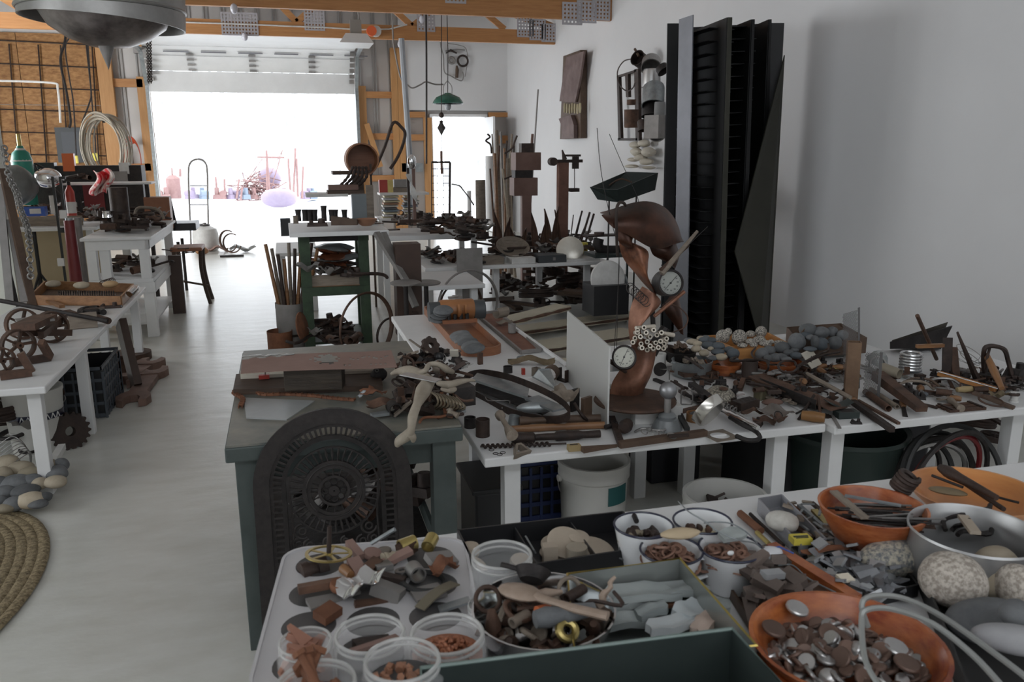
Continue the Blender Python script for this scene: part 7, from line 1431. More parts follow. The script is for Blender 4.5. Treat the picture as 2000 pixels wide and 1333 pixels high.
stack('tall_dark_box','tall dark brown box standing behind the galvanised tub','box',6.3,[('box',775,824,478,660,mat('brown_cabinet',(.035,.018,.012),(.06,.032,.022),.5),.9)],dwood)
stack('grey_partition','grey steel plate standing on edge between the back tables','metal sheet',7.5,[('plate',893,943,486,610,gs,.02)],gs)
p=Pz(862,640,0);mk('galvanised_tub','galvanised oval wash tub on the floor behind the narrow table','tub',[('tub',B().lathe([(0,0),(.19,0),(.24,.26),(.25,.27),(.235,.265),(.18,.01),(0,.01)],32),galv),('handle',B().torus((.25,0,.2),.05,.008,(1,0,0),n=14),galv)],(p.x,6.3,.0))
for i,(x,y,R0,Y,lab)in enumerate([(915,590,.30,6.9,'large thin steel hoop standing under the back table'),(900,575,.22,7.3,'rusty barrel hoop standing behind the large hoop'),(715,610,.27,6.35,'brown wooden hoop standing beside the tall bench'),(760,620,.14,6.6,'small dark hoop right of the brown one')]):
 p=Py(x,y,Y);one('hoop',B().torus((0,0,0),R0,.018,(.35*(1 if i<2 else 2.2),-1,0),n=40,m=8,flat=.5),[gs,rust,rust,drust][i],lab,'hoop',(p.x,Y,R0+.02))
for i,(x,Y)in enumerate(((792,6.1),(832,6.3))):
 p=Py(x,555,Y);mk('stool',['iron stool with a round seat left of the tall dark box','second iron stool with a round seat in front of the tall dark box'][i],'stool',[('seat',B().lathe([(0,0),(.11,.0),(.115,.012),(.1,.02),(0,.012)],28).mv(0,0,p.z),gs),('stem',B().cyl((0,0,.02),(0,0,p.z),.018),iron)]+[('leg',B().tube([(0,0,.2),(math.cos(a)*.14,math.sin(a)*.14,.0)],.012,6),iron)for a in(0,2.1,4.2)],(p.x,Y,0))
for i,(a,b_,w)in enumerate([((945,655),(1240,615),.22),((985,690),(1235,650),.26),((1000,725),(1240,700),.22),((940,640),(1100,600),.15)]):
 A,Q=Pz(a[0],a[1],.06+.1*i),Pz(b_[0],b_[1],.06+.1*i);L=(Q-A).length;r=mk('live_edge_board','pale sawn board with red brown bark edges, number %d from the front'%(4-i),'board',[('wood',B().box((L/2,0,0),(L,w,.04)),mat('pale_sawn_wood',(.42,.38,.29),(.52,.48,.38),.7,0,4)),('bark_edge',B().tube([(L*t/12,-w/2,.0)for t in range(13)],[.012+.004*math.sin(t*2.3+i)for t in range(13)],7),rust),('bark_edge',B().tube([(L*t/12,w/2,.0)for t in range(13)],[.012+.004*math.sin(t*1.7+i)for t in range(13)],7),orust)],A,xq(Q-A))
stack('black_bin','black plastic bin with pan lids standing in it','bin',6.9,[('bin',1160,1228,560,618,black,.9)],black)
for i,(x,y,s_)in enumerate(((1187,545,.17),(1172,550,.12),(1205,548,.12),(1222,555,.10))):mk('pan_lid',['large pale pan lid leaning in the black bin','small shiny lid at the left of the black bin','round enamel lid at the right of the black bin','grey dish resting on the black bin edge'][i],'lid',k_lid(s_,.02,[whitew,chrome,whitew,galv][i]),Py(x,y,7.0+.1*i),(R(80),0,R(25*i)))
r=stack('green_table','small green metal table holding a curved black pipe','table',7.3,[('top',1163,1225,499,505,dgreen,1.0),('leg',1184,1187,505,640,dgreen,1),('leg',1222,1225,505,650,dgreen,1)],dgreen)
P=smooth([Py(x,y,7.5)for x,y in((1170,466),(1168,478),(1175,488),(1195,490),(1212,489))]);mk('curved_pipe','curved black iron pipe with a flat plate on its mouth','pipe',[('pipe',B().tube([q-P[0]for q in P],.05,12),iron),('plate',B().box((.02,0,.03),(.32,.16,.012)),drust),('cap',B().cyl((0,0,.035),(0,0,.06),.05),drust)],P[0])
TBZ=1.02
for i,x in enumerate((603,612,622,640,655,662,590,680)):mk('iron_cylinder','dark upright cylinder on the tall bench, number %d from the left of its row'%(sorted((603,612,622,640,655,662,590,680)).index(x)+1),'cylinder',k_spindle(.09 if x!=640 else .12,[(0,.022),(.5,.020),(.8,.022),(1,.026)],iron),Py(x,432,6.75),(0,R(-90),0))
mk('clay_bowl','brown bowl at the right end of the tall bench','bowl',k_bowl(.085,.055,mat('clay',(.25,.12,.07),(.34,.18,.11),.5),.006),Py(716,441,6.62))
mk('wooden_wedge_box','dark red tapered box in the middle of the tall bench','box',k_wedgebar(.20,.07,.07,leath,1),Py(648,440,6.6),(0,0,-.2))
mk('oval_casting','rusty oval casting on curved legs at the front of the tall bench','casting',k_casting(.16,.09,.06,drust),Py(620,442,6.6));mk('jar','small tan jar at the left end of the tall bench','jar',k_can(.02,.06,gwood),Py(578,437,6.6))
stack('grey_housing','grey curved metal housing standing behind the tall bench','machine part',7.12,[('housing',688,730,380,433,mat('blue_grey_paint',(.10,.12,.13),(.14,.16,.17),.4),.6),('back_plate',716,730,362,433,gwood,.7)],gs)
fill('on the tall bench behind the cylinders',14,((640,440),(735,440),(720,432),(650,432)),TBZ,79,.03)
cm=mat('glossy_brown_foil',(.10,.03,.015),(.28,.10,.05),.22,.3,6)
for i in range(7):one('crumpled_sheet',B().blob((0,0,0),(.17,.13,.035),i,.3,22,10),cm if i%3 else sack,'crumpled shiny %s sheet in the heap on the tall bench shelf, number %d'%('brown' if i%3 else 'black',0),'sheet',(.38+.02*math.sin(i*2),6.95,.66+i*.032),(.1*math.sin(i),.1*math.cos(i*2),i))
p=Pz(572,640,0);mk('stick_bucket','grey bucket full of sticks left of the tall bench','bucket',k_can(.13,.42,gs),(p.x,6.9,0))
for i in range(10):one('wooden_stick',B().tube([(0,0,0),(-.12+.035*i,.05*math.sin(i*2),.85-.04*(i%4))],[.018,.014],7),[wood,gwood,drust][i%3],'stick standing in the grey bucket beside the tall bench','stick',(p.x+.01*(i-5),6.9,.05),group='sticks in the grey bucket')
p=Pz(560,642,0);mk('copper_boiler','small rusty copper boiler on the floor by the stick bucket','boiler',k_can(.10,.22,orust),(p.x-.05,6.75,0));stack('grey_box','dark grey box on the small white table by the aisle','box',8.75,[('box',548,568,428,462,mat('slate_tin',(.05,.055,.06)),1.2)],gs)
mk('orange_lens','round copper rimmed disc leaning on the tall bench leg','disc',k_disc(.12,.02,orust),Py(588,640,6.45),(R(80),0,R(70)))
for i,(x0,y0,x1,y1)in enumerate(((735,455,800,560),(748,455,812,600),(790,560,820,640))):A,Q=Py(x0,y0,6.5),Py(x1,y1,6.2);one('leaning_rail',B().beam(V(),Q-A,.05,.03),gs if i<2 else drust,['grey steel rail leaning from the tall bench','second grey rail leaning beside the first','dark short rail below the stools'][i],'rail',A,smooth=False)
r=root('arched_barrel','brown arched barrel end with chains heaped before it','barrel',Py(706,345,8.6));c=Py(708,312,8.6)
part('barrel_ring',B().lathe([(.15,0),(.165,0),(.165,.30),(.15,.30)],36,Matrix.Translation(c)@Matrix.Rotation(R(-90),4,'X'),closed=True),mat('brown_barrel',(.22,.09,.04),(.34,.16,.08),.6),r,world=True)
part('barrel_bottom',B().cyl(c+V((0,.28,0)),c+V((0,.30,0)),.15,n=30),rwood,r,world=True)
stack('dark_cabinet','dark open cabinet below the arched barrel','cabinet',8.7,[('side',690,712,340,440,dwood),('side',724,728,320,440,dwood),('top',650,728,335,342,dwood)],dwood)
stack('brick_slab','flat red brown slab on a white shelf before the cabinet','slab',8.3,[('slab',642,700,362,372,brb),('slab',640,712,373,382,dwood),('shelf',598,680,380,386,whitew,1)],brb)
for i in range(5):P=smooth([Py(x+i*9,y,8.4+.02*i)for x,y in((690-3*i,325),(680,345),(665,362),(655,366))]);one('hanging_chain',B().tube([q-P[0]for q in P],[.012+.007*(k%2)for k in range(len(P))],6),drust,'dark chain hanging out of the arched barrel','chain',P[0],group='chains of the arched barrel')
bm=[mat('book%d'%i,c,None,.6)for i,c in enumerate([(.5,.45,.3),(.55,.55,.5),(.2,.25,.3),(.6,.6,.62),(.35,.2,.12),(.1,.1,.1),(.6,.55,.4)])]
for i in range(10):
 for k in range(2):
  a,q=Py(748+40*k+(i*7)%5,428-i*4.6,10.5),Py(782+38*k-(i*5)%7,424.4-i*4.6,10.5)
  one('book',B().box(((q-a).x/2,.1,(q.z-a.z)/2),((q-a).x,.2,q.z-a.z)),bm[(i*3+k)%7],'%s book or magazine in the %s stack, %s from below'%(['tan','white','slate','pale','brown','black','cream'][(i*3+k)%7],['left','right'][k],['first','second','third','fourth','fifth','sixth','seventh','eighth','ninth','tenth'][i]),'book',a,smooth=False,group='books stacked at the back')
stack('book_bench','white shelf bench under the stacked books','bench',10.4,[('board',740,845,428,433,white,.7),('leg',745,750,433,470,white),('leg',835,840,433,470,white),('shelf',742,838,378,382,white,.5)],white)
stack('paint_tin','row of tins and a red jug above the books','tin',10.6,[('jug',741,757,352,378,red),('tin',757,768,352,377,brass),('tin',770,796,351,366,gs),('base',768,798,367,377,gwood)],red)
stack('outlet_box','grey electric boxes screwed to the far stud','electric box',16.6,[('box',785,796,319,336,galv,.3),('box',812,826,319,336,galv,.3)],galv)
up('grey_post','long grey tube leaning from the ceiling down to the saw','tube',(807,784,.0),400,75,10.5,.035,.035,mat('pole_grey',(.35,.37,.4),(.42,.44,.47),.4,.4))
r=stack('dark_stand','dark upright bars with a twisted bright blade and chromed lamp head','stand',8.7,[('bar',796,801,328,440,drust),('bar',806,812,330,440,brb),('foot',780,830,430,436,rust,.3)],drust)
part('lamp_head',B().blob(Py(804,316,8.65),(.045,.045,.075),1,0),chrome,r,world=True);part('twisted_blade',B().sheet(lambda u,v:tuple(Py(798+16*u+(v-.5)*12*math.cos(u*5),340+58*u,8.6+.04*math.sin(u*5)*v)),14,3,.004),whitew,r,world=True)
P=smooth([Py(x,y,9.6)for x,y in((735,325),(752,285),(768,240),(785,250),(791,262),(786,285),(775,310),(762,330))]);one('bow_saw',B().tube([q-P[0]for q in P],.018,7),drust,'old bow saw frame standing before the far studs','saw',P[0])
P=[Py(862,y,12)for y in(-60,218,250,300,340)];r=root('hanging_mobile','string of iron shapes hanging before the side door','mobile',P[4]);part('string',B().tube(P,.006,5),iron,r,world=True);part('diamond',B().lathe([(0,-.11),(.06,0),(0,.11)],4,Matrix.Translation(P[2])),iron,r,world=True);part('bead',B().blob(Py(862,225,12),(.04,.04,.04)),drust,r,world=True);part('bead',B().blob(Py(862,238,12),(.03,.03,.02)),drust,r,world=True);part('pink_rod',B().tube([Py(862,295,12),Py(863,340,12)],.02,7),brb,r,world=True)
r=root('wire_rack','rusty rectangular wire rack standing before the side door','rack',Py(862,430,9.5))
for(a,b_,w)in[((843,317),(879,317),.012),((843,317),(843,428),.006),((879,317),(878,420),.014)]+[((843,330+14*i),(877,330+14*i),.004)for i in range(7)]+[((854,317),(854,425),.004),((866,317),(866,425),.004)]:part('wire',B().tube([Py(*a,9.5),Py(*b_,9.5)],w,6),drust,r,world=True)
up('paper_roll','thick grey brown tube standing beside the side door','tube',(940,938),470,352,9.6,.06,.06,gwood,16);up('white_post','thin white post in the side door','post',(917,916),430,373,11,.03,.03,white);up('white_pipe','tall white pipe beside the side door leaf','pipe',(957,956),440,305,11.8,.06,.06,white,14)
swire('bead_string','arched string of black beads before the side door',[(883,360,1.2),(897,363,1.2),(905,372,1.15),(915,385,1.1),(925,400,1.05)],.01,iron)
r=root('pendant_lamp','green enamel pendant lamp with a grey bulb near the side door','lamp',Py(875,203,12.2));c=Py(875,203,12.2)
part('shade',B().lathe([(.22,0),(.215,.03),(.17,.09),(.08,.13),(.05,.14),(.045,.15),(0,.155),(0,.145),(.075,.12),(.165,.08),(.205,.02),(.21,0)],36,Matrix.Translation(c)),mat('green_enamel',(.02,.10,.07),(.03,.13,.09),.25),r,world=True);part('bulb',B().blob(c-V((0,0,.03)),(.045,.045,.07),1,0),mat('grey_bulb',(.35,.36,.38),None,.2),r,world=True);part('cord',B().tube([c+V((0,0,.15)),Py(875,100,12.2),V((c.x,12.2,5.0))],.006,5),iron,r,world=True)
for s_ in(-1,1):part('yoke',B().tube(smooth([c+V((s_*.06,0,.12)),c+V((s_*.06,0,.24)),c+V((0,0,.32))]),.006,5),gs,r,world=True)
r=root('strip_light','white fluorescent fixture with a flared reflector on the far truss','lamp',Py(696,78,12.6));c=Py(696,85,12.6);part('reflector',B()._add([c+V(q)for q in((-.24,-.1,0),(.24,-.1,0),(.24,.6,0),(-.24,.6,0),(-.15,-.06,.13),(.15,-.06,.13),(.15,.56,.13),(-.15,.56,.13))],[(4,5,6,7),(0,1,5,4),(1,2,6,5),(2,3,7,6),(3,0,4,7),(0,3,2,1)]),white,r,False,world=True);part('ballast',B().bx((c.x-.08,12.58,c.z+.13),(c.x+.08,12.62,c.z+.32)),mat('beige_metal',(.3,.28,.26)),r,False,world=True);part('chain',B().cyl(c+V((.05,0,.3)),c+V((.05,0,.8)),.012),gs,r,world=True)
r=root('cord_reel','orange and white cord reel on the far truss','reel',Py(728,60,13.5));c=Py(726,60,13.5);part('reel',B().cyl(c,c+V((0,.08,0)),.075,n=24),mat('reel_orange',(.7,.12,.03),None,.4),r,world=True);part('housing',B().cyl(c+V((.07,.02,0)),c+V((.07,.12,0)),.08,n=20),whitew,r,world=True)
r=root('wire_face','face outline of wire with goggles and a bottle on the far white wall','wall sculpture',Py(890,160,16.6));fc=lambda x,y:Py(x,y,16.62)
for pts,w in([(860,82),(862,95),(866,110),(868,140),(880,148),(900,158),(905,150),(903,140)],.012),([(875,85),(895,88),(910,95),(913,120),(908,150)],.008),([(870,100),(880,98),(895,97),(908,98)],.012):part('wire',B().tube(smooth([fc(*q)for q in pts]),w,6),gs,r,world=True)
part('ring',B().torus(fc(904,119),.10,.02,(0,1,0),n=24),drust,r,world=True);part('ring',B().torus(fc(882,118),.055,.025,(0,1,0),n=20),gs,r,world=True);part('bottle',B().tube([fc(892,128),fc(893,136),fc(892,152)],[.015,.035,.03],10),leath,r,world=True);part('eyebrow',B().tube([fc(871,104),fc(880,98),fc(892,104)],[.02,.05,.03],8,flat=.5),drust,r,world=True)
r=root('hanging_vessel','large dented metal vessel with a cone tip hanging from the roof','vessel',Py(205,40,6.0));c=Py(203,40,6.0);rr=.48
vm=mat('dented_vessel',(.24,.235,.225),(.42,.41,.40),.4,.7,3,.15);part('band',B().lathe([(rr,-.02),(rr,.5),(rr-.01,.5),(rr-.01,-.02)],48,Matrix.Translation(c)@Matrix.Rotation(R(4),4,'Y'),closed=True),vm,r,world=True);part('rib',B().torus(c+V((0,0,.06)),rr+.002,.012,n=48),vm,r,world=True)
part('bowl',B().lathe([(0,-.15),(.12,-.145),(.24,-.10),(.34,-.03),(.39,.06),(.38,.06),(.0,.0)],40,Matrix.Translation(c+V((.02,0,-.01)))),mat('stained_vessel',(.04,.03,.03),(.35,.31,.30),.35,.7,2.5,.1,contrast=.15),r,world=True);part('cone_tip',B().lathe([(.055,0),(.0,-.17)],18,Matrix.Translation(c+V((0,-.02,-.13)))),gs,r,world=True);part('hanger',B().tube([c+V((0,0,.3)),c+V((0,0,2.9))],.02,6),iron,r,world=True)
r=root('hoist_chain','pair of dark hoist chains hanging left of the garage door','chain',Py(292,160,10.5))
for s_ in(-1,1):
 part('hoist_cable',B().cyl(Py(290+s_*2.6,56,10.5),Py(290+s_*2.6,-60,10.5),.01),drust,r,world=True)
 for i in range(34):p=Py(290+s_*2.6+i*.08,55+i*3.2,10.5);part('link',B().torus(p,.013,.005,(1,0,0)if i%2 else(0,1,0),n=8,m=5),drust,r,world=True)
LZ=.565
r=root('wheel_casting','rusty cart like casting with four spoked wheels on the left table','machine',Pz(70,700,LZ))
for(x,y,w,Y)in((35,692,62,4.75),(100,660,62,5.15),(45,665,60,5.3),(0,712,50,4.5)):
 c=Py(x,y,Y);q=w*dep(c)/FOC/2;c.z=max(c.z,LZ+q+.004);M=Matrix.Translation(c)@Euler((R(90),0,R(35))).to_matrix().to_4x4()
 for n,b,m in k_wheel(q,.045,rust,5):part(n,b.tf(M),m,r,world=True)
for(x0,y0,x1,y1,z0,z1,w)in((0,735,62,727,.0,.0,.04),(62,727,40,690,.0,.10,.035),(20,710,98,698,.0,.0,.035),(98,698,80,668,.0,.1,.03),(30,650,135,650,.12,.05,.05),(45,640,90,620,.16,.16,.12),(80,655,125,620,.1,.1,.03)):
 part('frame_bar',B().beam(Pz(x0,y0,LZ+z0+.02),Pz(x1,y1,LZ+z1+.02),w,.035),rust,r,False,world=True)
part('cover_plate',B().box(Pz(68,625,LZ+.18),(.17,.14,.012),.4),gs,r,False,world=True)
ln(k_rod,(0,592),(210,632),LZ+.16,'long iron shaft lying over the spoked casting','iron_shaft','shaft',r=.014,m=iron,z2=LZ+.03)
mk('paddle_plate','square pale plate threaded on the long iron shaft','plate',k_block(.16,.11,.012,gwood),Pz(162,628,LZ+.04),(R(50),0,.2));ln(k_spindle,(175,622),(212,634),LZ+.02,'rusty sleeve at the end of the long iron shaft','sleeve','sleeve',prof=[(0,.022),(1,.022)],m=rust)
frame_tray('wooden_drawer','shallow wooden drawer with springs and stones on the left table',[(62,596),(238,598),(262,572),(90,566)],LZ+.002,.07,wood,dwood)
for i,(x,y,m)in enumerate(((105,554,tstone),(160,557,tstone),(216,555,tstone))):mk('stone',['left tan oval stone on the wooden drawer','middle white oval stone on the wooden drawer','right orange oval stone on the wooden drawer'][i],'stone',k_stone((.055,.03,.026),mat('orange_stone',(.4,.25,.12),(.5,.35,.2),.7)if i==2 else m,i),Pz(x,y+7,LZ+.09))
for i in range(4):ln(k_spring,(115+28*i,580),(142+28*i,579),LZ+.03,'dark coil spring lying in the wooden drawer, number %d from the left'%(i+1),'spring','spring',r=.02,m=iron,turns=6)
ln(k_spring,(200,560),(222,553),LZ+.08,'brown spring mat leaning behind the orange stone','spring','spring',r=.02,m=rust);ln(k_spindle,(257,582),(272,565),LZ+.03,'clear chrome bottle standing at the drawer corner','bottle','bottle',prof=[(0,.03),(.7,.03),(1,.012)],m=chrome,z2=LZ+.08)
mk('horseshoe_vise','black crescent casting on a dark base by the drawer','casting',k_yoke(.07,.02,iron)+[('base',B().box((0,0,.015),(.16,.10,.03)),drust)],Pz(180,612,LZ),(0,0,.2));mk('rusty_bracket','long knobbed rusty bracket beside the black crescent','bracket',k_casting(.16,.05,.04,drust),Pz(215,602,LZ));ln(k_bar,(125,612),(160,625),LZ,'brown flat plate under the long iron shaft','flat_bar','bar',w=.08,h=.02,m=rust);ln(k_plank,(80,585),(122,602),LZ+.02,'pointed wooden stake before the drawer','stake','stake',w=.04,m=wood)
for i,(x0,y0,x1,y1,rr,m,lab)in enumerate([(-4,430,35,600,.02,iron,'slim black bar leaning on the cream partition'),(5,330,64,600,.05,leath,'thick brown pole leaning on the cream partition'),(-2,360,20,590,.05,gs,'grey board leaning behind the brown pole'),(22,430,50,590,.06,gs,'grey steel strip leaning beside the chain')]):
 A,Q=Py(x1,y1,6.45),Py(x0,y0,6.62);one('leaning_pole',B().beam(V(),Q-A,rr,rr*.7),m,lab,'pole',A,smooth=False)
r=root('steel_chain','pale steel chain hanging beside the leaning brown pole','chain',Py(60,540,6.4));P=smooth([Py(x,y,6.4)for x,y in((8,290),(18,345),(34,380),(40,410),(52,440),(58,480),(60,540))],7)
for i,p in enumerate(P):part('link',B().torus(p,.020,.006,(1,0,.2)if i%2 else(0,1,0),n=9,m=5),steel,r,world=True)
def cyl_px(name,label,cat,x,y0,y1,w,Y,m,prof=None,extra=()):
 a,q=Py(x,y1,Y),Py(x,y0,Y);a.z=0 if 'tube' in name else a.z;h=q.z-a.z;rr=w/2*dep(a)/FOC;prof=prof or[(0,1),(1,1)]
 return mk(name,label,cat,[('body',B().tube([(0,0,h*t)for t,k in prof],[rr*k for t,k in prof],22),m)]+[(n,B().tube([(0,0,h*t0),(0,0,h*t1)],[rr*k,rr*k2],18),mm)for n,t0,t1,k,k2,mm in extra],a)
cyl_px('gas_cylinder','green gas cylinder with a white shoulder and brass valve','gas cylinder',54,285,400,38,9.95,mat('cylinder_green',(.02,.22,.17),(.03,.27,.2),.4),[(0,1),(.75,1),(.88,.8),(.95,.35),(1,.3)],[('shoulder',.74,.96,1.05,.4,whitew),('valve',.95,1.2,.22,.2,brass)])
cyl_px('fire_extinguisher','red fire extinguisher with a white label on the left bench','extinguisher',142,362,426,17,9.4,red,[(0,1),(.8,1),(.95,.5),(1,.3)],[('label',.15,.5,1.02,1.02,whitew),('valve',1,1.12,.4,.4,iron)])
cyl_px('red_tube','dark red tube with a silver cap standing by the two tier stand','tube',150,430,555,20,8.3,mat('dark_red',(.12,.008,.012),(.16,.02,.02),.4),[(0,1.3),(.8,1),(1,.9)],[('cap',.8,1.02,.95,.6,galv)])
cyl_px('grey_tube','grey tube standing behind the dark red tube','tube',166,425,555,14,8.5,gs);cyl_px('white_bottle','small white bottle on the left bench','bottle',106,382,418,11,9.3,whitew)
o=stack('spirit_level','tall black spirit level with two white vial windows','level',8.6,[('rail',113,118,345,560,black,.5),('rail',128,133,345,560,black,.5),('web',118,128,445,455,black,.3),('web',118,128,345,350,black,.3),('vial_window',117,130,411,427,white,.2),('vial_window',113,126,505,520,white,.2)],black);
mk('desk_lamp','chromed dome desk lamp on the left bench','lamp',[('dome',B().blob((0,0,0),(.13,.13,.1),1,0,26,14),chrome),('arm',B().tube(smooth([(0,0,.08),(-.1,0,.14),(-.05,0,.02),(.12,0,-.2)]),.012,6),iron)],Py(93,348,9.3))
stack('blue_bin','blue plastic bin on the left bench','bin',9.3,[('bin',44,88,405,423,blue,.5),('paper',58,80,408,418,whitew,.01)],blue);mk('grey_cover','grey cloth cover over a machine at the far left','cover',k_stone((.18,.2,.2),sack,4,.12),Py(28,365,9.4)-V((0,0,.18)));fill('on the left bench',60,((45,430),(190,428),(190,412),(50,412)),.93,81,.12,fb2)
fill('on the upper shelf of the left bench',16,((120,355),(195,352),(195,345),(125,345)),1.31,85,.05,fb2)
r=root('tripod_stand','black folding tripod under the left bench','stand',(Py(78,540,9.1).x,9.1,0));part('pole',B().cyl((0,0,.25),(0,0,.86),.018),black,r)
for a in(0,2.1,4.2):part('leg',B().tube([(0,0,.45),(.25*math.cos(a),.25*math.sin(a),0)],.012,6),black,r)
mk('printed_rag','red and white printed rag draped on the upper shelf','cloth',[('cloth',B().sheet(lambda u,v:tuple(Py(182+34*u+8*math.sin(v*5),333+46*v+4*math.sin(u*6),9.5-.1*math.sin(u*9))),16,12,.006),rag)],(0,0,0));o=bpy.data.objects['cloth']if 'cloth' in bpy.data.objects else None
SZ=.90
cyl_px('rusty_cylinder','tall rusty steel cylinder on the two tier stand','cylinder',239,366,452,34,8.25,drust,[(0,.9),(.1,1),(.45,1),(.46,1.05),(.5,1),(1,1.02)]);stack('brown_cabinet','orange brown box behind the two tier stand','box',9.7,[('box',283,333,386,450,mat('veneer',(.20,.075,.035),(.28,.12,.06),.5),.7)],rwood)
fill('on top of the two tier stand',55,((175,458),(300,455),(325,430),(200,432)),SZ+.01,82,.1,fb2);fill('on the middle shelf of the two tier stand',16,((215,545),(290,540),(300,510),(230,520)),.54,83,.06,fb2)
P=smooth([Py(x,y,8.8)for x,y in((262,430),(268,408),(290,406),(312,412),(320,428))]);one('bent_handle',B().tube([q-P[0]for q in P],.015,7),gwood,'arched tan handle on the two tier stand','handle',P[0]);mk('silver_can','bright can beside the rusty cylinder','can',k_can(.05,.06,chrome),Py(212,425,8.2))
r=root('office_chair','black padded chair in front of the bright doorway','chair',(Py(350,500,10).x,10,0))
part('seat',B().bx(Py(335,452,10),Py(382,436,10)+V((0,.45,0))),black,r,False,world=True,bev=.01);part('backrest',B()._add([Py(326,385,10),Py(334,385,10),Py(348,448,10),Py(330,452,10),Py(326,385,10.4),Py(334,385,10.4),Py(348,448,10.4),Py(330,452,10.4)],[(0,1,2,3),(7,6,5,4),(0,4,5,1),(1,5,6,2),(2,6,7,3),(3,7,4,0)]),black,r,False,world=True)
for s_ in(0,.4):part('leg',B().cyl((r.location.x,10+s_,0),(r.location.x,10+s_,.62),.018),iron,r,world=True)
r=root('bentwood_stool','brown bentwood chair seat with curved legs by the aisle','stool',(Py(365,500,9.4).x,9.4,0));c=r.location;part('seat',B().box((0,.15,.60),(.32,.38,.04)),rwood,r,False,bev=.01)
for(x,y)in((.14,0),(-.13,0),(.14,.3),(-.13,.3)):part('leg',B().tube(smooth([(x,y,.58),(x*.95,y,.4),(x*1.1,y,.2),(x*1.4,y,0)]),.02,8),dwood,r)
part('stretcher',B().tube([(-.15,0,.28),(.19,0,.2)],.012,6),dwood,r);stack('dark_plank_box','dark brown upright plank box beside the bentwood seat','box',8.9,[('box',333,358,500,614,mat('brown_cabinet',(.03,.02,.01)),.5)],dwood)
fill('on the bentwood seat',6,((330,500),(380,498),(380,490),(335,490)),.63,84,.03)
mk('propane_tank','white propane tank with a black collar in the doorway','gas tank',[('tank',B().lathe([(0,0),(.16,.0),(.19,.03),(.205,.09),(.205,.28),(.18,.36),(.1,.40),(0,.41)],32),whitew),('collar',B().torus((0,0,.42),.08,.01,n=20),iron),('valve',B().cyl((0,0,.37),(0,0,.46),.03),gs)],(Pz(404,490).x,Pz(404,490).y,0))
r=root('hand_truck','grey tubular hand truck standing in the doorway','hand truck',Pz(392,480));q=Pz(392,480).y;f=lambda x,y:Py(x,y,q)
part('tube_frame',B().tube(smooth([f(373,478),f(370,400),f(368,340),f(372,318),(f(387,311)),f(401,318),f(405,340),f(406,400),f(408,478)]),.016,8),gs,r,world=True)
for y in(363,400,438):part('cross_bar',B().tube([f(371,y),f(406,y)],.01,6),gs,r,world=True)
part('toe_plate',B().bx((f(373,478).x,q-.2,.01),(f(408,478).x,q,.03)),gs,r,False,world=True);p=Pz(421,478);part('wheel',B().torus((p.x,q+.05,.13),.10,.035,(1,.3,0),n=24),rubber,r,world=True);part('wheel_hub',B().cyl((p.x-.03,q+.05,.13),(p.x+.03,q+.05,.13),.05),white,r,world=True)
for i,(x,y,rr,lab)in enumerate(((412,470,.17,'rusty barrel hoop piece standing beside the hand truck'),(448,478,.17,'pair of crossed tan hoops on the doorway floor'),(455,480,.15,'smaller tan hoop crossing the larger one'))):p=Pz(x,y+16);one('floor_hoop',B().torus((0,0,rr+.02),rr,.02,(1,.3+i,0),n=30,m=6,flat=.5,a0=.3,a1=5.2),rust,lab,'hoop',p)
for i,(x,y,lab,ps)in enumerate([(395,498,'tan chunk of scrap in front of the propane tank',k_stone((.1,.08,.07),wood,3)),(425,492,'pinkish folded tin on the doorway floor',k_sheet(.35,.2,prust,3,.2,.05)),(475,493,'crumpled silver sheet at the right of the doorway scrap',k_sheet(.45,.22,alu,5,.3,.06)),(433,497,'bright bent strip on the doorway floor',k_block(.08,.35,.02,white)),(430,503,'dark iron bar at the front of the doorway scrap',k_bar(.35,.04,.03,iron))]):mk('floor_scrap',lab,'scrap piece',ps,Pz(x,y))
p=Pz(112,905,0);mk('paint_bucket','white plastic bucket with a dark blue band of letters','bucket',[('bucket',B().lathe([(0,0),(.13,0),(.15,.33),(.155,.34),(.155,.36),(.14,.36),(.12,.01),(0,.01)],32),bucketm),('blue_band',B().lathe([(.1475,.20),(.1485,.235)],32),navy),('bail',B().torus((0,0,.3),.16,.003,(0,.8,1),n=24,a0=0,a1=PI),steel)]+[('letter_a',B().beam((-.012,0,0),(0,0,.03),.004,.004).beam((.012,0,0),(0,0,.03),.004,.004).tf(Matrix.Rotation(R(-100+12*i),4,'Z')@Matrix.Translation((.1505,0,.203))@Matrix.Rotation(PI/2,4,'Z')),white)for i in range(7)],(-1.42,4.95,0))
mk('sprocket','large dark rusty toothed sprocket under the left table','gear',k_gear(.11,.05,18,drust,.25),Py(132,842,4.95),(R(80),R(10),R(30)))
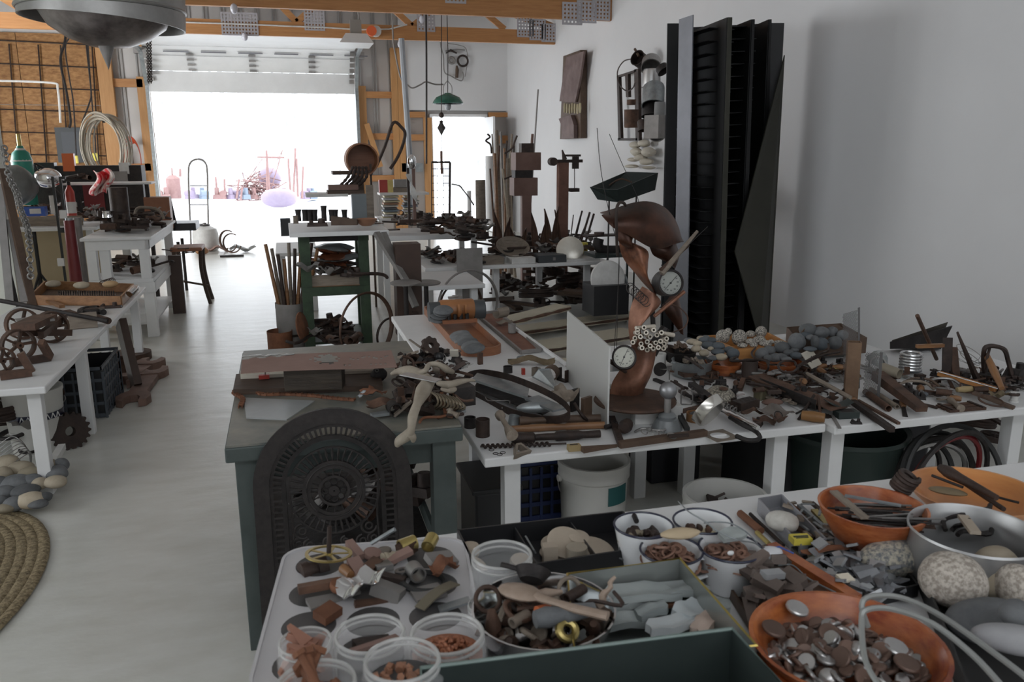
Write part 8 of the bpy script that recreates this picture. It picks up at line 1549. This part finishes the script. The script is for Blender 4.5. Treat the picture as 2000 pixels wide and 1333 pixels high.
def crate2(name,label,x0,x1,y0,y1,h,m):
 r=root(name,label,'crate',((x0+x1)/2,(y0+y1)/2,.002));
 part('bottom',B().bx((x0,y0,.004),(x1,y1,.012)),m,r,False,world=True)
 for z in[h*k/4+.01 for k in range(5)]:
  part('slat',B().bx((x0,y0,z),(x1,y0+.01,z+.02)).bx((x0,y1-.01,z),(x1,y1,z+.02)).bx((x0,y0,z),(x0+.01,y1,z+.02)).bx((x1-.01,y0,z),(x1,y1,z+.02)),m,r,False,world=True)
 part('liner',B().bx((x0+.012,y0+.012,.012),(x0+.016,y1-.012,h)).bx((x1-.016,y0+.012,.012),(x1-.012,y1-.012,h)).bx((x0+.012,y0+.012,.012),(x1-.012,y0+.016,h)).bx((x0+.012,y1-.016,.012),(x1-.012,y1-.012,h)),black,r,False,world=True)
 nx,ny=6,8
 for i in range(nx+1):x=x0+(x1-x0)*i/nx;part('post',B().bx((x-.006,y0-.002,0),(x+.006,y0+.006,h)).bx((x-.006,y1-.006,0),(x+.006,y1+.002,h)),m,r,False,world=True)
 for i in range(ny+1):y=y0+(y1-y0)*i/ny;part('post',B().bx((x0-.002,y-.006,0),(x0+.006,y+.006,h)).bx((x1-.006,y-.006,0),(x1+.002,y+.006,h)),m,r,False,world=True)
crate2('milk_crate','grey plastic milk crate under the left table',-1.50,-1.16,5.45,6.0,.30,mat('crate_grey',(.055,.065,.08),(.08,.09,.105),.5));crate2('milk_crate','dark blue plastic crate under the middle table',.88,1.18,3.3,3.65,.26,mat('crate_blue',(.02,.03,.10),(.03,.05,.15),.5))
A=Pz(250,785,0);one('leaning_board',B().beam((0,0,0),(-.10,.25,.42),.05,.16),mat('brown_cabinet',(.03,.02,.01)),'dark brown board leaning on the milk crate','board',(-1.08,6.05,.02),smooth=False)
def bigw(label,a,b_,w,t):ln(k_wrench,a,b_,.002,label,'giant_wrench','wrench',w=w,t=t,m=mat('brown_wrench',(.12,.07,.05),(.24,.15,.12),.7,.1))
bigw('giant brown open ended wrench on the floor beside the crate',(305,727),(255,797),.22,.05);bigw('second giant wrench half behind the first one',(305,712),(235,760),.20,.06)
mk('brown_disc','thick brown iron disc on the floor behind the giant wrenches','disc',k_washer(.15,.06,rust,.3),Pz(258,702,0));mk('rusty_drum','small rusty drum under the far left table leg','drum',k_can(.06,.14,rust),Pz(240,735,0))
sts=[(12,993,26,14),(28,985,32,22),(60,978,40,24),(10,962,30,20),(30,945,44,26),(58,925,34,18),(50,960,40,18),(75,985,26,12),(85,972,24,14),(78,945,22,18),(108,942,32,18),(110,925,34,22),(120,908,22,20),(40,915,36,20),(8,930,24,28),(95,912,26,24),(62,940,30,20),(15,905,34,24),(0,950,26,30),(3,978,20,14)]
stones([(x,y,w*1.35,h*1.35,.05+.0007*(990-y),'beach stone by the left table leg, number %d counted from the left'%(i+1))for i,(x,y,w,h)in enumerate(sorted(sts))],alt(ggrey,ggrey,tstone,ggrey,mat('olive_stone',(.20,.17,.12),(.3,.26,.19),.8),mat('tan_stone',(.3,.3,.3))),None)
ln(k_bar,(98,918),(122,878),.10,'white power strip lying on the stones','power_strip','power strip',w=.035,h=.03,m=whitew)
for i in range(9):swire('loose_wire','pale loose wire tangled under the left table',[(0,860+i*8,.1),(20+i*4,848+i*5,.14),(45+i*2,865+i*3,.1),(60,890+i*4,.08)],.0025,steel)['group']='wires under the left table'
c=Pz(-60,1112,0);r=root('braided_rug','tan braided oval rug at the left edge of the floor','rug',(-1.45,3.3,0));rm=mat('braided_tan',(.13,.095,.05),(.34,.27,.16),.9,0,60,.6,contrast=.12)
for i in range(10):q=.41-i*.042;part('braid_row',B().tube([(q*math.cos(a),(q+.37)*math.sin(a),.008)for a in[2*PI*k/48 for k in range(48)]],.024,6,closed=True,flat=.36),rm,r)
def bucket(label,x,Y,rr,h,m,letters=None):
 c=Py(x,900,Y);ps=[('bucket',B().lathe([(0,0),(rr*.88,0),(rr*.97,h*.8),(rr*1.02,h*.82),(rr*1.02,h*.86),(rr,h*.88),(rr*1.03,h*.93),(rr*1.03,h),(rr*.95,h),(rr*.86,.01),(0,.01)],40),m),('bail',B().torus((0,0,h*.8),rr*1.06,.003,(0,1,.25),n=30,a0=0,a1=PI),steel),('lug',B().cyl((-rr*1.08,0,h*.8),(-rr*.98,0,h*.8),.015),m)]
 return mk('plastic_bucket',label,'bucket',ps,(c.x,Y,0))
bucket('open white plastic bucket with a few scraps between the tables',1420,2.62,.155,.36,bucketm);bb=bucket('white bucket with a green label and lettering under the middle table',1160,3.1,.15,.36,bucketm)
part('green_label',B().sheet(lambda u,v:(.147*math.cos(-1.5+.7*u),.147*math.sin(-1.5+.7*u),.20+.08*v),8,1,.002),mat('label_green',(.02,.10,.10)),bb);
for i,ch in enumerate('CO'):part('lettering',B().torus((.139*math.cos(-1.12+.17*i),.139*math.sin(-1.12+.17*i),.10),.011,.003,(1,-1.9,0),n=14,m=5,a0=(.6 if ch=='C' else 0),a1=(5.7 if ch=='C' else 2*PI)),navy,bb)
for i,(x,y)in enumerate(((1390,965),(1420,968),(1445,970),(1405,960))):mk('scrap_piece','dark scrap in the open white bucket, number %d from the left'%[1,3,4,2][i],'scrap piece',k_block(.05,.03,.01,drust),Pz(x,y+12,.28),(.6,.4,i))
p=Pz(1735,960,.0);mk('green_tub','large dark green tub under the right table','tub',[('tub',B().lathe([(0,0),(.22,0),(.27,.40),(.28,.41),(.28,.43),(.26,.42),(.21,.01),(0,.01)],40),mat('tub_green',(.02,.035,.032),(.03,.045,.04),.4))],(2.35,3.0,0));
for i in range(8):one('black_hose',B().torus((0,0,.25-.005*i),.24-.015*i,.012,(.2*math.sin(i),-1,.3*math.cos(i*2)),n=36,m=6),[rubber,iron,mat('dark_red',(.12,.01,.01))][i%3]if i!=5 else steel,'coiled hose loop hanging under the right table','hose',(2.62,2.62+.03*i,.03),group='hose loops under the right table')
for i,(x0,x1,y0,y1,h,m,lab)in enumerate([(.66,.84,3.0,3.3,.30,black,'added black box darkening the space behind the left legs of the front display table'),(1.28,1.5,3.6,3.95,.42,black,'tall added black box darkening the space behind the white bucket with the green label'),(1.68,1.95,3.55,3.84,.46,mat('dark_filler',(.02,.02,.024)),'added dark grey box darkening the space under the stone bowls'),(2.3,2.75,3.45,4.0,.48,black,'wide added black box darkening the back under the right tables'),(2.8,3.1,3.3,3.9,.45,mat('dark_filler',(.02,.02,.024)),'added dark grey box darkening the space under the far right table'),(1.98,2.16,3.0,3.4,.40,black,'narrow added black box darkening the space beside the large green tub')]):  # dark boxes added to deepen the shade under the tables
 crate_=root('shade_filler_box',lab,'shade filler',((x0+x1)/2,(y0+y1)/2,0));part('body',B().box((0,0,h/2),(x1-x0,y1-y0,h)),m,crate_,False,bev=.01);part('lid',B().box((0,0,h+.01),(x1-x0+.03,y1-y0+.03,.02)),m,crate_,False,bev=.005)
fill('on the dark floor under the right tables',60,((1240,880),(1990,870),(1900,820),(1300,840)),.04,88,.25,fb3);fill('on the lower shelf of the green bench',14,((600,1050),(860,1000),(800,900),(600,900)),.24,89,.1,fb2)
stack('breaker_panel','grey breaker panel on the strand board wall','electric panel',16.6,[('box',110,163,249,318,mat('panel_grey',(.05,.055,.06)),.2),('door',122,155,258,312,mat('panel_door',(.065,.07,.08)),.25)],gs)
hk=root('cable_hank','big hank of cream cable hung on the post left of the garage door','cable',Py(200,240,14.2))
for i in range(11):b=B().torus((0,0,0),.45-.02*(i%4),.016,(.12*math.sin(i),1,.1),n=34,m=6).tf(Matrix.Translation(Py(196+2.2*i,286+(i%3)*3,14.2+.03*i))@Matrix.Diagonal((.62+.03*(i%5),1,1.12,1)));part('cable_loop',b,mat('cream_cable',(.26,.23,.18),(.34,.30,.25),.6),hk,world=True)
part('hook',B().tube([Py(203,238,14.2),Py(203,236,16.58)],.02,7),iron,hk,world=True)
ok=root('orange_cord','hank of orange extension cord hanging near the garage door jamb','cord',Py(263,300,16.5))
for i in range(6):part('cord_loop',B().torus((0,0,0),.40-.02*i,.014,(.1*i,1,0),n=26,m=6).tf(Matrix.Translation(Py(258+1.5*i,312,16.5+.02*i))@Matrix.Diagonal((.38,1,1,1))),mat('cord_orange',(.42,.06,.02),None,.5),ok,world=True)
for i,(pts,w,m,lab)in enumerate([([(130,55),(126,85),(118,120),(130,180),(138,235),(135,250)],.02,iron,'thick dark cable hanging down to the breaker panel'),([(148,65),(128,88),(135,150),(143,200),(149,300),(150,312)],.012,iron,'thin drop cord ending in the left yellow plug'),([(166,65),(172,120),(178,180),(175,200),(160,240)],.014,iron,'black cable looping beside the post'),([(0,158),(100,162),(113,175),(118,240)],.018,whitew,'pale conduit bending down to the breaker panel'),([(170,60),(178,180),(185,260),(187,300)],.012,iron,'thin drop cord ending in the right yellow plug'),([(768,84),(782,150),(795,165),(806,172),(822,165),(832,160),(850,165),(866,165)],.012,gs,'light cable strung across to the pendant lamp'),([(832,25),(833,120),(833,250),(833,320)],.014,iron,'black vertical cord hanging in front of the side door')]):
 P=smooth([Py(x,y,15.5 if i<5 else 12.4)for x,y in pts]);P=([P[0]+V((0,0,1.6 if i<5 else 1.3))]if i!=3 else[])+P;one('hanging_cable',B().tube([q-P[0]for q in P],w,6),m,lab,'cable',P[0])
for x,lab in((148,'left yellow plug end on a drop cord'),(186,'right yellow plug end on a drop cord')):one('yellow_plug',B().box((0,0,0),(.07,.06,.13)),yellow,lab,'plug',Py(x,312 if x<160 else 307,15.4),smooth=False,bev=.01)
stack('power_unit','pile of dark machines with an orange casing behind the left bench','machine',10.3,[('base',60,280,325,420,iron,.25),('orange_casing',122,145,300,335,mat('casing_orange',(.55,.12,.03),None,.4),.6),('box',75,108,318,360,black),('white_jar',233,252,318,340,whitew),('red_cage',165,205,360,425,mat('dark_red',(.12,.01,.01))),('grey_case',215,250,335,360,gs)],iron)
for i,(x,w,k)in enumerate([(345,7,.4),(390,12,.8),(418,5,.4),(438,9,.8),(495,6,.2),(522,9,.3),(560,5,.7),(578,13,.3),(602,5,.6),(640,8,.8),(662,4,.5),(692,9,.4),(848,6,.5),(872,14,.4),(905,6,.7),(935,10,.5),(320,6,.7),(905,5,.4),(540,5,.5),(470,4,.5)]):
 Y=34+(i*7)%18;p=Py(x,300,Y);rr=w*dep(p)/FOC/2;one('tree',B().tube(smooth([(0,0,0),(.1,0,3),(.15*math.sin(i),0,7),(.4*math.sin(i),0,13)]),rr,9),bark,'bare snow bright tree trunk beyond the doors, number %d'%(i+1),'tree',(p.x,Y,-.1),group='bare trees outside')
om=mat('faded_red_iron',(.25,.14,.13),(.34,.22,.21),.8);ol=mat('lilac_cover',(.27,.22,.31),(.32,.27,.35),.8)
oy=23.5
cyl_px('red_barrel','pale red barrel with a valve outside in the snow','barrel',341,342,388,26,oy,om,[(0,1),(.85,1),(1,.4)],[('valve',1,1.3,.12,.12,om)])
mk('covered_machine','lilac covered mound outside in the snow','cover',k_stone((.48,.4,.24),ol,5,.08),Py(546,388,22)-V((0,0,.22)));mk('round_cover','lilac round lid outside behind the mound','cover',k_stone((.3,.25,.3),ol,3),Py(528,368,24.5))
mk('scrap_bush','pinkish tangle of wire outside in the snow','scrap heap',[('tangle',B().tube([(random.gauss(0,.35),random.gauss(0,.2),abs(random.gauss(.3,.3)))for _ in range(120)],.015,4),om)],Py(505,392,24)).__setitem__('kind','stuff')
for i,(x,y0,y1)in enumerate(((526,294,372),(522,300,372),(573,290,385),(582,310,385),(590,325,388),(568,310,385),(352,330,345),(462,350,388),(440,350,386),(470,365,392),(425,345,386))):up('outdoor_rod','faded red rod standing outside, number %d from the left'%(sorted((526,522,573,582,590,568,352,462,440,470,425)).index(x)+1),'rod',(x,x-6+(i*5)%12),y1,y0,oy,.03,.025,om)
up('outdoor_crossbar','faded red crossbar on the tall rods outside','bar',(502,556),307,308,oy,.025,.025,om)
for i,x in enumerate((320,375,398,430,455,480,492,600,612,560)):mk('outdoor_scrap','faded rusty scrap outside on the snow, number %d from the left'%(sorted((320,375,398,430,455,480,492,600,612,560)).index(x)+1),'scrap piece',k_casting(.34,.2,.30,[om,ol,mat('pale_blue_scrap',(.22,.27,.34),None,.7)][i%3],i),Py(x,389,oy-.3+.1*i),(0,0,i))
# ================================================================== LABELS: a place in the picture for things that look alike
import re
bpy.context.view_layer.update()
def scr(o):
 v=o.matrix_world.translation-CO;d=max(v.dot(FW),.01);return 1000+FOC*v.dot(RT)/d,666.5-FOC*v.dot(UP)/d
ORD=['first','second','third','fourth','fifth','sixth','seventh','eighth','ninth','tenth','eleventh','twelfth','thirteenth','fourteenth','fifteenth']
lab={}
for o in bpy.data.objects:
 if o.parent is None and o.get('label')and o.get('category'):
  l=re.sub(r',? number \d+[^,]*','',o['label']).strip();o['label']=l;lab.setdefault(l,[]).append(o)
def rank(l,os_,pre=''):
 os_.sort(key=lambda o:scr(o)[0]);n=len(os_)
 for i,o in enumerate(os_):
  o['label']=l+pre+('' if n==1 else(', leftmost' if i==0 else ', rightmost' if i==n-1 else ', %s from left'%ORD[min(i,14)]))
for l,os_ in lab.items():
 if len(os_)<2:continue
 if len(os_)<=9:rank(l,os_);continue
 P={o:scr(o)for o in os_};cells={}
 xs=sorted(p[0]for p in P.values());ys=sorted(p[1]for p in P.values());n=len(os_)
 nc=3 if n<40 else 5;cn={3:['left','middle','right'],5:['far left','left','middle','right','far right']}[nc]
 for o,(x,y)in P.items():
  c=cn[min(nc-1,int(nc*(x-xs[0])/(xs[-1]-xs[0]+1e-6)))];r_=['back','centre','front'][min(2,int(3*(y-ys[0])/(ys[-1]-ys[0]+1e-6)))]
  cells.setdefault((r_,c),[]).append(o)
 for(r_,c),q in cells.items():rank(l,q,', '+r_+' '+c)
for o in bpy.data.objects:
 if o.parent is None and o.get('label')and len(o['label'].split())>16:o['label']=' '.join(w for w in o['label'].split()if w not in('the','a','an'))[:200]
